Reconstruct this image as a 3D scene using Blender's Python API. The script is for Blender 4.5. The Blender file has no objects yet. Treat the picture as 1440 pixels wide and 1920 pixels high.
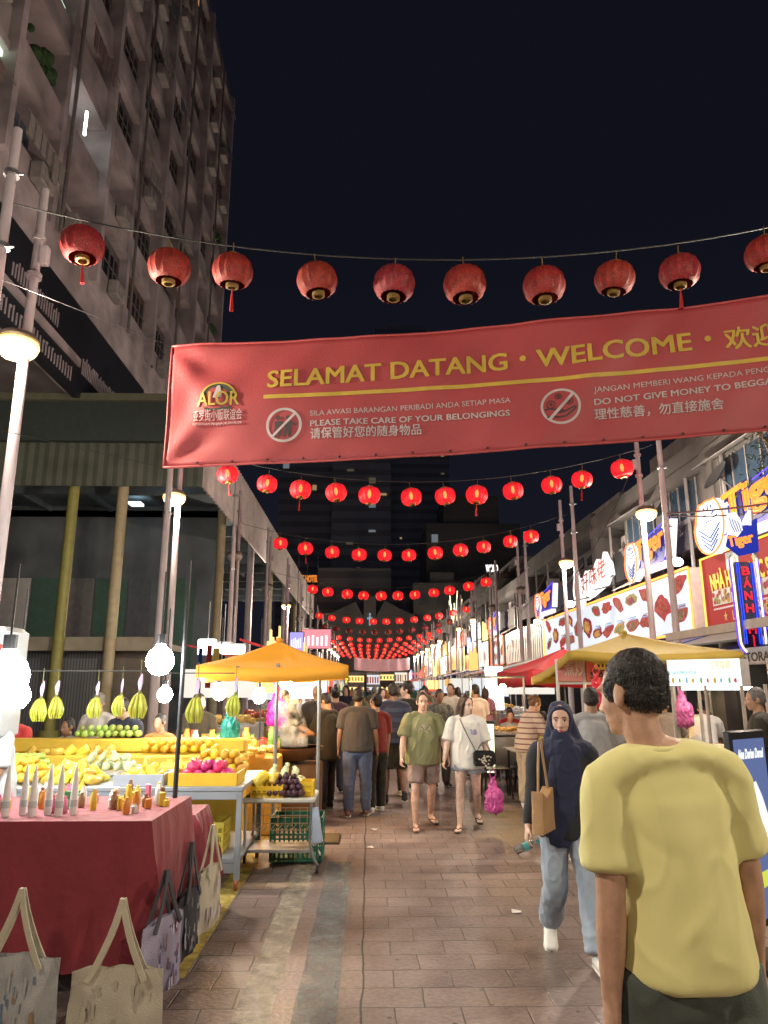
import bpy, bmesh, math, random
from mathutils import Vector, Matrix, noise
V3=Vector
C=bpy.context.scene.collection
# ------------------------------------------------------------------ camera, night sky, exposure
CAMZ=1.75; FPX=1354.0; PITCH=math.radians(13.5); YAW=math.radians(1.235)
cam=bpy.data.cameras.new('camera'); cam.sensor_width=36; cam.lens=FPX/1920*36; cam.clip_start=.05; cam.clip_end=1500
co=bpy.data.objects.new('camera',cam); C.objects.link(co); co.location=(0,0,CAMZ)
co.rotation_euler=(math.pi/2+PITCH,0,-YAW); bpy.context.scene.camera=co
w=bpy.data.worlds.new("World"); bpy.context.scene.world=w; w.use_nodes=True
wn=w.node_tree; bg=wn.nodes['Background']
tc=wn.nodes.new('ShaderNodeTexCoord'); sx=wn.nodes.new('ShaderNodeSeparateXYZ'); rp=wn.nodes.new('ShaderNodeValToRGB')
wn.links.new(tc.outputs['Generated'],sx.inputs[0]); wn.links.new(sx.outputs['Z'],rp.inputs[0]); wn.links.new(rp.outputs[0],bg.inputs[0])
rp.color_ramp.elements[0].color=(.0046,.0051,.0089,1); rp.color_ramp.elements[1].color=(.0025,.0028,.0050,1); rp.color_ramp.elements[1].position=.55
bg.inputs[1].default_value=1.0
sc=bpy.context.scene
sc.view_settings.view_transform='Standard'; sc.view_settings.look='None'; sc.view_settings.exposure=1.0; sc.view_settings.gamma=1
sc.cycles.use_denoising=True; sc.cycles.max_bounces=5; sc.cycles.diffuse_bounces=3; sc.cycles.glossy_bounces=2; sc.cycles.transparent_max_bounces=8
sc.cycles.sample_clamp_indirect=3; sc.cycles.caustics_reflective=False; sc.cycles.caustics_refractive=False; sc.cycles.blur_glossy=1.0
def at(u,v,D):
    "point of the photograph's pixel (u,v) at distance D along the street"
    rx=(u-720)/FPX; ry=(960-v)/FPX
    y=math.cos(PITCH)-math.sin(PITCH)*ry; z=math.sin(PITCH)+math.cos(PITCH)*ry
    X=rx*math.cos(YAW)+y*math.sin(YAW); Y=-rx*math.sin(YAW)+y*math.cos(YAW); k=D/Y
    return V3((X*k,D,CAMZ+z*k))
# ------------------------------------------------------------------ helpers
JUNK=[]
TMP=bpy.data.scenes.new('scratch')
def baked(o):
    "evaluated mesh of an object, worked out in an empty scratch scene (fast)"
    TMP.collection.objects.link(o)
    with bpy.context.temp_override(scene=TMP,view_layer=TMP.view_layers[0]):
        dg=bpy.context.evaluated_depsgraph_get(); me=bpy.data.meshes.new_from_object(o.evaluated_get(dg),depsgraph=dg)
    TMP.collection.objects.unlink(o); return me
class MB:
    "collects shapes, builds ONE mesh"
    def __init__(s): s.v=[]; s.f=[]; s.m=[]
    def add(s,vs,fs,mi=0):
        o=len(s.v); s.v.extend([tuple(p) for p in vs]); s.f.extend([tuple(i+o for i in f) for f in fs]); s.m.extend([mi]*len(fs)); return s
    def box(s,c,d,mi=0,rz=0,rx=0,ry=0):
        x,y,z=[k/2 for k in d]; R=Matrix.Rotation(rz,3,'Z')@Matrix.Rotation(ry,3,'Y')@Matrix.Rotation(rx,3,'X'); c=V3(c)
        vs=[c+R@V3((a*x,b*y,e*z)) for a,b,e in ((-1,-1,-1),(1,-1,-1),(1,1,-1),(-1,1,-1),(-1,-1,1),(1,-1,1),(1,1,1),(-1,1,1))]
        return s.add(vs,((0,3,2,1),(4,5,6,7),(0,1,5,4),(1,2,6,5),(2,3,7,6),(3,0,4,7)),mi)
    def bx(s,x0,x1,y0,y1,z0,z1,mi=0): return s.box(((x0+x1)/2,(y0+y1)/2,(z0+z1)/2),(abs(x1-x0),abs(y1-y0),abs(z1-z0)),mi)
    def bbox(s,c,d,b=.01,mi=0,rz=0):
        "box with chamfered vertical+horizontal edges"
        x,y,z=[k/2 for k in d]; R=Matrix.Rotation(rz,3,'Z'); c=V3(c); vs=[]
        def ring(h,e): return [c+R@V3(p+(h,)) for p in ((-x+e+b,-y+e),(x-e-b,-y+e),(x-e,-y+e+b),(x-e,y-e-b),(x-e-b,y-e),(-x+e+b,y-e),(-x+e,y-e-b),(-x+e,-y+e+b))]
        R4=[ring(-z,b),ring(-z+b,0),ring(z-b,0),ring(z,b)]
        for r in R4: vs+=r
        fs=[tuple(range(7,-1,-1)),tuple(range(24,32))]
        for k in range(3):
            for i in range(8): j=(i+1)%8; fs.append((k*8+i,k*8+j,k*8+8+j,k*8+8+i))
        return s.add(vs,fs,mi)
    def cyl(s,a,b,r0,r1=None,n=10,mi=0,cap=True):
        a=V3(a); b=V3(b); r1=r0 if r1 is None else r1; t=(b-a).normalized(); u=t.orthogonal().normalized(); q=t.cross(u)
        vs=[]; 
        for p,r in ((a,r0),(b,r1)):
            for i in range(n): g=2*math.pi*i/n; vs.append(p+(u*math.cos(g)+q*math.sin(g))*r)
        fs=[(i,(i+1)%n,n+(i+1)%n,n+i) for i in range(n)]
        if cap: fs+= [tuple(range(n-1,-1,-1)),tuple(range(n,2*n))]
        return s.add(vs,fs,mi)
    def tube(s,pts,r,n=6,closed=False,mi=0):
        pts=[V3(p) for p in pts]; m=len(pts); vs=[]; up=None
        for k,p in enumerate(pts):
            a=pts[(k-1)%m] if (closed or k>0) else p; b=pts[(k+1)%m] if (closed or k<m-1) else p
            t=(b-a).normalized(); 
            if up is None: up=t.orthogonal().normalized()
            up=(up-t*up.dot(t)); up=up.normalized() if up.length>1e-6 else t.orthogonal().normalized(); q=t.cross(up)
            rr=r[k] if isinstance(r,(list,tuple)) else r
            for i in range(n): g=2*math.pi*i/n; vs.append(p+(up*math.cos(g)+q*math.sin(g))*rr)
        fs=[]
        for k in range(m if closed else m-1):
            for i in range(n): j=(i+1)%n; k2=(k+1)%m; fs.append((k*n+i,k*n+j,k2*n+j,k2*n+i))
        if not closed: fs+=[tuple(range(n-1,-1,-1)),tuple(range((m-1)*n,m*n))]
        return s.add(vs,fs,mi)
    def lathe(s,prof,n=16,loc=(0,0,0),mi=0,sxy=(1,1)):
        l=V3(loc); vs=[]; m=len(prof)
        for r,z in prof:
            for i in range(n): g=2*math.pi*i/n; vs.append(l+V3((r*math.cos(g)*sxy[0],r*math.sin(g)*sxy[1],z)))
        fs=[((k*n+i),(k*n+(i+1)%n),((k+1)*n+(i+1)%n),((k+1)*n+i)) for k in range(m-1) for i in range(n)]
        if prof[0][0]>1e-4: fs.append(tuple(range(n-1,-1,-1)))
        if prof[-1][0]>1e-4: fs.append(tuple(range((m-1)*n,m*n)))
        return s.add(vs,fs,mi)
    def ell(s,c,r,n=12,mi=0,R=None):
        c=V3(c); vs=[]; h=n//2+1
        r=(r,r,r) if not isinstance(r,(tuple,list)) else r
        for k in range(1,h):
            a=-math.pi/2+math.pi*k/h
            for i in range(n):
                g=2*math.pi*i/n; p=V3((r[0]*math.cos(a)*math.cos(g),r[1]*math.cos(a)*math.sin(g),r[2]*math.sin(a))); vs.append(c+(R@p if R else p))
        b=V3((0,0,r[2])); b=R@b if R else b; vs+=[c-b,c+b]; N=len(vs)
        fs=[(k*n+i,k*n+(i+1)%n,(k+1)*n+(i+1)%n,(k+1)*n+i) for k in range(h-2) for i in range(n)]
        fs+=[(N-2,(i+1)%n,i) for i in range(n)]+[((h-2)*n+i,(h-2)*n+(i+1)%n,N-1) for i in range(n)]
        return s.add(vs,fs,mi)
    def chain(s,pts,rad,n=12,side=(1,0,0),sub=4,mi=0,cap=1.0):
        "smooth tapered limb through pts, round ends"
        pts=[V3(p) for p in pts]; rad=[(r,r) if not isinstance(r,(tuple,list)) else r for r in rad]; P=[];R=[]; m=len(pts)
        for k in range(m-1):
            p0=pts[max(k-1,0)];p1=pts[k];p2=pts[k+1];p3=pts[min(k+2,m-1)]
            for j in range(sub):
                t=j/sub; P.append(.5*((2*p1)+(p2-p0)*t+(2*p0-5*p1+4*p2-p3)*t*t+(3*p1-p0-3*p2+p3)*t**3))
                e=t*t*(3-2*t); R.append((rad[k][0]*(1-e)+rad[k+1][0]*e,rad[k][1]*(1-e)+rad[k+1][1]*e))
        P.append(pts[-1]);R.append(rad[-1])
        t0=(P[1]-P[0]).normalized(); t1=(P[-1]-P[-2]).normalized(); m0=min(R[0]); m1=min(R[-1])
        hd=[(P[0]-t0*m0*cap*math.sin(a),(R[0][0]*math.cos(a),R[0][1]*math.cos(a))) for a in (1.35,.9,.45)]
        tl=[(P[-1]+t1*m1*cap*math.sin(a),(R[-1][0]*math.cos(a),R[-1][1]*math.cos(a))) for a in (.45,.9,1.35)]
        PP=[a for a,_ in hd]+P+[a for a,_ in tl]; RR=[b for _,b in hd]+R+[b for _,b in tl]
        vs=[]; A=V3(side); M=len(PP)
        for k in range(M):
            t=(PP[min(k+1,M-1)]-PP[max(k-1,0)]).normalized(); a=A-t*A.dot(t)
            if a.length<.05: a=t.orthogonal()
            a.normalize(); b=t.cross(a)
            for i in range(n): g=2*math.pi*i/n; vs.append(PP[k]+a*RR[k][0]*math.cos(g)+b*RR[k][1]*math.sin(g))
        fs=[(k*n+i,k*n+(i+1)%n,(k+1)*n+(i+1)%n,(k+1)*n+i) for k in range(M-1) for i in range(n)]
        fs+=[tuple(range(n-1,-1,-1)),tuple(range((M-1)*n,M*n))]
        return s.add(vs,fs,mi)
    def prism(s,pts,d,axis=(0,1,0),mi=0):
        "extrude a closed outline (3d pts) by vector axis*d"
        n=len(pts); a=V3(axis)*d; vs=[V3(p) for p in pts]+[V3(p)+a for p in pts]
        return s.add(vs,[tuple(range(n)),tuple(range(2*n-1,n-1,-1))]+[(i,n+i,n+(i+1)%n,(i+1)%n) for i in range(n)],mi)
    def quad(s,a,b,c,d,mi=0): return s.add([a,b,c,d],[(0,1,2,3)],mi)
    def mesh(s,name,mats=(),smooth=None):
        me=bpy.data.meshes.new(name); me.from_pydata(s.v,[],s.f)
        for m in mats: me.materials.append(m)
        if len(mats)>1: me.polygons.foreach_set('material_index',s.m)
        if smooth is not None:
            me.polygons.foreach_set('use_smooth',[True]*len(me.polygons))
            if smooth<180: me.set_sharp_from_angle(angle=math.radians(smooth))
        me.update(); return me
    def build(s,name,mats,parent=None,smooth=35,loc=None,rz=0):
        if not isinstance(mats,(list,tuple)): mats=[mats]
        return put(name,s.mesh(name,mats,smooth),parent,loc,rz)
def put(name,me,parent=None,loc=None,rz=0):
    o=bpy.data.objects.new(name,me); C.objects.link(o); o.parent=parent
    if loc is not None: o.location=loc
    o.rotation_euler.z=rz; return o
def tag(o,label=None,cat=None,group=None,kind=None):
    if label: o['label']=label
    if cat: o['category']=cat
    if group: o['group']=group
    if kind: o['kind']=kind
    return o
def thing(name,label,cat,loc=(0,0,0),rz=0,group=None,kind=None):
    o=bpy.data.objects.new(name,None); C.objects.link(o); o.location=loc; o.rotation_euler.z=rz; o.empty_display_size=.1
    return tag(o,label,cat,group,kind)
def dup(root,loc,rz=0,label=None,group=None,scale=None):
    r=root.copy(); C.objects.link(r); r.location=loc; r.rotation_euler.z=rz
    if label: r['label']=label
    if group: r['group']=group
    if scale: r.scale=(scale,)*3
    for ch in list(root.children):
        c=ch.copy(); C.objects.link(c); c.parent=r
        for g in list(ch.children): d=g.copy(); C.objects.link(d); d.parent=c
    return r
_M={}; EMK=.54
def M(key,col=(.5,.5,.5),rough=.6,metal=0,var=.12,vs=6,bump=0,bs=40,em=None,es=0,sample=True,alpha=1,stripe=None,spec=.5,sheen=0,rnd=0):
    "one procedural material per key: base colour broken by noise, optional bump, stripes, emission"
    if key in _M: return _M[key]
    m=bpy.data.materials.new(key); m.use_nodes=True; nt=m.node_tree; N=nt.nodes; L=nt.links; b=N['Principled BSDF']; _M[key]=m
    b.inputs['Roughness'].default_value=rough; b.inputs['Metallic'].default_value=metal; b.inputs['Alpha'].default_value=alpha
    b.inputs['Specular IOR Level'].default_value=spec
    if sheen: b.inputs['Sheen Weight'].default_value=sheen
    t=N.new('ShaderNodeTexCoord'); no=N.new('ShaderNodeTexNoise'); no.inputs['Scale'].default_value=vs; no.inputs['Detail'].default_value=5
    L.new(t.outputs['Object'],no.inputs['Vector']); r=N.new('ShaderNodeValToRGB'); L.new(no.outputs['Fac'],r.inputs[0])
    r.color_ramp.elements[0].position=.3; r.color_ramp.elements[1].position=.7
    r.color_ramp.elements[0].color=tuple(max(0,c*(1-var)) for c in col)+(1,); r.color_ramp.elements[1].color=tuple(min(1,c*(1+var)) for c in col)+(1,)
    out=r.outputs[0]
    if stripe:   # (axis index, period, second colour, duty)
        sp=N.new('ShaderNodeSeparateXYZ'); L.new(t.outputs['Object'],sp.inputs[0]); src=sp.outputs[stripe[0]]
        for op,val in (('DIVIDE',stripe[1]),('FRACT',None),('LESS_THAN',stripe[3])):
            q=N.new('ShaderNodeMath'); q.operation=op; L.new(src,q.inputs[0]); src=q.outputs[0]
            if val is not None: q.inputs[1].default_value=val
        mx=N.new('ShaderNodeMixRGB'); L.new(src,mx.inputs[0]); L.new(out,mx.inputs[1]); mx.inputs[2].default_value=stripe[2]+(1,); out=mx.outputs[0]
    if rnd:   # each object of the kind a little lighter, darker or greener
        oi=N.new('ShaderNodeObjectInfo'); hs=N.new('ShaderNodeHueSaturation'); L.new(out,hs.inputs['Color'])
        for sock,lo,hi in (('Hue',.5-.03*rnd,.5+.03*rnd),('Value',1-.35*rnd,1+.2*rnd)):
            mr=N.new('ShaderNodeMapRange'); L.new(oi.outputs['Random'],mr.inputs[0]); mr.inputs[3].default_value=lo; mr.inputs[4].default_value=hi; L.new(mr.outputs[0],hs.inputs[sock])
        out=hs.outputs[0]
    L.new(out,b.inputs['Base Color'])
    if bump:
        n2=N.new('ShaderNodeTexNoise'); n2.inputs['Scale'].default_value=bs; n2.inputs['Detail'].default_value=4; L.new(t.outputs['Object'],n2.inputs['Vector'])
        bp=N.new('ShaderNodeBump'); bp.inputs['Strength'].default_value=bump; bp.inputs['Distance'].default_value=.02; L.new(n2.outputs['Fac'],bp.inputs['Height']); L.new(bp.outputs[0],b.inputs['Normal'])
    if em:
        b.inputs['Emission Color'].default_value=tuple(em)+(1,); b.inputs['Emission Strength'].default_value=es*EMK
        if not sample: m.cycles.emission_sampling='NONE'
    return m
def glow(key,col,es,sample=False): return M(key,tuple(c*.15 for c in col),.5,em=col,es=es,sample=sample,var=.05,spec=.08)
def fuse(mb,vox,it=3,fn=None,mats=(),name='body'):
    "voxel-join overlapping shapes into one continuous skin"
    me=mb.mesh('tmp'); o=bpy.data.objects.new('tmp',me)
    r=o.modifiers.new('r','REMESH'); r.mode='VOXEL'; r.voxel_size=vox; r.use_smooth_shade=True
    if it: q=o.modifiers.new('s','SMOOTH'); q.factor=.5; q.iterations=it
    m2=baked(o); m2.name=name
    JUNK.extend((o,me))
    if fn:
        cs=[(v.co.copy(),v.normal.copy()) for v in m2.vertices]; m2.vertices.foreach_set('co',[q for c,n in cs for q in c+n*fn(c,n)])
    m2.materials.clear()
    for m in mats: m2.materials.append(m)
    m2.polygons.foreach_set('use_smooth',[True]*len(m2.polygons)); m2.update(); return m2
FONT=bpy.data.fonts.load('<builtin>')
def text_mesh(body,bold=0,extrude=0,bevel=0,outline=False,shear=0):
    "lettering as (verts, faces) in the xy plane, normalised: x from 0 to 1, cap height 1"
    c=bpy.data.curves.new('t','FONT'); c.font=FONT; c.body=body; c.shear=shear; c.resolution_u=3
    if outline: c.fill_mode='NONE'; c.bevel_depth=bevel; c.bevel_resolution=0
    o=bpy.data.objects.new('t',c); me=baked(o)
    vs=[v.co.copy() for v in me.vertices]; fs=[tuple(p.vertices) for p in me.polygons]
    JUNK.extend((o,c,me))
    if bold and not outline:   # a bolder stroke: four copies a hair apart
        n=len(vs); v0=vs; f0=fs; vs=[];fs=[]
        for k,(dx,dy) in enumerate(((-1,-.6),(1,.6),(-1,.6),(1,-.6))): vs+=[V3((v.x+dx*bold,v.y+dy*bold,v.z+.004*k)) for v in v0]; fs+=[tuple(i+k*n for i in f) for f in f0]
    return vs,fs
def text_on(mb,body,org,xd,yd,width=None,cap=.1,bold=0,mi=0,outline=0,off=0,shear=0,center=False):
    "write body into mb: origin at baseline start, along xd, up yd; width fixes the run, cap the capital height"
    vs,fs=text_mesh(body,bold,outline=bool(outline),bevel=outline/cap*.7 if outline else 0,shear=shear)
    if not vs: return
    xs=[v.x for v in vs]; x0,x1=min(xs),max(xs); ky=cap/.7; kx=(width/(x1-x0)) if width else ky
    org=V3(org); xd=V3(xd).normalized(); yd=V3(yd).normalized(); nd=xd.cross(yd)
    if center: org=org-xd*(x1-x0)*kx/2
    mb.add([org+xd*((v.x-x0)*kx)+yd*(v.y*ky)+nd*(off+v.z*ky) for v in vs],fs,mi)
ORD=['first','second','third','fourth','fifth','sixth','seventh','eighth','ninth','tenth','eleventh','twelfth','thirteenth','fourteenth','fifteenth','sixteenth']
# ------------------------------------------------------------------ shared materials
steel=M('galvanised steel',(.42,.42,.44),.35,.85,.15,5,.1,60); pole_p=M('painted pole',(.50,.44,.46),.5,.0,.1,3)
white_p=M('white paint',(.72,.72,.70),.45,0,.08,4); dark_p=M('dark metal',(.035,.035,.04),.45,.4,.2,5); blackp=M('black plastic',(.02,.02,.022),.4)
concrete=M('weathered concrete',(.24,.225,.22),.85,0,.35,1.3,.25,14); plaster=M('grimy plaster',(.26,.235,.235),.85,0,.3,.9,.2,12)
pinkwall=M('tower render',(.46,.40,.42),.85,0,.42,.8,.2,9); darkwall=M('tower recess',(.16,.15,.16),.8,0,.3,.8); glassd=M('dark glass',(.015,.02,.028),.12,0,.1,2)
greenp=M('green panel',(.10,.20,.16),.6); gold=M('gold card',(.55,.40,.10),.35,.6); wood=M('worn wood',(.16,.09,.05),.6,0,.3,9)
# ------------------------------------------------------------------ ground
def ground_mat():
    m=bpy.data.materials.new('stamped paving'); m.use_nodes=True; nt=m.node_tree; N=nt.nodes; L=nt.links; b=N['Principled BSDF']
    t=N.new('ShaderNodeTexCoord'); 
    nz=N.new('ShaderNodeTexNoise'); nz.inputs['Scale'].default_value=1.7; nz.inputs['Detail'].default_value=3; L.new(t.outputs['Object'],nz.inputs['Vector'])
    wv=N.new('ShaderNodeVectorMath'); wv.operation='SCALE'; wv.inputs['Scale'].default_value=.05; L.new(nz.outputs['Color'],wv.inputs[0])
    ad=N.new('ShaderNodeVectorMath'); ad.operation='ADD'; L.new(t.outputs['Object'],ad.inputs[0]); L.new(wv.outputs[0],ad.inputs[1])
    def brick(bw,rh,off,ms):
        k=N.new('ShaderNodeTexBrick'); k.inputs['Scale'].default_value=1; k.inputs['Brick Width'].default_value=bw; k.inputs['Row Height'].default_value=rh
        k.inputs['Mortar Size'].default_value=ms; k.inputs['Mortar Smooth'].default_value=.6; k.offset=off; k.inputs['Bias'].default_value=0
        k.inputs['Color1'].default_value=(0,0,0,1); k.inputs['Color2'].default_value=(1,1,1,1); k.inputs['Mortar'].default_value=(.5,.5,.5,1)
        L.new(ad.outputs[0],k.inputs['Vector']); return k
    k1=brick(.36,.27,.47,.006); k2=brick(2.35,60,0,.010)
    n1=N.new('ShaderNodeTexNoise'); n1.inputs['Scale'].default_value=.7; n1.inputs['Detail'].default_value=8; n1.inputs['Roughness'].default_value=.65; L.new(t.outputs['Object'],n1.inputs['Vector'])
    n2=N.new('ShaderNodeTexNoise'); n2.inputs['Scale'].default_value=30; n2.inputs['Detail'].default_value=6; L.new(t.outputs['Object'],n2.inputs['Vector'])
    r=N.new('ShaderNodeValToRGB'); r.color_ramp.elements[0].position=.32; r.color_ramp.elements[1].position=.7; L.new(n1.outputs['Fac'],r.inputs[0])
    r.color_ramp.elements[0].color=(.160,.124,.115,1); r.color_ramp.elements[1].color=(.285,.228,.214,1)
    def mix(f,a,bb,mode='MIX',fac=None):
        x=N.new('ShaderNodeMixRGB'); x.blend_type=mode
        if f is not None: L.new(f,x.inputs[0])
        else: x.inputs[0].default_value=fac
        L.new(a,x.inputs[1]); 
        if isinstance(bb,tuple): x.inputs[2].default_value=bb
        else: L.new(bb,x.inputs[2])
        return x.outputs[0]
    c=mix(None,r.outputs[0],k1.outputs['Color'],'OVERLAY',.14); c=mix(None,c,n2.outputs['Fac'],'OVERLAY',.45)
    st=N.new('ShaderNodeTexNoise'); st.inputs['Scale'].default_value=.38; st.inputs['Detail'].default_value=7; st.inputs['Roughness'].default_value=.7; L.new(t.outputs['Object'],st.inputs['Vector'])
    sr=N.new('ShaderNodeValToRGB'); sr.color_ramp.elements[0].position=.36; sr.color_ramp.elements[0].color=(.45,.43,.42,1); sr.color_ramp.elements[1].position=.56; sr.color_ramp.elements[1].color=(1,1,1,1); L.new(st.outputs['Fac'],sr.inputs[0]); c=mix(None,c,sr.outputs[0],'MULTIPLY',.75)
    vo=N.new('ShaderNodeTexVoronoi'); vo.inputs['Scale'].default_value=5.5; L.new(ad.outputs[0],vo.inputs['Vector']); vm=N.new('ShaderNodeMath'); vm.operation='LESS_THAN'; vm.inputs[1].default_value=.075; L.new(vo.outputs['Distance'],vm.inputs[0]); c=mix(vm.outputs[0],c,(.05,.045,.042,1))
    c=mix(k1.outputs['Fac'],c,(.060,.047,.043,1)); c=mix(k2.outputs['Fac'],c,(.022,.019,.019,1)); L.new(c,b.inputs['Base Color'])
    rr=N.new('ShaderNodeMapRange'); L.new(n1.outputs['Fac'],rr.inputs[0]); rr.inputs[1].default_value=.3; rr.inputs[2].default_value=.7; rr.inputs[3].default_value=.32; rr.inputs[4].default_value=.62; L.new(rr.outputs[0],b.inputs['Roughness'])
    h=N.new('ShaderNodeMath'); h.operation='SUBTRACT'; L.new(n2.outputs['Fac'],h.inputs[0]); a2=N.new('ShaderNodeMath'); a2.operation='ADD'; L.new(k1.outputs['Fac'],a2.inputs[0]); L.new(k2.outputs['Fac'],a2.inputs[1]); 
    a3=N.new('ShaderNodeMath'); a3.operation='MULTIPLY'; a3.inputs[1].default_value=1.4; L.new(a2.outputs[0],a3.inputs[0]); L.new(a3.outputs[0],h.inputs[1])
    bp=N.new('ShaderNodeBump'); bp.inputs['Strength'].default_value=.55; bp.inputs['Distance'].default_value=.012; L.new(h.outputs[0],bp.inputs['Height']); L.new(bp.outputs[0],b.inputs['Normal']); return m
mb=MB(); mb.quad((-400,-60,0),(400,-60,0),(400,900,0),(-400,900,0)); g=mb.build('ground',ground_mat(),smooth=None); tag(g,kind='structure')
def worn_paint(key,col,cover):
    m=M(key,col,.6,0,.25,5); nt=m.node_tree; N=nt.nodes; L=nt.links; b=N['Principled BSDF']
    t=N.new('ShaderNodeTexCoord'); n=N.new('ShaderNodeTexNoise'); n.inputs['Scale'].default_value=9; n.inputs['Detail'].default_value=9; n.inputs['Roughness'].default_value=.7; L.new(t.outputs['Object'],n.inputs['Vector'])
    r=N.new('ShaderNodeValToRGB'); r.color_ramp.elements[0].position=cover-.14; r.color_ramp.elements[1].position=cover+.26; L.new(n.outputs['Fac'],r.inputs[0]); L.new(r.outputs[0],b.inputs['Alpha']); return m
def stripe(x0,x1,y0,y1,mat,dx=0):
    mb=MB(); n=14; vs=[];fs=[]
    for k in range(n+1):
        y=y0+(y1-y0)*k/n; j=noise.noise((x0*9,y*3,1))*.015; vs+=[(x0+j+dx*k/n,y,.004),(x1+j*.5+dx*k/n,y,.004)]
    fs=[(2*k,2*k+1,2*k+3,2*k+2) for k in range(n)]; mb.add(vs,fs); tag(mb.build('road_marking',mat,smooth=None),kind='structure')
wl=worn_paint('worn white line paint',(.36,.325,.26),.40)
stripe(-.72,-.52,3.6,8.6,wl); stripe(-.40,-.16,3.6,8.0,worn_paint('worn grey blue paint',(.17,.185,.185),.40)); stripe(-.155,-.115,3.6,9.5,worn_paint('worn yellow edge paint',(.34,.27,.10),.66)); stripe(-1.30,-1.12,5.0,9.5,worn_paint('worn yellow line paint',(.50,.40,.10),.34))
for sgn,x0,x1 in ((0,-6.2,-4.3),(1,6.9,8.6)):
    mb=MB(); mb.box(((x0+x1)/2,45,.06),(x1-x0,110,.12)); tag(mb.build('pavement',concrete),kind='structure')
mb=MB(); c=at(620,1578,9.1); mb.box((c.x,9.1,.006),(.22,.55,.012),0)
for k in range(11): mb.box((c.x,8.86+k*.048,.016),(.19,.02,.02),1)
gr=mb.build('drain_grate',[dark_p,M('brassy bar',(.38,.29,.16),.4,.4)]); tag(gr,'small rusty drain grate set in the paving beside the fruit cart','drain grate')
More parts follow.
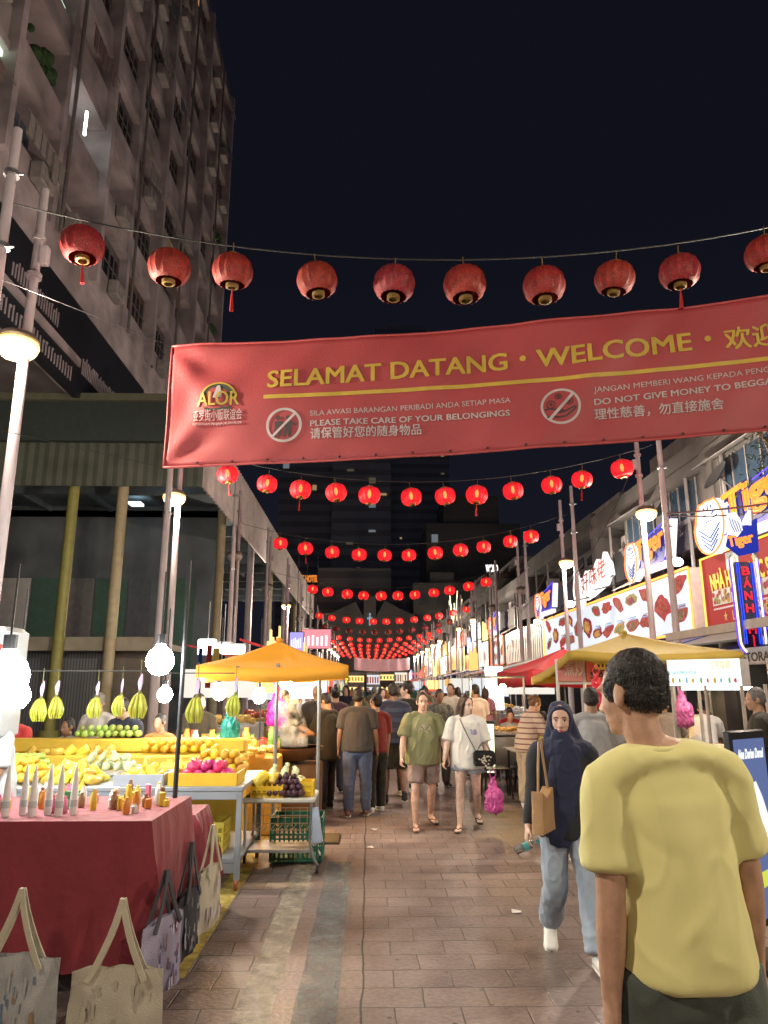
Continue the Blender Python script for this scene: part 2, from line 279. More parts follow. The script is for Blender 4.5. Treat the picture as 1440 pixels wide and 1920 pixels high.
# ------------------------------------------------------------------ apartment tower on the left
def tower():
    t=thing('apartment_tower','tall grimy apartment tower with stacked balconies above the market canopy','building',(-9,20,0))
    ox,oy=-9,20
    def P(mb,name,mats,par=t,**k):
        mb.v=[(x-ox,y-oy,z) for x,y,z in mb.v]; return mb.build(name,mats,par,**k)
    Y0,Y1=3.0,39.0; Z0=14.3; FH=2.95; NF=8; ZT=Z0+FH*NF
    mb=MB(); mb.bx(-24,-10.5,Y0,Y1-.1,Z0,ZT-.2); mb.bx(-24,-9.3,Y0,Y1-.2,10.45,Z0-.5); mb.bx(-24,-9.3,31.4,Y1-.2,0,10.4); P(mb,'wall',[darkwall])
    rnd=random.Random(5); bay=3.0; nb=int((Y1-Y0)/bay)
    # floor slabs with parapets
    for f in range(NF+1):
        z=Z0+FH*f
        mb=MB(); mb.bx(-10.5,-8.93,Y0,Y1,z-.28,z)
        if f<NF:
            for k in range(nb):
                y=Y0+k*bay; hgt=rnd.choice((1.05,1.05,1.05,1.35,.9))
                mb.bx(-9.14,-9.0,y+.14,y+bay-.14,z,z+hgt)
        P(mb,'balcony_band',[pinkwall])
    for k in range(nb+1):
        y=Y0+k*bay; mb=MB(); mb.bx(-10.5,-8.9 if k%2 else -8.72,y-.13,y+.13,Z0,ZT+.4); P(mb,'partition_fin',[pinkwall])
    for k in range(nb): 
        if rnd.random()<.7: mb=MB(); mb.cyl((-8.84,Y0+k*bay+.35,Z0),(-8.84,Y0+k*bay+.35,ZT),.06,n=6); P(mb,'drain_pipe',[M('pipe paint',(.22,.2,.2),.5)])
    for f in range(NF):
        for k in range(nb):
            if rnd.random()<.45:
                y=Y0+k*bay+rnd.uniform(.5,1.7); z=Z0+FH*f+rnd.uniform(.15,.5); mb=MB(); mb.bbox((-8.80,y+.35,z+.3),(.34,.8,.55),.03); mb.cyl((-8.62,y+.3,z+.3),(-8.61,y+.3,z+.3),.21,n=12); P(mb,'air_conditioner',[M('unit casing',(.35,.33,.32),.6,0,.3,3)])
            if rnd.random()<.35:
                y=Y0+k*bay+.3; z=Z0+FH*f+1.1; mb=MB(); mb.cyl((-8.5,y,z+.3),(-8.5,y+2.3,z+.3),.015,n=5)
                for q in range(rnd.randint(2,6)): yy=y+.1+q*.36; mb.bx(-8.52,-8.49,yy,yy+rnd.uniform(.18,.32),z+.3-rnd.uniform(.4,.8),z+.3)
                P(mb,'laundry',[M('laundry%d'%rnd.randint(0,3),rnd.choice(((.2,.14,.13),(.3,.28,.27),(.1,.13,.17),(.22,.19,.15))),.9)])
    # windows and enclosed balconies
    lit=glow('lit flat',(.62,.85,.62),1.6); lit2=glow('lit flat warm',(.9,.42,.22),.35); grn=M('balcony plants',(.05,.11,.04),.8,0,.5,9)
    encl=M('balcony enclosure',(.19,.16,.165),.8,0,.25,1.5); brn=M('timber screen',(.15,.10,.06),.7,0,.3,4)
    for f in range(NF):
        z=Z0+FH*f
        for k in range(nb):
            y=Y0+k*bay; r=rnd.random(); mb=MB()
            if r<.42:
                mb.bx(-9.28,-9.2,y+.14,y+bay-.14,z+.9,z+FH-.29); w_=P(mb,'enclosure',[encl if rnd.random()<.7 else brn])
                m2=MB(); 
                for q in range(3): m2.bx(-9.2,-9.17,y+.3+q*.85,y+1.0+q*.85,z+1.2,z+2.3)
                P(m2,'window',[glassd],w_)
                m3=MB()
                for q in range(6): m3.bx(-9.13,-9.1,y+.25+q*.46,y+.28+q*.46,z+1.1,z+2.5)
                m3.bx(-9.13,-9.1,y+.2,y+2.75,z+1.7,z+1.74); P(m3,'window_grille',[M('grille',(.2,.18,.18),.5)],w_)
            elif r<.52:
                mb.bx(-10.2,-9.5,y+.4,y+1.1,z+1.0,z+1.6); P(mb,'air_conditioner',[M('unit casing',(.35,.33,.32),.6)])
            elif r<.60:
                for q in range(14): mb.ell((-9.1+rnd.uniform(-.1,.15),y+.4+rnd.random()*2.2,z+1.15+rnd.random()*.35),rnd.uniform(.1,.22),6)
                P(mb,'plants',[grn])
            elif r<.78:
                for q in range(5): mb.bx(-9.4-rnd.random()*.3,-9.36-rnd.random()*.3+.03,y+.4+q*.42,y+.72+q*.42,z+1.2+rnd.random()*.3,z+2.3)
                P(mb,'laundry',[M('laundry%d'%rnd.randint(0,3),rnd.choice(((.2,.14,.13),(.3,.28,.27),(.1,.13,.17),(.22,.19,.15))),.9)])
            else:
                mb.bx(-10.48,-10.44,y+.5,y+2.3,z+.1,z+2.1); P(mb,'window',[glassd])
    for (y,z,m,kind) in ((19.5,19.0,lit,1),(14.6,17.2,lit,0),(17.0,20.9,lit,0),(33.6,35.3,lit2,0),(30.5,37.0,lit2,0),(23.5,31.5,lit,0)):
        mb=MB()
        if kind: mb.box((-9.0,y,z),(.06,.07,.85)); w_=P(mb,'lit_window',[glow('stair lamp',(.9,1,.92),22,True)])
        else: mb.box((-9.1,y,z),(.04,1.1,.8)); w_=P(mb,'lit_window',[m])
    # podium: dark glazed band and lower wall
    mb=MB(); mb.bx(-9.3,-8.95,Y0,Y1,Z0-1.2,Z0-.28,0); mb.bx(-9.3,-9.05,Y0,Y1,10.45,Z0-3.1,0)
    for k in range(7): mb.bx(-9.3,-8.98,Y0+3+k*5.2,Y0+3.35+k*5.2,Z0-3.1,Z0-1.2,0)
    P(mb,'podium',[pinkwall])
    mb=MB(); mb.bx(-24,-9,Y0+.5,Y1-.5,ZT,ZT+.9); P(mb,'roof',[concrete])
tower()
def podium_sign():
    t=thing('dark_signboard','long black shop signboard with pale lettering along the tower podium','signboard',(-8.9,19,11.6))
    mb=MB(); mb.bx(-.12,.1,-5.5,7.5,-1.35,1.35); mb.build('panel',M('sign black',(.022,.024,.032),.4),t)
    mb=MB(); rnd=random.Random(3)
    for (ya,yb,z,h,n) in ((-4.6,-3.4,-.05,1.1,3),(-3.0,-.2,-.05,.5,19),(-4.8,1.0,-1.15,.45,31),(1.6,5.2,-.6,.6,27)):
        for k in range(n):
            y=ya+(yb-ya)*(k+.5)/n; hh=h*rnd.uniform(.7,1); mb.bx(.1,.125,y-.01*h-.015,y+.01*h+.015,z,z+hh)
            if rnd.random()<.3: mb.bx(.1,.123,y,y+(yb-ya)/n*.45,z+hh*.9,z+hh*.9+.05)
    mb.build('lettering',M('pale letters',(.42,.36,.39),.6),t)
    mb=MB(); mb.bx(.1,.16,-5.0,1.4,-.5,-.25); mb.build('ledge',pinkwall,t)
podium_sign()
# ------------------------------------------------------------------ market canopy on the left
def canopy():
    t=thing('market_canopy','huge corrugated market canopy on tall painted columns beside the tower','canopy',(-5,21,0))
    X1,Y0,Y1,Z0,Z1=-5.0,21.0,66.0,7.55,10.3
    L_=lambda mb:setattr(mb,'v',[(x+5,y-21,z) for x,y,z in mb.v])
    corr=M('corrugated sheet',(.66,.60,.58),.55,.1,.18,2); corr2=M('corrugated sheet olive',(.095,.105,.085),.6,.1,.25,1.2); dk=M('canopy beam green',(.045,.06,.058),.6)
    def corrug(a,b,z0,z1,nrm,per,amp,mat,name):
        a=V3(a);b=V3(b);n=V3(nrm);mb=MB();ln=(b-a).length;k=int(ln/per)*2;vs=[]
        for i in range(k+1):
            p=a+(b-a)*(i/k)+n*(amp if i%2 else 0); vs+=[(p.x,p.y,z0),(p.x,p.y,z1)]
        q=len(vs)
        vs+=[(x-n.x*.06,y-n.y*.06,z) for x,y,z in vs]
        fs=[(2*i,2*i+2,2*i+3,2*i+1) for i in range(k)]+[(q+2*i,q+2*i+1,q+2*i+3,q+2*i+2) for i in range(k)]
        fs+=[(2*i,q+2*i,q+2*i+2,2*i+2) for i in range(k)]+[(2*i+1,2*i+3,q+2*i+3,q+2*i+1) for i in range(k)]
        mb.add(vs,fs); L_(mb); return mb.build(name,mat,t,smooth=None)
    corrug((X1,Y0,0),(X1,Y1,0),Z0,9.75,(1,0,0),.42,.05,corr,'side_fascia')
    corrug((-17,Y0,0),(X1,Y0,0),Z0,8.9,(0,-1,0),.30,.025,corr2,'front_fascia')
    mb=MB(); mb.bx(-17,X1-.06,Y0-.1,Y0+.3,8.95,10.2); L_(mb); mb.build('front_beam',dk,t)
    mb=MB(); mb.bx(-17,X1+.1,Y0-.25,Y0+.1,10.2,10.42); L_(mb); mb.build('gutter',M('gutter olive',(.15,.16,.11),.5),t)
    mb=MB(); mb.bx(-17,X1-.15,Y0+.4,Y1,9.4,9.6)
    for k in range(11): mb.bx(-17,X1-.2,Y0+2+k*4,Y0+2.25+k*4,8.9,9.4)
    for k in range(4): mb.bx(X1-1.2-k*2.6,X1-1.05-k*2.6,Y0+.4,Y1,9.15,9.4)
    L_(mb); mb.build('roof',M('canopy underside',(.15,.19,.21),.7,0,.25,1),t)
    cols=[(-9.05,M('column olive',(.26,.25,.07),.55)),(-7.55,M('column cream',(.36,.31,.19),.55)),(-11.6,M('column brown',(.10,.06,.055),.55))]
    for x,m in cols:
        mb=MB(); mb.cyl((x,Y0+.6,0),(x,Y0+.6,8.9),.16,n=14); mb.cyl((x,Y0+.6,0),(x,Y0+.6,.5),.28,n=14); L_(mb); mb.build('column',m,t)
    for k in range(1,7):
        mb=MB(); mb.cyl((-5.6,Y0+k*7-1,0),(-5.6,Y0+k*7-1,9.2),.16,n=12); mb.cyl((-5.6,Y0+k*7-1,0),(-5.6,Y0+k*7-1,.5),.24,n=12); L_(mb); mb.build('column',cols[1][1] if k%2 else pole_p,t)
    # small square down lights in the roof
    for k in range(6):
        p=(-7.5-(k%2)*2.2,Y0+5+k*3.4,9.1); mb=MB(); mb.box(p,(.5,.5,.1)); L_(mb); mb.build('down_light',glow('canopy down light',(.7,.9,1),3,True),t)
canopy()
def market_block():
    t=thing('market_kiosk_block','low market kiosk row with roller shutters and striped green wall under the canopy','kiosk block',(-10,24,0))
    L_=lambda mb:setattr(mb,'v',[(x+10,y-24,z) for x,y,z in mb.v])
    mb=MB(); mb.bx(-18,-6.6,31,31.3,0,9.2); L_(mb); mb.build('wall',M('market back wall',(.17,.20,.22),.8,0,.2,1),t)
    rnd=random.Random(8)
    for (x0,x1,m) in ((-16,-14.4,white_p),(-14.3,-12.9,greenp),(-12.8,-11.7,M('grey panel',(.30,.30,.31),.7)),(-11.6,-10.3,greenp),(-10.2,-9.3,M('grey blue panel',(.16,.18,.21),.7)),(-8.6,-7.4,greenp)):
        mb=MB(); mb.bx(x0,x1,30.92,31,2.0,6.2); L_(mb); mb.build('wall_panel',m,t)
    mb=MB(); mb.bx(-18,-6.4,21.9,22.3,2.75,3.15); mb.bx(-18,-6.4,22.3,26,2.85,3.05); L_(mb); mb.build('roof',M('kiosk beam',(.30,.27,.21),.7,0,.2,2),t)
    sh=M('roller shutter',(.20,.21,.23),.5,.4,.15,1,stripe=(0,.09,(.10,.105,.115),.35))
    for k in range(7):
        x0=-17+k*1.55; mb=MB(); mb.bx(x0,x0+1.4,22.5,22.6,0,2.75); L_(mb); mb.build('roller_shutter',sh if k%3 else M('kiosk boards',(.16,.14,.12),.7),t)
    for k in range(8): mb=MB(); mb.bx(-17.1+k*1.55,-16.98+k*1.55,22.3,22.62,0,2.75); L_(mb); mb.build('post',M('kiosk post',(.18,.17,.15),.6),t)
market_block()
# ------------------------------------------------------------------ street lamps and plain poles
LAMPG=M('lamp bowl glow',(.9,.7,.4),.5,em=(1,.60,.19),es=2.6,sample=False,var=.02)
LP=bpy.data.lights.new('street_lamp_light','POINT'); LP.energy=520; LP.color=(1,.85,.67); LP.shadow_soft_size=.11
def make_lamp():
    t=thing('street_lamp','','street lamp',(0,0,0),0,'street lamps along both sides of the street')
    mb=MB(); mb.cyl((0,0,0),(0,0,2.0),.085,.085,12); mb.cyl((0,0,2.0),(0,0,7.6),.068,.05,12); mb.lathe([(.14,0),(.14,.25),(.1,.3)],14); mb.cyl((0,0,6.4),(0,0,6.46),.085,n=12); mb.cyl((0,0,6.9),(0,0,6.95),.08,n=12); mb.box((.09,0,6.7),(.09,.1,.22)); mb.build('pole',pole_p,t)
    mb=MB(); mb.lathe([(.012,5.72),(.10,5.71),(.19,5.67),(.235,5.61),(.235,5.59),(.16,5.62)],20,(-.09,0,0)); mb.cyl((0,0,5.6),(-.09,0,5.70),.035,n=8); mb.build('lamp_shade',M('lamp shade',(.16,.13,.10),.5),t)
    mb=MB(); mb.lathe([(.15,5.615),(.225,5.575),(.235,5.53),(.21,5.46),(.15,5.40),(.07,5.375),(.0,5.37)],14,(-.09,0,0)); mb.build('bulb',LAMPG,t,smooth=180)
    lo=bpy.data.objects.new('lamp_light',LP); C.objects.link(lo); lo.parent=t; lo.location=(-.04,-.17,5.25)
    return t
lamp=make_lamp(); first=[True]
def place_lamp(x,y,rz,label):
    if first[0]: lamp.location=(x,y,0); lamp.rotation_euler.z=rz; lamp['label']=label; first[0]=False
    else: return dup(lamp,(x,y,0),rz,label)
def make_pole():
    t=thing('banner_pole','','pole',(0,0,0),0,'plain poles that carry the lantern strings')
    mb=MB(); mb.cyl((0,0,0),(0,0,2.6),.085,.085,12); mb.cyl((0,0,2.6),(0,0,7.8),.072,.05,12); mb.lathe([(.14,0),(.14,.22),(.09,.28)],14); mb.build('pole_shaft',pole_p,t)
    mb=MB()
    for z in (5.0,6.3,7.2): mb.cyl((0,0,z),(0,0,z+.05),.085,n=12); mb.cyl((0,0,z+.025),(.13,0,z+.025),.014,n=6)
    mb.build('bracket',steel,t); return t
bpole=make_pole(); LD=[7.7,14.6,21.6,28.7,35.7,42.8,50,57,64,71,78,85,92,99]; RD=[1.9,8.8,15.8,22.6,29.5,36.4,43.3,50.2,57,64,71,78,85,92,99]
pf=[True]
def place_pole(x,y,label):
    if pf[0]: bpole.location=(x,y,0); bpole['label']=label; pf[0]=False
    else: dup(bpole,(x,y,0),0,label)
place_lamp(-3.95,.6,0,'street lamp with warm bowl behind the viewer on the left side'); place_lamp(-3.95,-6.3,0,'second street lamp behind the viewer on the left side'); place_lamp(6.2,-5,math.pi,'street lamp behind the viewer on the right side')
OFFG=M('unlit lamp bowl',(.35,.33,.30),.4)
def unlit(o):
    for ch in o.children:
        if ch.name.startswith('lamp_light'): C.objects.unlink(ch); JUNK.append(ch)
        elif ch.name.startswith('bulb'): ch.material_slots[0].link='OBJECT'; ch.material_slots[0].material=OFFG
for i,y in enumerate(LD):
    o=place_lamp(-3.95,y,0,('unlit' if i in (2,3,5,6) else 'lit warm')+' street lamp on a pale pole, %s along the left side'%ORD[i])
    if i in (2,3,5,6): unlit(o)
    place_pole(-3.95,y-.75,'pale plain pole without a lamp, %s along the left side'%ORD[i])
for i,y in enumerate(RD):
    o=place_lamp(6.2,y,math.pi,(('unlit' if i in (4,5,8) else 'lit warm')+' street lamp on a pale pole, %s along the right side'%ORD[i-2]) if i>1 else 'street lamp %s of the right pavement, out of the picture'%('abreast' if i else 'at the near end'))
    for ch in o.children:
        if ch.name.startswith('lamp_light'): ch.location.y=.17
    if i in (4,5,8): unlit(o)
    if i>1: place_pole(6.3,y-1.0,'pale plain pole without a lamp, %s along the right side'%ORD[i-2])
# ------------------------------------------------------------------ lanterns on strings
def lantern(lit):
    t=thing('paper_lantern','','lantern',(0,0,0),0,'red lanterns strung across the street')
    n=32; prof=[]
    for k in range(11):
        a=-1.18+2.36*k/10; prof.append((.075+.155*math.cos(a)**.85 if abs(a)<1.55 else .08,.165*math.sin(a)/math.sin(1.18)))
    mb=MB(); vs=[];m=len(prof)
    for r,z in prof:
        for i in range(n): g=2*math.pi*i/n; rr=r*(1 if i%2 else .94); vs.append((rr*math.cos(g),rr*math.sin(g),z))
    mb.add(vs,[(k*n+i,k*n+(i+1)%n,(k+1)*n+(i+1)%n,(k+1)*n+i) for k in range(m-1) for i in range(n)])
    mb.build('lantern_body',LB if lit else LU,t,smooth=30)
    mb=MB(); mb.lathe([(.085,.15),(.085,.2),(.07,.2),(.07,.15)],14); mb.cyl((0,0,.2),(0,0,.34),.006,n=4); mb.build('top_ring',LG,t)
    mb=MB(); mb.lathe([(.072,-.155),(.072,-.195),(.05,-.203),(.05,-.16)],14); mb.build('bottom_ring',LG,t)
    if lit: mb=MB(); mb.ell((0,0,.03),(.04,.04,.09),8); mb.build('bulb',glow('lantern bulb',(1,.45,.14),30),t,smooth=180)
    mb=MB(); mb.cyl((0,0,-.21),(0,0,-.27),.006,n=4)
    for i in range(9): g=i*.7; mb.cyl((.006*math.cos(g),.006*math.sin(g),-.27),(.018*math.cos(g),.018*math.sin(g),-.47),.005,.006,4)
    tas=mb.build('tassel',M('tassel red',(.45,.02,.02),.8),t); return t,tas
def lantern_mats():
    m=M('lit lantern silk',(.55,.02,.03),.6,em=(1,.026,.045),es=.55,sample=False); nt=m.node_tree; N=nt.nodes; L=nt.links; b=N['Principled BSDF']
    tr=N.new('ShaderNodeBsdfTransparent'); tr.inputs[0].default_value=(1,.12,.07,1); mx=N.new('ShaderNodeMixShader'); mx.inputs[0].default_value=.26
    L.new(b.outputs[0],mx.inputs[1]); L.new(tr.outputs[0],mx.inputs[2]); L.new(mx.outputs[0],N['Material Output'].inputs[0])
    u=M('unlit lantern foil',(.25,.012,.014),.6,0,.4,14,.3,60,rnd=.3); nt=u.node_tree; N=nt.nodes; L=nt.links; b=N['Principled BSDF']
    t=N.new('ShaderNodeTexCoord'); vo=N.new('ShaderNodeTexVoronoi'); vo.inputs['Scale'].default_value=75; L.new(t.outputs['Object'],vo.inputs['Vector'])
    lt=N.new('ShaderNodeMath'); lt.operation='LESS_THAN'; lt.inputs[1].default_value=.19; L.new(vo.outputs['Distance'],lt.inputs[0])
    old=b.inputs['Base Color'].links[0].from_socket; mx=N.new('ShaderNodeMixRGB'); L.new(lt.outputs[0],mx.inputs[0]); L.new(old,mx.inputs[1]); mx.inputs[2].default_value=(.62,.22,.05,1); L.new(mx.outputs[0],b.inputs['Base Color']); 
    return m,u
LB,LU=lantern_mats(); LG=M('dull gilt',(.20,.12,.03),.6,.3)
LLIT,LT1=lantern(True); LUN,LT2=lantern(False); protos={True:[LLIT,False],False:[LUN,False]}
ROWS=[(7.0,-3.05,5.9,12,5.92,False,'in the unlit row above the banner'),(15,-3.0,5.45,12,5.68,True,'in the lit row just under the banner'),(22,-2.72,5.15,11,5.66,True,'in the second lit row from the camera'),
 (30.5,-2.4,4.95,11,5.42,True,'in the third lit row from the camera'),(44,-3.0,6.0,12,5.5,True,'in the fourth lit row from the camera'),(53,-3.2,6.0,11,5.5,False,'in the dim row far down the street'),
 (62,-3.3,6.0,12,5.45,True,'in the fifth lit row from the camera'),(70,-3.3,6.0,12,5.4,True,'in the sixth lit row from the camera'),(78,-3.4,6.1,12,5.4,True,'in the seventh lit row from the camera'),
 (86,-3.4,6.1,12,5.4,True,'in the eighth lit row from the camera'),(94,-3.4,6.1,12,5.35,True,'in the ninth lit row from the camera'),(103,-3.4,6.1,12,5.35,True,'in the farthest lit row of all')]
rl=random.Random(4)
for ri,(D,x0,x1,n,zm,lit,desc) in enumerate(ROWS):
    xm=.6+.3*(ri==1); sag=.031 if D<40 else .026
    zf=lambda x:zm+sag*(x-xm)**2
    mb=MB(); pts=[(x0-1.0+(x1-x0+2)*k/24,D,zf(x0-1+(x1-x0+2)*k/24)+.34) for k in range(25)]; pts=[(-3.95,D+.0,zf(-3.95)+.34)]+[p for p in pts if -3.9<p[0]<6.2]+[(6.25,D,zf(6.25)+.34)]
    mb.tube(pts,.008 if D<40 else .014,4); tag(mb.build('lantern_cable',M('cable',(.03,.03,.03),.6)),'thin black cable holding the lanterns '+desc,'cable',group='cables that carry the lanterns')
    for k in range(n):
        x=x0+(x1-x0)*k/(n-1)+rl.uniform(-.07,.07); lab=('glowing red lantern' if lit else 'unlit red lantern')+', %s from left '%ORD[k]+desc; loc=(x,D+rl.uniform(-.08,.08),zf(x)); sc_=rl.uniform(.96,1.05)*(.96 if not ri else 1.0)
        pr=protos[lit]; rz=rl.random()*6
        if not pr[1]: pr[0].location=loc; pr[0].rotation_euler.z=rz; pr[0]['label']=lab; pr[1]=True; o=pr[0]
        else: o=dup(pr[0],loc,rz,lab,scale=sc_)
        o.rotation_euler.x=rl.uniform(-.13,.13); o.rotation_euler.y=rl.uniform(-.13,.13)
        keep={0:[2,8],1:[2,7,10],2:[1],3:[]}.get(ri,[])
        if k not in keep:
            for ch in list(o.children):
                if ch.name.startswith('tassel') and o not in (LLIT,LUN): JUNK.append(ch)
# guy wires between right poles
for a,b,lab in (((6.2,15.8,6.9),(6.2,22.6,4.8),'thin slanting wire between the first two right-hand poles'),((6.2,22.6,6.4),(6.2,30,4.6),'thin slanting wire beyond the second right-hand pole')):
    mb=MB(); mb.tube([V3(a).lerp(V3(b),k/10)-V3((0,0,.35*math.sin(math.pi*k/10))) for k in range(11)],.012,4); tag(mb.build('guy_wire',M('cable',(.03,.03,.03))),lab,'wire')
mb=MB(); mb.tube([V3((6.3,14.8,5.3)).lerp(V3((8.2,10.5,4.9)),k/8)-V3((0,0,.12*math.sin(math.pi*k/8))) for k in range(9)],.02,5); mb.tube([V3((6.3,14.8,5.25)).lerp(V3((8.2,10.5,4.8)),k/8)-V3((0,0,.2*math.sin(math.pi*k/8))) for k in range(9)],.015,5); tag(mb.build('power_cable',M('power cable',(.12,.08,.09))),'doubled power cable running from the pole towards the first neon beer sign','cable')
# ------------------------------------------------------------------ the welcome banner
def banner():
    a0=at(315,760,7.85).x; A=V3((a0,7.85,0)); B=V3((6.05,6.64,0)); ln=(B-A).length; xd=(B-A)/ln; nd=V3((xd.y,-xd.x,0))   # towards the viewer
    def rail(pts):
        "smooth edge height along the banner through observed points"
        sz=[]
        for u,v in pts:
            p=at(u,v,1.0)-V3((0,0,CAMZ)); k=(A.dot(nd))/(V3((p.x,p.y,0)).dot(nd)); q=p*k; sz.append(((V3((q.x,q.y,0))-A).dot(xd),q.z+CAMZ))
        def f(s):
            r=0
            for i,(si,zi) in enumerate(sz):
                l=zi
                for j,(sj,_) in enumerate(sz):
                    if j!=i: l*=(min(s,sz[-1][0]+.4)-sj)/(si-sj)
                r+=l
            return r
        return f
    ztop=rail(((318,650),(860,618),(1440,556))); zbot=rail(((314,876),(860,849),(1440,806)))
    def S(s,t,off=0):
        z=zbot(s)+(ztop(s)-zbot(s))*t
        wv=.05*noise.noise((s*.8+t*.9,t*.9,2))+.022*noise.noise((s*2.3-t*2.6,t*1.5,7))+sum(.035*math.exp(-r/1.1)*math.sin(g*7+2*r) for r,g in ((math.hypot(s,1.5*(1-t)),math.atan2(1.5*(1-t),s+.01)),(math.hypot(s,1.5*t),math.atan2(1.5*t,s+.01)),(math.hypot(ln-s,1.5*(1-t)),math.atan2(1.5*(1-t),ln-s+.01))))*min(1,s*3)
        return A+xd*s+nd*(wv+off)+V3((0,0,z))
    def st(u,v):   # pixel -> banner coordinates
        p=at(u,v,1.0)-V3((0,0,CAMZ)); k=(A.dot(nd))/(V3((p.x,p.y,0)).dot(nd)); q=p*k; s=(V3((q.x,q.y,0))-A).dot(xd); return s,(q.z+CAMZ-zbot(s))/(ztop(s)-zbot(s))
    t=thing('welcome_banner','wide red cloth welcome banner with yellow and white lettering across the street','banner',(1.8,7.3,4.9))
    o0=V3((1.8,7.3,4.9)); mb=MB(); nx,nz=150,24; vs=[S(ln*i/nx,j/nz)-o0 for i in range(nx+1) for j in range(nz+1)]; q=len(vs); 
    fs=[(i*(nz+1)+j,(i+1)*(nz+1)+j,(i+1)*(nz+1)+j+1,i*(nz+1)+j+1) for i in range(nx) for j in range(nz)]
    mb.add(vs,fs); red=M('banner red',(.345,.050,.055),.55,0,.06,1.5,.15,55); cl=mb.build('cloth',red,t,smooth=180)
    so=cl.modifiers.new('s','SOLIDIFY'); so.thickness=.003
    mb=MB()
    for tt in (.0,1.0): mb.tube([S(ln*i/80,tt)-o0 for i in range(81)],.014,6)
    for ss in (0,ln): mb.tube([S(ss,j/10)-o0 for j in range(11)],.012,6)
    mb.build('hem',M('banner hem',(.42,.07,.07),.6),t,smooth=180)
    mb=MB()
    for i in range(1,21): mb.ell(S(ln*i/21,.022,.014)-o0,.014,6)
    mb.build('eyelet',dark_p,t)
    mb=MB()
    for s_,tt,e in ((0,1,(-3.95,6.95,5.95)),(0,0,(-3.95,6.95,4.3)),(ln,1,(6.2,7.8,5.9)),(ln,0,(6.2,7.8,4.3))): mb.tube([S(s_,tt)-o0,V3(e)-o0],.004,4)
    mb.build('tie_rope',dark_p,t)
    AR=1.5
    def lay(vf,mbx,s0,t0,ks,kt,off,mi=0,cut=True):
        vs,fs=vf
        bm=bmesh.new(); bv=[bm.verts.new(v) for v in vs]; 
        for f in fs:
            try: bm.faces.new([bv[i] for i in f])
            except ValueError: pass
        xs=[v.x for v in vs]; x0,x1=min(xs),max(xs); n=int((x1-x0)*ks/.12)
        for i in range(1,n):
            gm=bm.verts[:]+bm.edges[:]+bm.faces[:]; bmesh.ops.bisect_plane(bm,geom=gm,plane_co=(x0+(x1-x0)*i/n,0,0),plane_no=(1,0,0))
        for yv in (.15,.4): bmesh.ops.bisect_plane(bm,geom=bm.verts[:]+bm.edges[:]+bm.faces[:],plane_co=(0,yv,0),plane_no=(0,1,0))
        bm.verts.index_update(); mbx.add([S(s0+(v.co.x-x0)*ks,t0+v.co.y*kt/AR,off+v.co.z*.3)-o0 for v in bm.verts],[tuple(v.index for v in f.verts) for f in bm.faces],mi); bm.free()
    def write(mbx,body,p0,p1,capx,bold=0,mi=0):
        (s0,t0),(s1,t1)=st(*p0),st(*p1); vf=text_mesh(body,bold); xs=[v.x for v in vf[0]]; ks=(s1-s0)/(max(xs)-min(xs)); 
        vf=([V3((v.x,v.y+(t1-t0)*AR/(s1-s0)*ks*(v.x-min(xs))/(capx/.7),v.z)) for v in vf[0]],vf[1]); lay(vf,mbx,s0,t0,ks,capx/.7,.007,mi)
    yel=M('banner yellow',(.50,.34,.05),.55); wht=M('banner white',(.47,.40,.40),.55); drk=M('banner dark print',(.05,.035,.04),.55)
    hb=MB(); write(hb,'SELAMAT DATANG',(502,729),(952,693),.212,.022); write(hb,'WELCOME',(1006,690),(1298,657),.212,.022); write(hb,'欢迎光临',(1359,654),(1566,636),.195,.018)
    for (u,v) in ((980,673),(1327,635)):
        s,tt=st(u,v); hb.add([S(s+.035*math.cos(a*.524),tt+.035*math.sin(a*.524)/AR,.007)-o0 for a in range(12)],[tuple(range(12))])
    (s0,t0),(s1,t1)=st(496,747),st(1440,674); n=60; L2=[]
    for i in range(n+1): s=s0+(ln-.5-s0)*i/n; tt=t0+(t1-t0)*(s-s0)/(s1-s0); L2+=[S(s,tt-.016,.007)-o0,S(s,tt+.016,.007)-o0]
    hb.add(L2,[(2*i,2*i+2,2*i+3,2*i+1) for i in range(n)]); hb.build('heading_lettering',yel,t,smooth=None)
    nb=MB()
    write(nb,'SILA AWASI BARANGAN PERIBADI ANDA SETIAP MASA',(582,781),(957,756),.062); write(nb,'PLEASE TAKE CARE OF YOUR BELONGINGS',(582,800),(956,781),.068,.02); write(nb,'请保管好您的随身物品',(582,822),(790,813),.098,.012)
    write(nb,'JANGAN MEMBERI WANG KEPADA PENGEMIS',(1113,737),(1478,695),.062); write(nb,'DO NOT GIVE MONEY TO BEGGARS',(1114,760),(1470,719),.068,.02); write(nb,'理性慈善，勿直接施舍',(1115,786),(1357,766),.098,.012)
    nb.build('notice_lettering',wht,t,smooth=None)
    # round notices
    ib=MB()
    def ring(s,tt,r0,r1,mi=0,n=40,off=.007): ib.add([S(s+r*math.cos(2*math.pi*a/n),tt+r*math.sin(2*math.pi*a/n)/AR,off)-o0 for r in (r0,r1) for a in range(n)],[(a,(a+1)%n,n+(a+1)%n,n+a) for a in range(n)],mi)
    def poly(s,tt,pts,mi=0,off=.009): ib.add([S(s+x,tt+y/AR,off)-o0 for x,y in pts],[tuple(range(len(pts)))],mi)
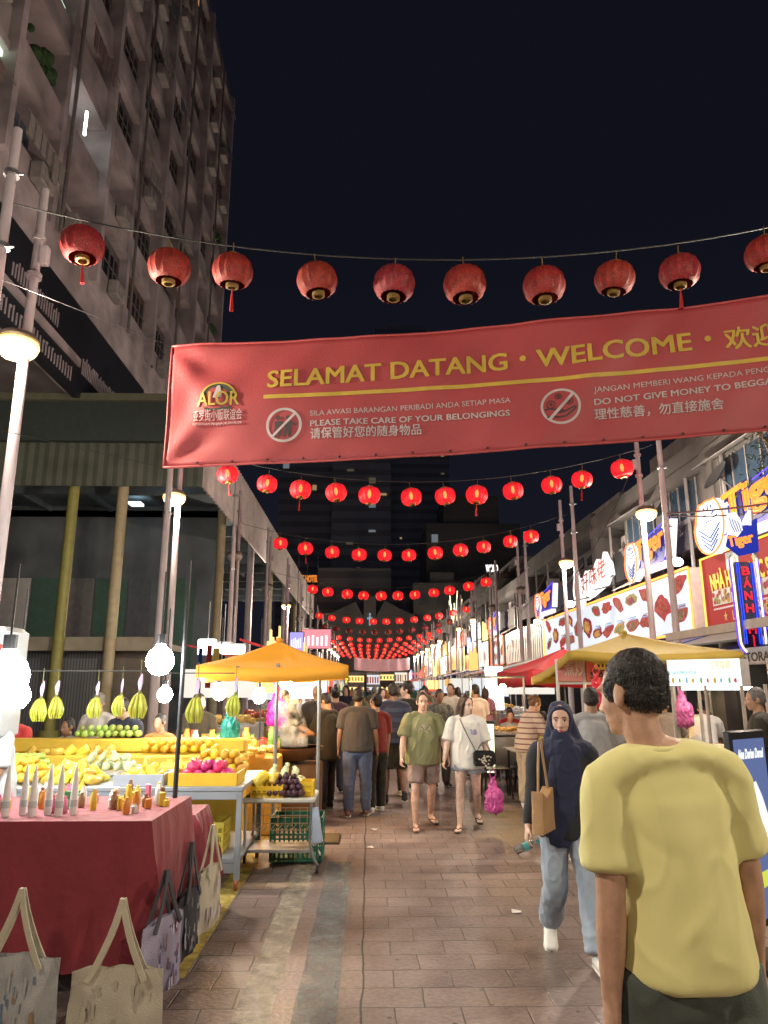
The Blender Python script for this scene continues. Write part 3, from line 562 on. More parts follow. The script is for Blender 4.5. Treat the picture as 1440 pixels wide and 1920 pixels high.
    def line(s,tt,pts,wd,mi=0,off=.009):
        for (ax,ay),(bx_,by) in zip(pts,pts[1:]):
            d=V3((bx_-ax,by-ay)); d=d.to_2d() if hasattr(d,'to_2d') else d; l=math.hypot(bx_-ax,by-ay) or 1; px,py=-(by-ay)/l*wd,(bx_-ax)/l*wd; ib.add([S(s+x,tt+y/AR,off)-o0 for x,y in ((ax-px,ay-py),(bx_-px,by-py),(bx_+px,by+py),(ax+px,ay+py))],[(0,1,2,3)],mi)
    s,tt=st(533,798); ring(s,tt,.175,.205)
    for sx_ in (-.065,.05):
        poly(s+sx_,tt,[(.026*math.cos(a*.628),.085+.028*math.sin(a*.628)) for a in range(10)],1)
        poly(s+sx_,tt,[(-.04,.045),(.03,.05),(.038,-.02),(.03,-.14),(.0,-.14),(-.005,-.04),(-.02,-.14),(-.05,-.135),(-.036,-.01)],1); line(s+sx_,tt,[(.03,.04),(.075,.0),(.10,.0)],.010,1)
    line(s,tt,[(-.135,-.14),(.135,.14)],.014,0,.011)
    s,tt=st(1051,763); ring(s,tt,.185,.212)
    for dx,dy,r in ((-.02,.12,.036),(-.10,.03,.048),(.09,.055,.042)):
        ring(s+dx,tt+dy/AR,r-.009,r,1,18,.009); line(s+dx,tt+dy/AR,[(.013,.014),(-.012,.012),(-.012,.002),(.012,-.002),(.012,-.013),(-.013,-.014)],.004,1); line(s+dx,tt+dy/AR,[(0,-.024),(0,.024)],.003,1)
    line(s,tt,[(-.17,-.03),(-.11,-.02),(-.03,-.045),(.02,-.045),(.03,-.07),(-.05,-.075)],.009,1); line(s,tt,[(.03,-.07),(.15,-.01),(.16,-.03),(.05,-.12),(-.03,-.13),(-.10,-.11),(-.15,-.125)],.009,1)
    line(s,tt,[(-.125,-.15),(.135,.14)],.016,0,.011)
    ib.build('notice_symbol',[wht,drk],t,smooth=None)
    # emblem at the left end
    eb=MB(); s,tt=st(411,752); 
    def ep(pts,mi,off=.007): eb.add([S(s+x,tt+y/AR,off)-o0 for x,y in pts],[tuple(range(len(pts)))],mi)
    ep([(.20*math.cos(a*math.pi/20),.20*math.sin(a*math.pi/20)+.0) for a in range(21)],0); 
    for k in range(20): a=k*math.pi/20; b=a+math.pi/20; eb.add([S(s+r*math.cos(q_),tt+r*math.sin(q_)/AR,.008)-o0 for r,q_ in ((.2,a),(.2,b),(.222,b),(.222,a))],[(0,1,2,3)],1)
    ep([(-.06,.02),(-.02,.17),(.0,.18),(.02,.17),(.05,.02)],2,.008); ep([(-.13,-.13),(.13,-.13),(.17,-.09),(-.17,-.09)],0)
    def ew(body,w,y,cap,mi,bold):
        vf=text_mesh(body,bold); xs=[v.x for v in vf[0]]; lay(vf,eb,s-w/2,tt+y/AR,w/(max(xs)-min(xs)),cap/.7,.010,mi)
    ew('ALOR',.50,-.07,.17,1,.02); ew('亚罗街小贩联谊会',.58,-.24,.10,3,.01); ew('PERSATUAN PENJAJA JALAN ALOR',.58,-.30,.03,3,.01)
    eb.build('emblem',[M('emblem green',(.035,.05,.03),.5),M('emblem gold',(.42,.29,.05),.5),M('emblem pale',(.45,.40,.38),.5),M('emblem pink',(.55,.36,.36),.6)],t,smooth=None)
banner()
# ------------------------------------------------------------------ shophouse row on the right
SX=8.45
def shophouse(i,y0,y1,h,tone,seed):
    rnd=random.Random(seed); t=thing('shophouse',['shabby grey shophouse nearest the camera, its balcony holding a dish aerial','stained grey shophouse right behind the widest backlit menu board','old low shophouse with a metal clad front between two menu boards','old shophouse behind the second bright menu board down the street','grey shophouse halfway down the right side of the street','dark distant shophouse well down the right side','plain far shophouse towards the end of the right side','farthest shophouse of the right-hand row'][i],'shophouse',(SX,(y0+y1)/2,0),0,'shophouses along the right side')
    oy=(y0+y1)/2
    def P(mb,name,m,par=t): mb.v=[(x-SX,y-oy,z) for x,y,z in mb.v]; return mb.build(name,m,par)
    wall=M('shophouse wall %d'%tone,((.085,.078,.076),(.105,.097,.093),(.065,.062,.062))[tone],.85,0,.4,.8,.25,10)
    mb=MB(); mb.bx(SX+.9,SX+6,y0,y1,3.0,h-.3); mb.bx(SX+3.4,SX+6,y0,y1,0,3.0); 
    for y in (y0+.15,y1-.15): mb.bx(SX,SX+3.4,y-.15,y+.15,0,h-.3)
    P(mb,'wall',wall)
    mb=MB(); mb.bx(SX-.1,SX+3.4,y0+.3,y1-.3,2.85,3.1); P(mb,'ceiling',dark_p)
    fl=[3.1,5.25] if h<8.2 else [3.1,5.3,7.6]
    for z in fl:
        nb=3
        for b in range(nb):
            ya=y0+.3+(y1-y0-.6)*b/nb; yb=y0+.3+(y1-y0-.6)*(b+1)/nb; r=rnd.random(); zt=min(z+2.2,h-.35)
            if r<.55:
                mb=MB(); mb.bx(SX,SX+.12,ya,yb,z,z+.85); mb.bx(SX-.06,SX+.18,ya,yb,z+.85,z+.93); mb.bx(SX,SX+.9,ya,yb,z-.1,z); P(mb,'balcony',wall)
                m2=MB(); m2.bx(SX+.86,SX+.9,ya+.4,ya+1.3,z,z+1.9); m2.bx(SX+.86,SX+.9,ya+1.5,yb-.2,z+.9,z+1.8); P(m2,'window',glassd)
                if rnd.random()<.5:
                    m3=MB(); m3.bx(SX+.3,SX+.75,ya+.3,ya+1.1,z+.95,z+1.5); P(m3,'air_conditioner',M('unit casing',(.35,.33,.32),.6))
            else:
                mb=MB(); mb.bx(SX+.05,SX+.9,ya,yb,z,zt); w_=P(mb,'bay_wall',wall)
                m2=MB(); m2.bx(SX+.02,SX+.05,ya+.35,yb-.35,z+.8,z+1.75); P(m2,'window',[glassd if rnd.random()<.6 else M('blue glass',(.03,.05,.08),.2)],w_)
                m3=MB(); 
                for q in range(5): yy=ya+.35+(yb-ya-.7)*q/4; m3.bx(SX-.01,SX+.02,yy-.02,yy+.02,z+.78,z+1.77)
                m3.bx(SX-.05,SX+.05,ya+.25,yb-.25,z+.68,z+.78); P(m3,'window_frame',M('frame paint',(.22,.21,.2),.6),w_)
                if rnd.random()<.5: m4=MB(); m4.add([(SX-.02,ya+.2,z+1.9),(SX-.02,yb-.2,z+1.9),(SX-.6,yb-.2,z+1.6),(SX-.6,ya+.2,z+1.6)],[(0,1,2,3)]); m4.v+=[(x,y,zz+.02) for x,y,zz in m4.v]; m4.f+=[(7,6,5,4),(0,4,5,1),(1,5,6,2),(2,6,7,3),(3,7,4,0)]; m4.m+=[0]*5; P(m4,'window_hood',concrete)
    mb=MB(); mb.bx(SX-.12,SX+6,y0,y1,h-.3,h); mb.bx(SX-.05,SX+.15,y0,y1,h,h+.5); P(mb,'roof',wall)
    mb=MB(); mb.bx(SX+1.5,SX+4.5,y0+1,y1-2.2,h,h+1.2+rnd.random()); mb.cyl((SX+2.2,y1-1.4,h),(SX+2.2,y1-1.4,h+1.1),.55,n=14); P(mb,'roof_tank',concrete)
    for q in range(2):
        yy=rnd.uniform(y0+.6,y1-.6); mb=MB(); mb.cyl((SX-.05,yy,3.1),(SX-.05,yy,h),.05,n=6); P(mb,'drain_pipe',M('pipe paint',(.22,.2,.2)))
    if i in (0,1):
        mb=MB(); yy=(y1-1.2) if i==0 else y0+2.0; mb.lathe([(.0,-.06),(.2,-.04),(.38,.04),(.385,.05),(.2,-.03),(0,-.05)],16); R=Matrix.Rotation(-1.0,3,'Y'); mb.v=[tuple(R@V3(p)+V3((SX-.35,yy,6.5))) for p in mb.v]; mb.cyl((SX,yy,6.2),(SX-.3,yy,6.5),.025,n=6); P(mb,'satellite_dish',M('dish',(.06,.06,.065),.5))
    # open shop floor, lit by tubes
    mb=MB(); mb.bx(SX+3.3,SX+3.4,y0+.3,y1-.3,0,2.85); P(mb,'shop_back_wall',M('shop tiles %d'%(i%3),((.42,.44,.40),(.40,.30,.2),(.30,.38,.36))[i%3],.4,0,.25,2))
    for q in range(2):
        yy=y0+(y1-y0)*(q+.5)/2; mb=MB(); mb.box((SX+1.6,yy,2.75),(.08,1.6,.06)); P(mb,'tube_light',TUBE)
    mb=MB()
    ya,yb=y0+.2,y1-.2; mb.add([(SX,ya,3.02),(SX,yb,3.02),(SX-1.35,yb,2.62),(SX-1.35,ya,2.62)],[(0,1,2,3)]); mb.v+=[(x,y,z-.04) for x,y,z in mb.v]; mb.f+=[(7,6,5,4),(0,4,5,1),(1,5,6,2),(2,6,7,3),(3,7,4,0)]; mb.m+=[0]*5
    P(mb,'awning',M('awning %d'%(i%3),((.05,.05,.055),(.03,.05,.16),(.30,.05,.04))[i%3],.6))
TUBE=glow('tube light',(.92,1,.97),14,True)
for i,(y0,y1,h,tone) in enumerate(((7,17.2,7.5,1),(17.2,26.5,7.4,0),(26.5,38,7.6,2),(38,47,7.2,0),(47,58,8.6,2),(58,70,7.8,1),(70,84,8.4,0),(84,104,8.0,2))): shophouse(i,y0,y1,h,tone,11+i)
# ------------------------------------------------------------------ signs on the shophouses (faces look at the street)
def face(x,y0,y1,z0,z1):
    "frame of a sign whose face looks to -x: origin far low corner, reading direction towards the viewer"
    return V3((x,y1,z0)),V3((0,-1,0)),V3((0,0,1))
def food_mat(k):
    key='food print %d'%k
    if key in _M: return _M[key]
    cols=(((.42,.01,.04),(.75,.08,.08)),((.60,.24,.02),(.9,.5,.12)),((.30,.03,.03),(.70,.12,.06)),((.10,.24,.05),(.55,.45,.12)),((.45,.30,.16),(.25,.10,.06)),((.14,.02,.05),(.5,.04,.10)))[k%6]
    m=bpy.data.materials.new(key); m.use_nodes=True; nt=m.node_tree; N=nt.nodes; L=nt.links; b=N['Principled BSDF']; _M[key]=m
    t=N.new('ShaderNodeTexCoord'); v=N.new('ShaderNodeTexVoronoi'); v.inputs['Scale'].default_value=9; L.new(t.outputs['Object'],v.inputs['Vector']); r=N.new('ShaderNodeValToRGB'); r.color_ramp.elements[0].color=tuple(q*.8 for q in cols[0])+(1,); r.color_ramp.elements[1].color=tuple(q*.9 for q in cols[1])+(1,); r.color_ramp.elements[1].position=.8
    L.new(v.outputs['Color'],r.inputs[0]); b.inputs['Base Color'].default_value=(.03,.02,.02,1); b.inputs['Specular IOR Level'].default_value=.05; b.inputs['Roughness'].default_value=.9; L.new(r.outputs[0],b.inputs['Emission Color']); b.inputs['Emission Strength'].default_value=.42; m.cycles.emission_sampling='NONE'; return m
panel_w=lambda es,nm:glow(nm,(.80,.88,1.0),es*.8,True)
def menu_board(label,y0,y1,z0,z1,es,rimcol,seed,n,x=8.0,group=None,small=False):
    t=thing('menu_board',label,'menu board',(x,(y0+y1)/2,z0),group=group); oy=(y0+y1)/2; rnd=random.Random(seed)
    W=y1-y0; H=z1-z0; mb=MB(); mb.bx(.02,.35,-W/2,W/2,0,H); mb.build('casing',M('sign casing',(.45,.36,.36),.6),t)
    mb=MB(); mb.bx(0,.02,-W/2+.05,W/2-.05,.05,H-.05); mb.build('panel',panel_w(es,'menu panel %.2f'%es),t)
    mb=MB(); mb.tube([(-.03,-W/2,0),(-.03,W/2,0),(-.03,W/2,H),(-.03,-W/2,H)],.032,6,True); mb.build('neon_border',glow('neon '+rimcol[0],rimcol[1],3.2),t)
    k=0; x_=-W/2+.3
    for c in range(n):
        cw=(W-.4)/n; cy=W/2-.25-cw*(c+.5)
        rows=[(.5,.47)] if rnd.random()<.25 else [(.74,.27),(.26,.27)]
        for (fz,rr) in rows:
            cz=H*fz; ry=min(cw*.47,rr*H*1.3); rz=rr*H*.92; ang=rnd.uniform(-.7,.7); pts=[]
            for a in range(18):
                g=a*math.pi/9; r=1+.40*noise.noise((math.cos(g)*1.9+c*3.3,math.sin(g)*1.9,fz*9+seed)); e_=ry*r*math.cos(g); f_=rz*r*.62*math.sin(g); py=e_*math.cos(ang)-f_*math.sin(ang); pz=(e_*math.sin(ang)+f_*math.cos(ang))*.95; pts.append((-.006,cy+py,cz+pz*.8+.05*H*(len(rows)>1)))
            mb=MB(); mb.add(pts,[tuple(range(17,-1,-1))]); mb.add([(-.009,cy+(p[1]-cy)*.62+.04,cz+(p[2]-cz)*.62) for p in pts],[tuple(range(17,-1,-1))],1); q=rnd.choice((0,0,1,2,3,4,5,0,2)); mb.build('food_picture',[food_mat(q),food_mat(q+2)],t,smooth=None)
            if not small:
                mb=MB(); zz=cz-rz-.06
                for l in range(2): mb.bx(-.007,-.004,cy-cw*.3,cy+cw*rnd.uniform(.1,.3),zz-.07*l-.02,zz-.07*l+.02)
                mb.build('caption_bar',glow('caption blue',(.30,.45,.75),.55),t)
    return t
menu_board('longest backlit menu board of dish photos with orange neon rim above yellow umbrella',17.7,33,3.03,4.62,.95,('orange',(1,.25,.03)),2,13)
menu_board('backlit menu board with red orange rim beyond the metal clad shopfront',43.3,47.6,3.0,4.65,.6,('red orange',(1,.13,.03)),5,5)
def beer_sign(label,y0,y1,z0,z1,x=7.75):
    t=thing('neon_beer_sign',label,'neon sign',(x,(y0+y1)/2,z0),group='neon beer signs on the shophouses'); W=y1-y0; H=z1-z0; Q=lambda a,b,d=0:(d,W/2-a*W,b*H)   # a: 0 far .. 1 near
    blue=glow('sign blue',(.012,.028,.36),.9,True); wh=glow('sign white',(1,.96,1),1.05,True); orn=glow('sign orange',(1,.36,.02),1.15); rim=glow('neon red orange',(1,.10,.02),2.4); pur=glow('neon violet',(.10,.05,.9),1.8); stp=glow('stripe blue',(.03,.12,.45),.6)
    mb=MB(); mb.prism([Q(.30,.30),Q(.22,.16),Q(.84,.12),Q(1.0,1.0),Q(.55,.80),Q(.3,.62)],.16,(1,0,0)); mb.build('panel',blue,t,smooth=None)
    mb=MB(); mb.prism([Q(.86,.20,-.02),Q(.93,.16,-.02),Q(1.03,.97,-.02),Q(.97,.92,-.02)],.2,(1,0,0)); mb.prism([Q(.26,.02,-.02),Q(.84,.0,-.02),Q(.85,.13,-.02),Q(.24,.17,-.02)],.2,(1,0,0)); mb.build('white_band',wh,t,smooth=None)
    mb=MB(); out=[Q(.15+.135*math.sin(g)*(1.12 if 1.2<g<5 else 1)-.02,.42-.0+.50*math.cos(g)*(1 if math.cos(g)<0 else .9)+(.07 if abs(g-.75)<.2 or abs(g-5.53)<.2 else 0)) for g in [k*6.283/20 for k in range(20)]]
    mb.prism([(p[0]-.04,p[1],p[2]) for p in out],.2,(1,0,0)); mb.build('emblem',wh,t,smooth=None)
    mb=MB(); mb.tube([(-.07,p[1],p[2]) for p in out],.022,5,True); mb.build('emblem_rim',rim,t)
    mb=MB()
    for k in range(4): mb.tube([Q(.025+.012*k,.40-.09*k,-.06),Q(.13,.20-.075*k,-.06),Q(.235-.012*k,.40-.09*k,-.06)],.016,4)
    for (p,q) in (((.06,.66),(.10,.60)),((.20,.66),(.16,.60)),((.13,.80),(.13,.70)),((.09,.77),(.10,.72)),((.17,.77),(.16,.72)),((.10,.50),(.16,.50)),((.04,.56),(.08,.53)),((.22,.56),(.18,.53))): mb.tube([Q(*p,-.06),Q(*q,-.06)],.015,4)
    mb.build('emblem_stripe',stp,t)
    org=V3(Q(.28,.36,-.05)); xd=V3((0,-1,.07)); yd=V3((0,.03,1))
    mb=MB(); text_on(mb,'Tiger',org,xd,yd,W*.62,H*.46,.05); mb.build('lettering',orn,t,smooth=None)
    mb=MB(); text_on(mb,'Tiger',org,xd,yd,W*.62,H*.46,.05,outline=.010,off=.02); mb.build('letter_outline',rim,t)
    mb=MB(); text_on(mb,'Tiger',org+V3((.03,-.03,-.03)),xd,yd,W*.63,H*.47,.12); mb.build('letter_shadow',glow('sign navy',(.02,.01,.16),.4),t,smooth=None)
    mb=MB(); mb.tube([Q(.24,.16,-.04),Q(.84,.12,-.04),Q(.9,.2,-.04),Q(1.02,1.02,-.04),Q(.55,.83,-.04)],.016,5); mb.build('neon_rim',pur,t)
    mb=MB()
    for a in (.35,.75): mb.cyl((.14,W/2-a*W,-.15),(.7,W/2-a*W,.35*H),.025,n=6)
    mb.build('bracket',dark_p,t); return t
beer_sign('biggest neon beer sign, nearest the camera, above the red restaurant board',11.7,16.4,4.72,6.0)
beer_sign('neon beer sign above the near end of the longest menu board',18.0,21.2,4.78,5.95)
beer_sign('small neon beer sign over the far end of the longest menu board',30,33.2,4.75,5.95)
beer_sign('tiny distant neon beer sign above the second menu board',43.6,46.2,4.75,6.1)
def flame_sign():
    t=thing('flame_letter_sign','glowing white flame shaped sign with red Chinese brush strokes','neon sign',(7.8,25.2,4.7)); W=4.3; wh=glow('flame white',(1,.97,.92),1.25,True)
    tops=[(0,.6),(.05,1.05),(.09,1.35),(.13,1.0),(.19,.85),(.24,.95),(.3,.78),(.36,1.0),(.40,1.12),(.45,.95),(.5,1.08),(.55,.92),(.6,.95),(.66,1.2),(.72,1.32),(.78,1.2),(.84,1.18),(.89,1.45),(.95,1.15),(1.0,1.0),(1.03,.55),(.96,.5),(.9,.3),(.55,.10),(.35,.02),(.3,.3),(.25,-.1),(.17,-.22),(.08,-.1),(.02,.2)]
    mb=MB(); mb.prism([(0,W/2-a*W,b*.95) for a,b in tops],.15,(1,0,0)); mb.build('panel',wh,t,smooth=None)
    mb=MB(); text_on(mb,'好味佬',(-.02,W/2-.28*W,.32),(0,-1,.1),(0,0,1),W*.66,.5,.01)
    for a0 in (.08,.17): mb.prism([(-.02,W/2-(a0+p)*W,q*.95) for p,q in ((0,.3),(.05,.35),(.03,.55),(.0,.9),(.0,.6))],-.01,(1,0,0))
    mb.prism([(-.02,W/2-p*W,q*.95) for p,q in ((.1,.0),(.2,.02),(.16,.12),(.14,.25),(.12,.1))],-.01,(1,0,0)); mb.build('brush_stroke',M('brush red',(.35,.02,.01),.6),t,smooth=None)
    mb=MB(); mb.tube([(.08,W/2+.05,.3),(.08,-W/2-.1,.5)],.03,5); mb.cyl((.1,0,.3),(.65,0,.3),.03,n=6); mb.build('bracket',dark_p,t)
flame_sign()
def red_board():
    y0,y1,z0,z1=9.4,17.0,3.03,4.68; W=y1-y0; H=z1-z0; t=thing('restaurant_board','red restaurant signboard with yellow Vietnamese lettering and four dish photos','signboard',(8.0,(y0+y1)/2,z0))
    mb=MB(); mb.bx(0,.3,-W/2,W/2,0,H); mb.build('panel',M('board red',(.035,.004,.004),.7,em=(.40,.035,.03),es=.85,sample=False,spec=.05),t)
    mb=MB(); mb.tube([(-.03,-W/2,0),(-.03,W/2,0),(-.03,W/2,H),(-.03,-W/2,H)],.022,6,True); mb.build('neon_border',glow('neon amber',(1,.48,.04),2.2),t)
    ye=glow('board yellow',(.80,.60,.04),.7); xd=(0,-1,0); yd=(0,.12,1)
    mb=MB(); text_on(mb,'NHÀ HÀNG ĐẶC SẢN',(-.01,W/2-.40,.86),xd,yd,3.0,.36,.05,off=.004); mb.build('heading_lettering',ye,t,smooth=None)
    mb=MB(); text_on(mb,'LẨU.BÒ HUẾ',(-.01,W/2-1.25,.12),xd,(0,0,1),1.5,.2,.03,off=.004); text_on(mb,'★',(-.01,W/2-.85,.12),xd,(0,0,1),.17,.2,off=.004); mb.build('footer_lettering',glow('board gold',(.65,.42,.15),.55),t,smooth=None)
    mb=MB(); mb.bx(-.012,0,-W/2+.2,W/2-.4,.40,.44); mb.build('white_rule',glow('rule white',(.7,.5,.5),.55),t)
    for k in range(8):
        yy=W/2-.40-.44*k; mb=MB(); mb.bx(-.012,0,yy-.40,yy,.5,.84,0); 
        for a in range(9): mb.ell((-.012,yy-.08-.03*a+random.Random(a+k).uniform(-.04,.04),.67+random.Random(a*7+k).uniform(-.11,.11)),(.004,.07,.06),8,1+a%2)
        mb.build('food_picture',[glow('photo pale',(.55,.50,.42),.7),food_mat(k),food_mat(k+3)],t,smooth=None)
    mb=MB(); mb.bx(-.012,0,W/2-1.75,W/2-1.2,1.22,1.60,0); mb.tube([(-.014,W/2-1.48+.13*math.cos(a*.4),1.40+.12*math.sin(a*.4)) for a in range(14)],.012,4,mi=1); mb.build('portrait_panel',[glow('portrait pale',(.60,.56,.50),.6),M('ink',(.15,.14,.13))],t,smooth=None)
red_board()
def pole_sign():
    c=V3((5.85,11,2.12)); t=thing('banh_mi_sign','tall neon sandwich bar sign with small beer emblem on top, facing the camera','neon sign',c); t.scale=(.82,.82,.8)
    Xc=.0; bl=glow('neon blue',(.02,.06,1),2.2); rd=glow('neon pure red',(1,.02,.03),1.6); wa=glow('neon warm white',(1,.72,.45),2.2); pu=glow('neon violet',(.10,.05,.9),1.8)
    mb=MB(); mb.bbox((Xc,.06,1.02),(.36,.08,1.72),.02); mb.build('panel',M('sign navy board',(.02,.022,.06),.5),t)
    u=[(-.24,0,1.95),(-.24,0,.38)]+[(-.24+.24*(1-math.cos(a*.26)),0,.38-.28*math.sin(a*.26)) for a in range(1,7)]; u+=[(-x,y,z) for x,y,z in reversed(u)]
    mb=MB(); mb.tube(u,.018,6); mb.build('neon_border',wa,t)
    mb=MB(); mb.tube([(x*1.14,y+.02,z-.02) for x,y,z in u],.012,6); mb.build('neon_outer',pu,t)
    mb=MB()
    for sx_ in (-.16,-.12,.12,.16): mb.tube([(sx_,-.01,1.85),(sx_,-.01,.3)],.009,5)
    mb.build('blue_tube',bl,t)
    mb=MB()
    for k,ch in enumerate('BÁNH'): text_on(mb,ch,(0,-.02,1.62-.24*k),(1,0,0),(0,0,1),.15,.16,0,outline=.005,center=True)
    for k,ch in enumerate('MÌ'): text_on(mb,ch,(0,-.02,.50-.24*k),(1,0,0),(0,0,1),.15 if k==0 else .04,.16,0,outline=.005,center=True)
    mb.build('lettering',rd,t)
    mb=MB(); mb.prism([(-.28,-.02,2.2),(-.05,-.02,2.0),(.30,-.02,2.08),(.34,-.02,2.75),(.1,-.02,2.6),(-.2,-.02,2.5)],.1,(0,1,0)); mb.build('emblem_panel',glow('sign blue',(.012,.028,.36),.9),t,smooth=None)
    mb=MB(); mb.prism([(-.26,-.05,2.42),(-.1,-.05,2.36),(.02,-.05,2.5),(.0,-.05,2.72),(-.08,-.05,2.86),(-.22,-.05,2.84),(-.28,-.05,2.66)],.06,(0,1,0)); mb.prism([(.02,-.05,2.62),(.14,-.05,2.84),(.22,-.05,2.9),(.2,-.05,2.6)],.06,(0,1,0)); mb.build('emblem',glow('sign white',(1,.96,1),1.05,True),t,smooth=None)
    mb=MB()
    for k in range(4): mb.tube([(-.22+.05*k,-.06,2.74-.02*k),(-.19+.05*k,-.06,2.58),(-.14+.04*k,-.06,2.46)],.008,4)
    mb.build('emblem_stripe',glow('stripe blue',(.03,.12,.45),.6),t)
    mb=MB(); text_on(mb,'Tiger',(-.30,-.06,2.16),(1,0,.22),(-.1,0,1),.52,.2,.05); mb.build('beer_lettering',glow('sign orange',(1,.36,.02),1.15),t,smooth=None)
    mb=MB(); text_on(mb,'Tiger',(-.30,-.065,2.16),(1,0,.22),(-.1,0,1),.52,.2,.05,outline=.006); mb.build('letter_outline',glow('neon red orange',(1,.10,.02),2.4),t)
    mb=MB(); mb.cyl((.30,.12,-2.65),(.30,.12,3.0),.045,n=10); mb.cyl((0,.12,1.0),(.3,.12,1.0),.025,n=6); mb.cyl((0,.12,2.4),(.3,.12,2.4),.025,n=6); mb.build('post',steel,t)
pole_sign()
# farther shop signs, block after block
rs=random.Random(21)
FARS=[((1,.62,.2),'amber'),((1,.95,.85),'white'),((1,.12,.06),'red'),((.9,.95,1),'cold white'),((1,.4,.1),'orange'),((.5,1,.3),'green'),((.4,.5,1),'blue')]
yy=48.2; k=0; used={}
while yy<103:
    W=rs.uniform(2.2,5.5); col,nm=FARS[rs.choice((0,1,1,2,3,4,1,4))]; z0=rs.uniform(2.7,3.1); H=rs.uniform(1.2,2.2); c=used.get(nm,0); used[nm]=c+1
    t=thing('shop_sign','bright %s shop sign, %s of its colour down the far right side'%(nm,ORD[c]),'shop sign',(7.9,yy+W/2,z0),group='lit shop signs far down the right side')
    mb=MB(); mb.bx(.02,.3,-W/2,W/2,0,H); mb.build('casing',dark_p,t)
    mb=MB(); mb.bx(0,.02,-W/2+.06,W/2-.06,.06,H-.06); mb.build('panel',glow('far sign '+nm,col,rs.choice((.8,1.2,1.8)),True),t)
    mb=MB()
    for q in range(int(W*3)): a=-W/2+.2+rs.random()*(W-.4); h=rs.uniform(.2,.6)*H; b=rs.uniform(.1,.3)*H; mb.bx(-.008,-.004,a,a+rs.uniform(.05,.25),b,b+h)
    mb.build('figure',food_mat(rs.randint(0,5)),t)
    if rs.random()<.8:
        mb=MB(); n=rs.randint(3,6)
        for q in range(n): a=-W*.35+W*.7*q/n; mb.prism([(0,a,H+.1),(0,a+.35,H+.1),(0,a+.3,H+rs.uniform(.7,1.5)),(0,a+.1,H+rs.uniform(.6,1.2))],.1,(1,0,0))
        mb.build('top_letter',glow('top '+FARS[(k*3)%7][1],FARS[(k*3)%7][0],1.6),t,smooth=None)
    yy+=W+rs.uniform(.1,.9); k+=1
# metal clad front between the boards
t=thing('metal_cladding','dull corrugated metal cladding over a closed shopfront below the small beer sign','cladding',(8.0,38,2.95)); mb=MB()
for q in range(44): mb.box((.05+.03*(q%2),-5+q*.222,.85),(.06,.2,1.75))
mb.build('sheet',M('cladding',(.36,.31,.29),.4,.6,.3,2,.1,6),t)
mb=MB()
for q in range(6): mb.box((-.02,-4+q*1.6,1.0),(.03,.5,.03),rx=.5*q)
mb.build('trim',steel,t)
# flood lamps on arms
for (u,v,D,lab) in ((1007,1166,33,'small white floodlight at the left end of the longest menu board'),(1068,1133,24.5,'white floodlight on a short arm near the second right street lamp'),(1108,1113,23,'small floodlight under the flame shaped sign'),(1268,1054,18.5,'small floodlight above the near end of the longest menu board')):
    p=at(u,v,D); t=thing('flood_lamp',lab,'floodlight',p); mb=MB(); mb.ell((0,-.05,0),(.17,.09,.12),10); mb.build('bulb',glow('flood lamp',(.9,1,1),16,True),t,smooth=180); mb=MB(); mb.cyl((0,0,.1),(8.4-p.x,.2,.4),.02,n=5); mb.bbox((0,.05,0),(.3,.08,.24),.02); mb.build('arm',dark_p,t)
# ------------------------------------------------------------------ far end of the street
def far_tower(label,X,Y,W,Dp,H,tone,seed,wn_):
    t=thing('distant_tower',label,'tower',(X,Y,0),group='dark towers beyond the street'); rnd=random.Random(seed)
    mb=MB(); mb.bx(-W/2,W/2,0,Dp,0,H); mb.bx(-W*.3,W*.3,2,Dp-2,H,H+6); mb.build('wall',M('far wall %d'%tone,((.72,.74,.78),(.75,.74,.72),(.22,.215,.21))[tone],.9,stripe=(2,3.4,(.5,.51,.54) if tone<2 else (.2,.2,.2),.45)),t)
    nz=int(H/3.4); nx=int(W/3)
    for q in range(wn_):
        i=rnd.randint(0,nx-1); j=rnd.randint(int(nz*.4),nz-1); mb=MB()
        mb.bx(-W/2+1+i*3,-W/2+1+i*3+rnd.choice((.7,1.2,1.8)),-.12,-.07,j*3.4+1,j*3.4+rnd.choice((1.6,2.6))); mb.build('lit_window',glow(*rnd.choice((('far lit warm',(1,.66,.3),.3),('far lit pale',(.8,.9,1),.16),('far lit dim',(.9,.7,.45),.08),('far lit dim',(.9,.7,.45),.08)))),t)
far_tower('dark slim tower with a few lit windows above the left lanterns',-14,210,26,20,92,0,1,16)
far_tower('tall dark tower with scattered warm windows above the middle lanterns',12,250,34,20,130,0,2,22)
far_tower('dark tower between the slim tower and the tall one',-2,190,16,16,70,0,3,9)
far_tower('pale blocky building with a few windows past the street end',20,135,18,18,32,2,4,5)
far_tower('low dark building closing the end of the street',-3,150,26,14,20,1,6,8)
def roof_sign(body,label,u0,u1,v,D,cap,col,es,post):
    a=at(u0,v,D); b=at(u1,v,D); t=thing('roof_sign',label,'roof sign',a); mb=MB(); text_on(mb,body,(0,0,0),(1,0,0),(0,0,1),b.x-a.x,cap,.05); mb.v=[(x,y*1+(0),z) for x,y,z in mb.v]; mb.build('lettering',glow('roof sign '+body,col,es),t,smooth=None)
    mb=MB(); mb.bx(-.2,b.x-a.x+.2,.1,.3,-.5,-.15)
    for k in range(3): xx=(b.x-a.x)*(.1+.4*k); mb.bx(xx-.08,xx+.08,.15,.3,-a.z+post,-.2)
    mb.build('frame',dark_p,t)
roof_sign('WOLO','white lit four letter roof sign above the right shophouses',911,934,1072,120,1.2,(1,1,1),1.6,18)
roof_sign('BOUTIQUE HOTEL','orange lit hotel roof sign partly hidden by the canopy edge',533,596,1091,140,1.3,(1,.30,.05),.9,0)
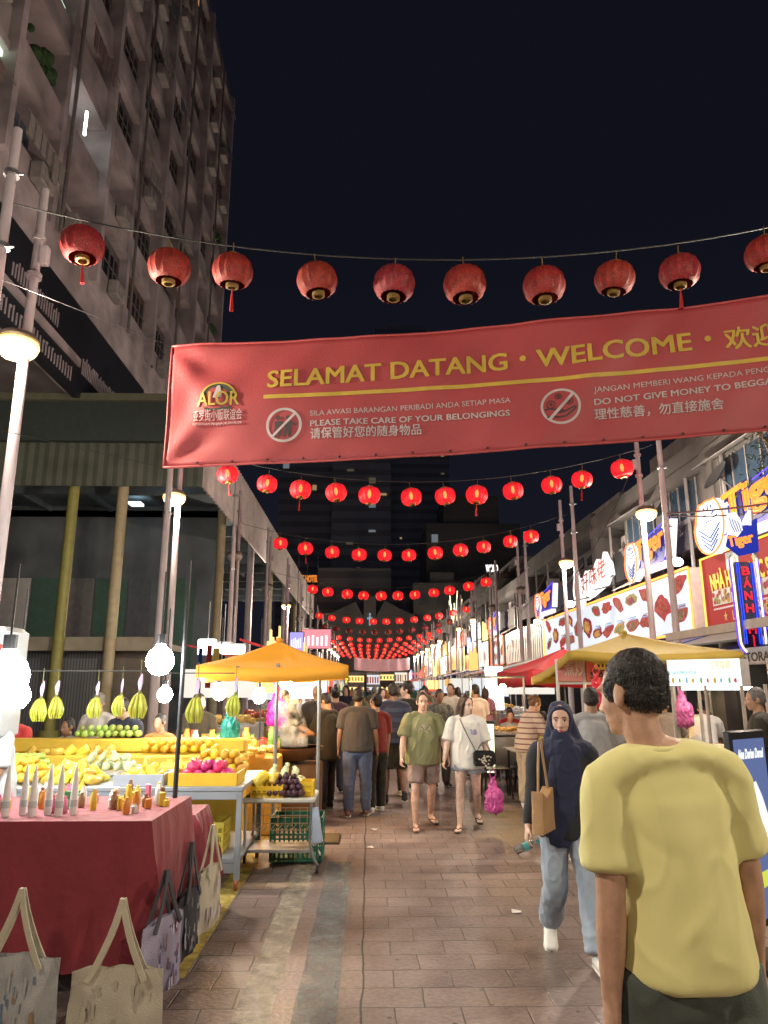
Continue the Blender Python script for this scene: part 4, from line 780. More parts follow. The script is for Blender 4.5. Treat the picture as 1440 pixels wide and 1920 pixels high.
for i,(u,D,w_,h,z,nm) in enumerate(((640,104,1.6,1.1,2.0,'white'),(668,108,2.2,.9,2.2,'amber'),(700,106,1.8,1.3,1.9,'cold white'),(728,110,2.4,.8,2.5,'amber'),(752,104,1.7,1.4,2.1,'white'),(783,107,2.6,1.2,2.3,'red'),(806,103,1.8,1.6,2.2,'white'))):
    p=at(u,1285,D); t=thing('far_kiosk','tiny far kiosk with %s light panel, %s from left at street end'%(nm,ORD[i]),'kiosk',(p.x,D,0),group='kiosks across the street end'); col=dict((b,a) for a,b in FARS)[nm]
    mb=MB(); mb.bx(-w_/2-.1,w_/2+.1,.05,1.6,0,3.6); mb.build('kiosk_body',M('kiosk body',(.2,.19,.2),.6),t); mb=MB(); mb.bx(-w_/2,w_/2,0,.04,z,z+h); mb.bx(-w_/2,w_/2,-.02,.04,1.1,1.5); mb.build('light_panel',glow('far sign '+nm,col,1.2,True),t); mb=MB(); [mb.bx(-w_/2+w_*q/5,-w_/2+w_*(q+.6)/5,-.01,-.005,z+.15,z+h*.8) for q in range(5)]; mb.build('figure',food_mat(i),t)
for i,(u,v,D,w_,h,col) in enumerate(((556,1203,30,.55,.75,((.5,.45,1),'violet')),(593,1198,33,1.3,.85,((1,.35,.4),'rose')),(573,1188,36,.35,.5,((1,.8,.5),'pale amber')))):
    p=at(u,v,D); t=thing('hanging_sign','small lit %s sign hung below the canopy edge on the left'%col[1],'sign',p); mb=MB(); mb.bbox((0,.05,0),(w_+.06,.08,h+.06),.01); mb.cyl((0,.05,h/2),(0,.05,7.8-p.z),.015,n=5); mb.build('casing',dark_p,t); mb=MB(); mb.bx(-w_/2,w_/2,-.01,.005,-h/2,h/2); mb.build('panel',glow('hung '+col[1],col[0],.9,True),t); mb=MB(); [mb.bx(-w_/2+.05+q*(w_-.1)/6,-w_/2+.05+(q+.5)*(w_-.1)/6,-.02,-.012,-h*.35,h*(.1+.05*(q%3))) for q in range(6)]; mb.build('figure',glow('hung white',(1,.95,1),1.3),t)
p=at(655,1290,118); t=thing('gabled_hall','pale hall with two dark gabled roofs at the end of the street','hall',(p.x,118,0)); mb=MB()
for x0,x1,zt,zp in ((-4.5,2.2,12.5,15),(4.2,11,12.5,15.2)): mb.prism([(x0,0,0),(x1,0,0),(x1,0,zt),((x0+x1)/2+(2 if x0<0 else -2),0,zp),(x0,0,zt)],6,(0,1,0))
mb.bx(2.2,4.2,.4,6,0,16); mb.build('wall',M('hall render',(.24,.23,.22),.9),t); mb=MB(); mb.bx(3.05,3.35,.3,.38,11.2,13.2); mb.bx(2.75,3.65,.3,.38,12.2,12.5); mb.build('lit_window',glow('hall window',(.6,.85,1),.35),t)
t=thing('hotel_block','pale flat roofed building carrying the white roof sign','building',(13.5,120,0)); mb=MB(); mb.bx(-6,12,.4,12,0,18.5); mb.bx(-3,1,2,6,18.5,20.5); mb.build('wall',M('hotel wall',(.25,.24,.235),.9),t)
for i in range(6):
    for j in range(2,4): mb=MB(); mb.bx(-5+i*2.8,-3.5+i*2.8,.32,.38,4+j*3.6,5.8+j*3.6); mb.build('window',M('far glass',(.16,.17,.2),.6),t)
# lit zigzag sculpture on a pole
p=at(853,1102,62); t=thing('light_sculpture','tall cluster of yellow white light strips pointing up above the signs','light sculpture',(p.x,62,0)); rnd=random.Random(9); mb=MB(); zt=p.z
for q in range(9): a=rnd.uniform(-.5,.5); b=a+rnd.uniform(-.25,.25); z=zt-2.6-rnd.random()*.6; mb.tube([(a,rnd.uniform(-.2,.2),z),(b,0,z+rnd.uniform(1.4,3.0)-abs(a)*1.4)],.035,5)
mb.build('light_strip',glow('light strip',(1,.85,.5),2.5,True),t); mb=MB(); mb.cyl((0,0,0),(0,0,zt-2),.08,n=8); mb.build('post',steel,t)
# pale pink banner across the far end, gate-like
a=at(664,1259,92); b=at(768,1259,92); t=thing('far_banner','pale pink banner strung across the far end of the street','banner',((a.x+b.x)/2,92,a.z)); W=b.x-a.x; mb=MB(); n=30; vs=[]
for k in range(n+1): x=-W/2+W*k/n; s=.2*((2*x/W)**2); vs+=[(x,.05*math.sin(k),s),(x,.05*math.sin(k*1.3),s+1.5)]
q=len(vs); vs+=[(x,y+.03,z) for x,y,z in vs]; mb.add(vs,[(2*k,2*k+2,2*k+3,2*k+1) for k in range(n)]+[(q+2*k,q+2*k+1,q+2*k+3,q+2*k+2) for k in range(n)]); mb.build('cloth',M('pale pink cloth',(.62,.36,.42),.8),t); mb=MB(); mb.cyl((-W/2,.05,1.6),(-W/2-3,.05,2.4),.02,n=4); mb.cyl((W/2,.05,1.6),(W/2+3,.05,2.4),.02,n=4); mb.build('tie_rope',dark_p,t)
# ------------------------------------------------------------------ people
SKIN={k:M('skin '+k,c,.5,0,.16,22,.12,160,spec=.4) for k,c in dict(light=(.62,.40,.31),tan=(.46,.27,.18),brown=(.27,.145,.09),pale=(.68,.48,.39)).items()}
HAIR={k:M('hair '+k,c,.5,0,.35,40,.5,70) for k,c in dict(black=(.016,.013,.012),brown=(.05,.026,.016),grey=(.16,.155,.15),ginger=(.20,.10,.045)).items()}
def cloth(key,col,**k): 
    k.setdefault('rough',.85); k.setdefault('var',.10); k.setdefault('bump',.15); k.setdefault('bs',160); k.setdefault('sheen',.15); return M('cloth '+key,col,**k)
EYEW=M('eye white',(.7,.68,.66),.3); IRIS=M('iris',(.015,.01,.008),.2); LIP=M('lips',(.42,.13,.12),.45)
def wrinkle(a=.006,fx=9,fz=3.0,seed=0,folds=()):
    def fn(co,n):
        d=a*noise.noise((co.x*fx+seed,co.y*fx,co.z*fz))+a*.6*noise.noise((co.x*fx*2.1+co.z*5+seed,co.y*fx*2,co.z*fz*2.2))
        r=1-abs(noise.noise((co.x*fx*.8+co.z*4+seed,co.y*fx*.8,co.z*fz*1.4-co.x*5)))*2.2; d+=a*.9*max(0,r)**3
        for (p,q,w,h) in folds:
            p_=V3(p);q_=V3(q); pq=q_-p_; t=max(0,min(1,(co-p_).dot(pq)/pq.length_squared)); e=(co-p_-pq*t).length; d+=h*math.exp(-(e/w)**2)*math.sin(math.pi*min(1,max(0,.08+t*.9)))
        return d
    return fn
def fuzz(me,n,ln,seed):
    "short strands standing off the hair mass, in the same mesh"
    rn=random.Random(seed); vs=[(v.co.copy(),v.normal.copy()) for v in me.vertices]; fs=[tuple(p.vertices) for p in me.polygons]; pts=[tuple(c) for c,_ in vs]
    zm=min(c.z for c,_ in vs)
    for k in range(n):
        c,nr=vs[rn.randrange(len(vs))]; 
        if c.z<zm+.02 and rn.random()<.6: continue
        d=(nr*.12+V3((rn.gauss(0,.22),rn.gauss(0,.22),rn.gauss(-.85,.2)))).normalized(); e=d.cross(nr); e=(e.normalized() if e.length>.01 else nr.orthogonal())*.0010; l=ln*rn.uniform(.5,1.2); q=len(pts); m=c+d*l*.55+nr*.002
        pts+=[tuple(c-e),tuple(c+e),tuple(m+e*.8),tuple(m-e*.8),tuple(c+d*l-nr*.003)]; fs+=[(q,q+1,q+2,q+3),(q+3,q+2,q+4)]
    mt=me.materials[0]; me.clear_geometry(); me.from_pydata(pts,[],fs); me.polygons.foreach_set('use_smooth',[True]*len(me.polygons)); me.update()
HAND={}
def person(label,loc,rz=0,h=1.66,g=1.0,arms=((6,8,14,0),(6,8,14,0)),legs=((0,0,2),(0,0,2)),lean=0,tilt=0,head=(0,0,0),hoff=0,vox=.012,skin='tan',hair=('short','black'),top=None,bottom=None,shoes=None,face=False,group=None,extra=None,grip=(.5,.5),apron=None,seat=0,sandal=None):
    """top=(material, hem z, sleeve 0..2, looseness[, wrinkle fn]); bottom=(material, length 0..2, looseness[, flare]). Local +Y is where the person faces."""
    s=h/1.70; t=thing('person',label,'person',(0,0,0),rz,group)
    R=Matrix.Rotation(math.radians(-lean),3,'X')@Matrix.Rotation(math.radians(tilt),3,'Y'); piv=V3((0,0,.95))
    U=lambda p:piv+R@(V3(p)-piv)
    D2=math.radians
    def dirv(f,a,side,i=0): f=D2(f);a=D2(a); return V3((side*math.sin(a)-side*math.sin(D2(i)),math.sin(f)*math.cos(a),-math.cos(f)*math.cos(a))).normalized()
    J=[]
    for side,(f,a,e,i) in zip((-1,1),arms):
        S_=U((side*.178*(.6+.4*g),-.005,1.385)); d1=R@dirv(f,a,side); E=S_+d1*.285; d2=R@dirv(f+e,a,side,i); W=E+d2*.25; J.append((S_,E,W,d1,d2,side))
    K=[]; feet=[]
    for side,(f,k,a) in zip((-1,1),legs):
        Hp=V3((side*.088,0,.90)); d1=dirv(f,a,side); Kn=Hp+d1*.42; d2=dirv(f-k,a*.4,side); An=Kn+d2*.41
        toe=max(0,min(70,k*.75-max(f,0)-8)); fd=V3((side*.16,math.cos(D2(toe)),-math.sin(D2(toe)))).normalized(); K.append((Hp,Kn,An,fd)); feet.append(An.z-.075); feet.append((An+fd*.15).z-.055)
    dz=-min(feet)+.012; 
    if seat: dz=seat-.86
    # skin
    b=MB(); gx=.6+.4*g
    tr=[(0,0,.88),(0,0,.96),(0,.005,1.08),(0,.005,1.22),(0,-.005,1.34),(0,-.01,1.41)]
    b.chain([U(p) for p in tr],[(.13*g,.095*g),(.14*g,.10*g),(.118*g,.09*g),(.135*g,.10*g),(.15*gx,.09*g),(.085,.062)],16)
    b.chain([U((hoff*.4,-.012,1.38)),U((hoff*.8,-.004,1.46)),U((hoff,.012,1.535))],[(.066*gx,.066*gx),(.054*gx,.056*gx),(.052,.056)],12)
    Hr=R@Matrix.Rotation(D2(head[0]),3,'Z')@Matrix.Rotation(D2(-head[1]),3,'X')@Matrix.Rotation(D2(head[2]),3,'Y'); H0=U((hoff,.005,1.475)); HP=lambda p:H0+Hr@V3(p)
    b.ell(HP((0,-.004,.128)),(.074,.093,.098),16,R=Hr); b.ell(HP((0,.028,.065)),(.056,.064,.068),14,R=Hr); b.ell(HP((0,.072,.022)),(.026,.022,.020),10,R=Hr)
    b.ell(HP((0,.045,.09)),(.062,.052,.06),12,R=Hr)
    b.chain([HP((0,.092,.118)),HP((0,.101,.098)),HP((0,.110,.079))],[.009,.011,.0155],8); b.ell(HP((.013,.098,.076)),.010,8); b.ell(HP((-.013,.098,.076)),.010,8)
    for q in (-1,1): b.ell(HP((q*.077,-.006,.098)),(.010,.021,.033),10,R=Hr@Matrix.Rotation(q*.35,3,'Z')); b.ell(HP((q*.034,.078,.132)),(.026,.014,.008),8,R=Hr)
    b.ell(HP((0,.088,.047)),(.024,.012,.014),8,R=Hr)
    for (S_,E,W,d1,d2,side),gr in zip(J,grip):
        b.chain([S_+d1*.02,S_.lerp(E,.45),E,E.lerp(W,.35),W],[.043*gx,.047*gx,.040*gx,.041*gx,.027],12)
        fw=V3((0,1,0))-d2*d2.y; 
        if fw.length<.5: fw=V3((0,0,1))-d2*d2.z
        fw.normalize(); pn=V3((-side,0,0)); pn=(pn-d2*pn.dot(d2)-fw*pn.dot(fw)); pn=pn.normalized() if pn.length>.1 else d2.cross(fw)
        kn=W+d2*.085; b.chain([W-d2*.01,W+d2*.04,kn],[(.030,.024),(.040,.019),(.042,.016)],12,side=fw)
        for q,(off,ln) in enumerate(((.030,.068),(.010,.078),(-.010,.072),(-.029,.055))):
            p0=kn+fw*off-d2*.01; c=gr*(1+.12*q); a1=c*1.0; a2=c*2.1; p1=p0+(d2*math.cos(a1*.5)+pn*math.sin(a1*.5)+fw*off*1.2).normalized()*ln*.52; p2=p1+(d2*math.cos(a1)+pn*math.sin(a1))*ln*.30; p3=p2+(d2*math.cos(a2*.8)+pn*math.sin(a2*.8))*ln*.25
            b.chain([p0,p1,p2,p3],[.0092,.0085,.008,.0068],7,sub=2)
        p0=W+d2*.025+fw*.026; p1=p0+(fw*.75+d2*.7+pn*.25).normalized()*.042; p2=p1+(d2*.9+fw*.25+pn*.35).normalized()*.032; b.chain([p0,p1,p2],[.013,.0105,.0085],8,sub=2)
    for (Hp,Kn,An,fd) in K:
        b.chain([Hp,Hp.lerp(Kn,.4),Kn,Kn.lerp(An,.3)+V3((0,-.012,0)),An],[.085*g,.074*g,.052*gx,.052*gx,.034],14)
        b.chain([An+V3((0,-.03,-.03)),An+fd*.05-V3((0,0,.038)),An+fd*.125-V3((0,0,.052)),An+fd*.165-V3((0,0,.056))],[(.030,.032),(.036,.030),(.042,.02),(.035,.014)],12)
        if sandal:
            for q in range(5): b.chain([An+fd*.16+V3((.03-.016*q,0,-.058)),An+fd*(.195-.006*abs(q-1))+V3((.034-.017*q,0,-.06))],[.010,.009],6,sub=2)
    def lift(me):
        for v in me.vertices: v.co=V3((v.co.x,v.co.y,v.co.z+dz))*s
        return me
    put('body',lift(fuse(b,vox,3,None,[SKIN[skin]],'body')),t)
    # top
    if top:
        mt,hem,sl,lo=top[:4]; fn=top[4] if len(top)>4 else wrinkle(.006,seed=h*50)
        c=MB(); zs=[hem,max(hem+.05,.98),1.08,1.20,1.29,1.345,1.39,1.418]; rr=[(.182*g+lo,.130*g+lo),(.176*g+lo,.126*g+lo),(.166*g+lo,.120*g+lo),(.164*g+lo*.8,.118*g+lo*.8),(.166*gx+lo*.5,.113*g+lo*.5),(.158*gx+lo*.3,.103*g+lo*.3),(.132*gx,.086),(.095,.070)]
        c.chain([U((0,0,z)) if z>.95 else V3((0,0,z)) for z in zs],rr,20,cap=.22)
        c.chain([U(p) for p in ((-.155*gx,-.008,1.383),(-.085*gx,-.014,1.413),(0,-.02,1.415),(.085*gx,-.014,1.413),(.155*gx,-.008,1.383))],[(.066,.050),(.070,.046),(.072,.040),(.070,.046),(.066,.050)],14,side=(0,1,0))
        for S_,E,W,d1,d2,side in J:
            inn=U((side*.09,-.008,1.372)); pts=[inn,S_+d1*.025]; rad=[(.058,.054),(.061*gx+lo*.2,.066*gx+lo*.2)]
            if sl<=1: pts+=[S_.lerp(E,sl*.6),S_.lerp(E,sl)]; rad+=[.064*gx+lo*.5,.066*gx+lo*.75]
            else:
                pts+=[S_.lerp(E,.5),E,E.lerp(W,(sl-1)*.5),E.lerp(W,sl-1)]; rad+=[.06*gx+lo*.3,.054*gx+lo*.3,.05*gx+lo*.25,.038*gx+lo*.25]
            c.chain(pts,rad,14,cap=.2)
        m_=MB(); m_.tube([U((hoff*.6+.062*math.cos(q*.349),-.012+.058*math.sin(q*.349),1.428+.010*-math.sin(q*.349))) for q in range(18)],.009,6,True)
        shp=put('shirt',lift(fuse(c,max(vox,.009),15 if vox<.008 else 4,fn,[mt],'shirt')),t); put('collar',lift(m_.mesh('collar',[mt],180)),shp)
    if bottom:
        mt,ln,lo=bottom[:3]; fl=bottom[3] if len(bottom)>3 else 0; fn=wrinkle(.0075,10,6,h*9)
        c=MB(); c.chain([V3((0,0,.86)),V3((0,0,.93)),V3((0,.0,1.0))],[(.150*g+lo*.5,.112*g+lo*.5),(.150*g+lo*.5,.114*g+lo*.5),(.138*g,.104*g)],18)
        for (Hp,Kn,An,fd) in K:
            if ln<=1: pts=[Hp,Hp.lerp(Kn,.4),Hp.lerp(Kn,ln)]; rad=[.098*g+lo*.5,.09*g+lo,.085*g+lo*1.3]
            else: pts=[Hp,Hp.lerp(Kn,.4),Kn,Kn.lerp(An,(ln-1)*.5),Kn.lerp(An,ln-1)]; rad=[.097*g+lo*.4,.087*g+lo*.7,.066*gx+lo+fl*.4,.062*gx+lo+fl*.7,.052+lo+fl]
            c.chain(pts,rad,14,cap=.2)
        put('trousers' if ln>1 else 'shorts',lift(fuse(c,max(vox,.009),3,fn,[mt],'trousers')),t)
    if shoes:
        for (Hp,Kn,An,fd) in K:
            c=MB(); c.chain([An+V3((0,-.035,-.035)),An+fd*.04-V3((0,0,.03)),An+fd*.12-V3((0,0,.046)),An+fd*.185-V3((0,0,.052))],[(.042,.045),(.046,.046),(.05,.032),(.042,.022)],12); c.chain([An+V3((0,-.02,.03)),An-V3((0,.01,.03))],[.042,.046],10)
            sh=put('shoe',lift(fuse(c,max(vox,.008),3,None,[shoes],'shoe')),t)
            m2=MB(); m2.chain([An+V3((0,-.05,-.068)),An+fd*.05-V3((0,0,.07)),An+fd*.13-V3((0,0,.07)),An+fd*.19-V3((0,0,.068))],[(.042,.012),(.044,.012),(.052,.012),(.040,.011)],10); me=lift(m2.mesh('sole',[M('shoe sole',(.6,.58,.55),.6)],40)); put('sole',me,sh)
    if sandal:
        for (Hp,Kn,An,fd) in K:
            c=MB(); c.chain([An+V3((0,-.055,-.072)),An+fd*.05-V3((0,0,.072)),An+fd*.14-V3((0,0,.074)),An+fd*.215-V3((0,0,.074))],[(.036,.010),(.036,.010),(.05,.010),(.036,.010)],12); sd=fd.cross(V3((0,0,1)))
            for q in (-1,1): c.tube([An+fd*.16-V3((0,0,.045)),An+fd*.12+sd*.03*q-V3((0,0,.028)),An+fd*.06+sd*.042*q-V3((0,0,.06))],.007,5)
            put('sandal',lift(c.mesh('sandal',[sandal],40)),t)
    # hair
    hs,hc=hair
    if hs!='bald' and hs!='none':
        crop=hs=='crop'; c=MB(); c.ell(HP((0,-.018,.150)),(.0775,.090,.086),14,R=Hr) if crop else c.ell(HP((0,-.022,.155)),(.080,.093,.090),14,R=Hr); c.ell(HP((0,-.034,.112)),(.0745,.068,.062),14,R=Hr) if crop else c.ell(HP((0,-.040,.108)),(.078,.070,.072),14,R=Hr)
        for q in (-1,1): c.ell(HP((q*(.064 if crop else .067),.018,.128)),(.012 if crop else .014,.034,.036),8,R=Hr)
        if hs=='long':
            c.chain([HP((0,-.05,.16)),HP((0,-.085,.06)),HP((.01,-.09,-.06)),HP((.02,-.085,-.19)),HP((.02,-.08,-.27))],[(.08,.06),(.085,.05),(.085,.04),(.07,.03),(.03,.016)],14)
            for q in (-1,1): c.chain([HP((q*.05,.03,.19)),HP((q*.078,.01,.12)),HP((q*.078,-.01,.02)),HP((q*.075,-.03,-.08))],[.025,.026,.026,.02],8)
        if hs in('bun','pony'): c.ell(HP((0,-.12,.15)),(.05,.045,.045),10)
        if hs=='pony': c.chain([HP((0,-.12,.15)),HP((0,-.14,.05)),HP((0,-.12,-.06))],[.035,.035,.015],8)
        if hs=='full': c.ell(HP((0,-.02,.175)),(.088,.098,.088),14,R=Hr)
        fr=130 if vox>.008 else 85
        hm=lift(fuse(c,max(.006,vox*.8),2,lambda co,n:(.0015 if crop else .0035)*noise.noise((co.x*fr,co.y*fr,co.z*fr*.6))+(.0012 if crop else .004)*noise.noise(co*40),[HAIR[hc]],'hair'))
        if vox<.0115 and hs!='long': fuzz(hm,20000 if vox<.008 else 2500,.013 if vox<.008 else .010,h)
        put('hair',hm,t)
    if face:
        for q in (-1,1):
            c=MB(); c.ell(HP((q*.031,.0805,.112)),(.0135,.008,.0068),10,R=Hr); e=put('eye',lift(c.mesh('eye',[EYEW],180)),t)
            c=MB(); c.ell(HP((q*.031,.0865,.112)),(.0058,.0035,.0058),8,R=Hr); put('iris',lift(c.mesh('iris',[IRIS],180)),e)
            c=MB(); c.tube([HP((q*.017,.088,.118)),HP((q*.03,.0895,.1205)),HP((q*.045,.081,.1165))],.0022,5); put('eyelash',lift(c.mesh('eyelash',[IRIS],180)),t)
            c=MB(); c.chain([HP((q*.013,.094,.134)),HP((q*.03,.0925,.139)),HP((q*.05,.081,.133))],[.0032,.0036,.002],6); put('eyebrow',lift(c.mesh('eyebrow',[HAIR['black' if hc in('black','none') else 'brown']],180)),t)
        c=MB(); c.chain([HP((-.022,.090,.046)),HP((0,.1005,.049)),HP((.022,.090,.046))],[.0025,.0052,.0025],7); c.chain([HP((-.018,.090,.042)),HP((0,.0995,.040)),HP((.018,.090,.042))],[.0025,.0058,.0025],7); put('lips',lift(c.mesh('lips',[LIP],180)),t)
    if extra: extra(dict(t=t,U=U,J=J,K=K,HP=HP,Hr=Hr,lift=lift,s=s,dz=dz))
    t.location=(loc[0],loc[1],loc[2] if len(loc)>2 else 0); RZ=Matrix.Rotation(rz,3,'Z')
    for (S_,E,W,d1,d2,side) in J: HAND[(label,side)]=V3(t.location)+RZ@(V3((W.x,W.y,W.z+dz))+d2*.10)*s
    return t
def W2(ctx,p): # local skeleton point -> finished local point
    return V3((p.x,p.y,p.z+ctx['dz']))*ctx['s']
white=cloth('white',(.66,.65,.63)); black=cloth('black',(.018,.017,.010)); navy=cloth('navy',(.012,.016,.045)); denim=cloth('blue denim',(.05,.075,.15),var=.3,vs=4); ldenim=cloth('washed denim',(.30,.36,.44),var=.22,vs=5); khaki=cloth('khaki',(.46,.38,.27)); grey=cloth('grey',(.33,.33,.34)); dgrey=cloth('charcoal',(.032,.030,.029)); redc=cloth('red',(.42,.03,.03)); sneaker=M('white sneaker',(.7,.7,.66),.5); dshoe=M('dark shoe',(.03,.022,.02),.5); brshoe=M('brown shoe',(.12,.05,.035),.5)
# --- man in the yellow T-shirt, seen from behind, nearest the camera
yell=cloth('mustard yellow',(.68,.64,.27),var=.05,vs=2,bump=.10,bs=420)
yf=wrinkle(.0045,8,2.6,3,folds=(((-.14,-.12,.99),(-.05,-.14,1.20),.020,.013),((-.10,-.13,.96),(.03,-.14,1.10),.018,.012),((-.16,-.08,1.0),(-.15,-.08,1.18),.017,.010),((-.04,-.14,1.0),(.0,-.14,1.32),.018,.009),((.06,-.14,.95),(.02,-.13,1.3),.02,.010),((.12,-.12,.98),(.05,-.14,1.26),.02,.010),((-.17,-.03,1.27),(-.05,-.12,1.16),.018,-.008),((.17,-.03,1.28),(.06,-.12,1.15),.018,-.008)))
person('man in a mustard yellow T-shirt seen from behind, filling the lower right corner',(.905,2.24,0),rz=math.radians(4),h=1.855,g=.87,arms=((-5,6,14,2),(4,6,12,2)),legs=((14,8,2),(-12,12,2)),tilt=-4,hoff=-.046,head=(30,5,5),vox=.0075,skin='tan',hair=('crop','black'),top=(yell,.885,.80,.016,yf),bottom=(cloth('dark green grey',(.055,.065,.055)),2,.02),shoes=dshoe,grip=(.6,.6))
# --- woman in a navy headscarf
def hijab(ctx):
    HP,Hr,t,lift,U=ctx['HP'],ctx['Hr'],ctx['t'],ctx['lift'],ctx['U']; hb=cloth('navy scarf',(.014,.020,.058),bump=.1)
    c=MB(); c.ell(HP((0,-.034,.125)),(.094,.096,.120),18,R=Hr); c.ell(HP((0,-.03,.05)),(.086,.085,.09),14,R=Hr); [c.chain([HP((q*.062,-.02,.12)),HP((q*.075,-.015,.03)),U((q*.11,.0,1.40))],[.035,.045,.06],10) for q in (-1,1)]
    rim=[HP((.073*math.sin(a*math.pi/9)*(1.0 if math.cos(a*math.pi/9)>0 else .92),.060-.03*abs(math.sin(a*math.pi/9))+.012*(math.cos(a*math.pi/9)<0),1.0*.098+.103*math.cos(a*math.pi/9))) for a in range(18)]
    c.tube(rim,.015,8,True)
    c.chain([HP((0,.03,.0)),U((0,.03,1.44)),U((0,.035,1.36))],[(.075,.07),(.10,.09),(.15,.105)],16); c.chain([U((-.165,.0,1.375)),U((0,.02,1.40)),U((.165,.0,1.375))],[.066,.095,.066],14)
    c.chain([U((-.02,.085,1.40)),U((.02,.125,1.2)),U((.05,.13,1.02)),U((.06,.125,.86)),U((.07,.12,.76))],[(.10,.045),(.115,.04),(.105,.032),(.095,.026),(.075,.016)],16)
    c.chain([U((0,-.09,1.36)),U((0,-.11,1.22)),U((0,-.11,1.1))],[(.12,.03),(.12,.025),(.1,.02)],14)
    put('headscarf',lift(fuse(c,.0065,3,wrinkle(.007,10,4,2,folds=(((-.07,.1,1.46),(.06,.12,1.37),.012,.010),((-.10,.08,1.42),(.08,.12,1.31),.012,.010),((.05,.14,1.3),(.08,.14,.9),.014,.012),((-.02,.14,1.25),(.0,.14,.9),.012,.010),((-.08,.06,1.5),(.0,.09,1.43),.010,.008))),[hb],'headscarf')),t)
hij=person('woman in a navy headscarf and pale jeans walking towards the camera beside the yellow shirt',(1.38,5.35,0),rz=math.radians(176),h=1.66,g=1.02,arms=((14,10,14,4),(4,9,16,-4)),legs=((24,6,2),(4,46,2)),head=(-12,3,0),vox=.0065,skin='light',hair=('none','none'),top=(cloth('black knit',(.014,.016,.022)),.80,1.95,.018,wrinkle(.005,9,4,5)),bottom=(ldenim,1.93,.012,.018),shoes=sneaker,face=True,extra=hijab,grip=(.35,.75))
# --- man in the green T-shirt and woman in white, walking towards the camera
gt=cloth('sage green',(.225,.235,.115),var=.08)
def print_disc(ctx):
    c=MB(); rnd=random.Random(2); z0=1.20
    for k in range(300):
        a=rnd.random()*6.283; r=.088*math.sqrt(rnd.random()); 
        if noise.noise((r*math.cos(a)*30,r*math.sin(a)*30,3))<-.12: continue
        x=r*math.cos(a); z=z0+r*math.sin(a)*1.08; yv=.158-.9*x*x-.0; w=.0055; c.add([(x-w,yv,z-w),(x+w,yv,z-w),(x+w,yv+.001,z+w),(x-w,yv+.001,z+w)],[(0,3,2,1)])
    c.tube([(.093*math.cos(a*.262),.156-.9*(.093*math.cos(a*.262))**2,z0+.10*math.sin(a*.262)) for a in range(24)],.0035,4,True)
    sh=[o for o in ctx['t'].children if o.name.startswith('shirt')][0]; put('chest_print',ctx['lift'](c.mesh('chest_print',[M('print cream',(.50,.46,.33),.8)],None)),sh)
person('man in a sage green printed T-shirt and pinkish shorts beside the woman in white',(.72,9.85,0),rz=math.radians(188),h=1.66,g=1.20,arms=((8,14,22,6),(10,16,12,6)),legs=((-10,16,6),(15,3,6)),head=(-4,4,0),vox=.009,skin='light',hair=('short','brown'),top=(gt,.80,.86,.030,wrinkle(.010,8,2.0,1)),bottom=(cloth('pinkish grey',(.30,.22,.20)),.82,.004),sandal=M('sandal brown',(.09,.06,.05),.6),face=True,extra=print_disc,grip=(.5,.9))
def strap_bag(ctx):
    t=ctx['t']; c=MB(); c.tube([(.10,-.03,1.44),(.085,.09,1.40),(.04,.150,1.30),(-.03,.178,1.16),(-.09,.185,1.05),(-.13,.185,.96)],.006,5); put('bag_strap',ctx['lift'](c.mesh('bag_strap',[blackp],40)),t)
    c=MB(); rnd=random.Random(4)
    for k in range(26): x=-.09+rnd.uniform(-.04,.04); z=1.235+rnd.uniform(-.03,.035); c.ell((x,.150-.6*(x+.02)**2,z),(.012,.004,.008),6,rnd.randint(0,1))
    sh=[o for o in t.children if o.name.startswith('shirt')][0]; put('chest_print',ctx['lift'](c.mesh('chest_print',[M('print pink',(.55,.25,.42),.8),M('print blue',(.22,.28,.55),.8)],40)),sh)
wg=person('young woman in an oversized white T-shirt and denim shorts with long brown hair',(1.28,9.72,0),rz=math.radians(172),h=1.61,g=1.10,arms=((2,12,10,-2),(10,15,12,4)),legs=((-12,22,3),(14,4,3)),head=(42,4,0),vox=.009,skin='pale',hair=('long','brown'),top=(cloth('soft white',(.66,.67,.64)),.78,.95,.034,wrinkle(.009,8,2.2,7)),bottom=(ldenim,.42,.022),sandal=blackp,face=True,extra=strap_bag,grip=(.9,.9))
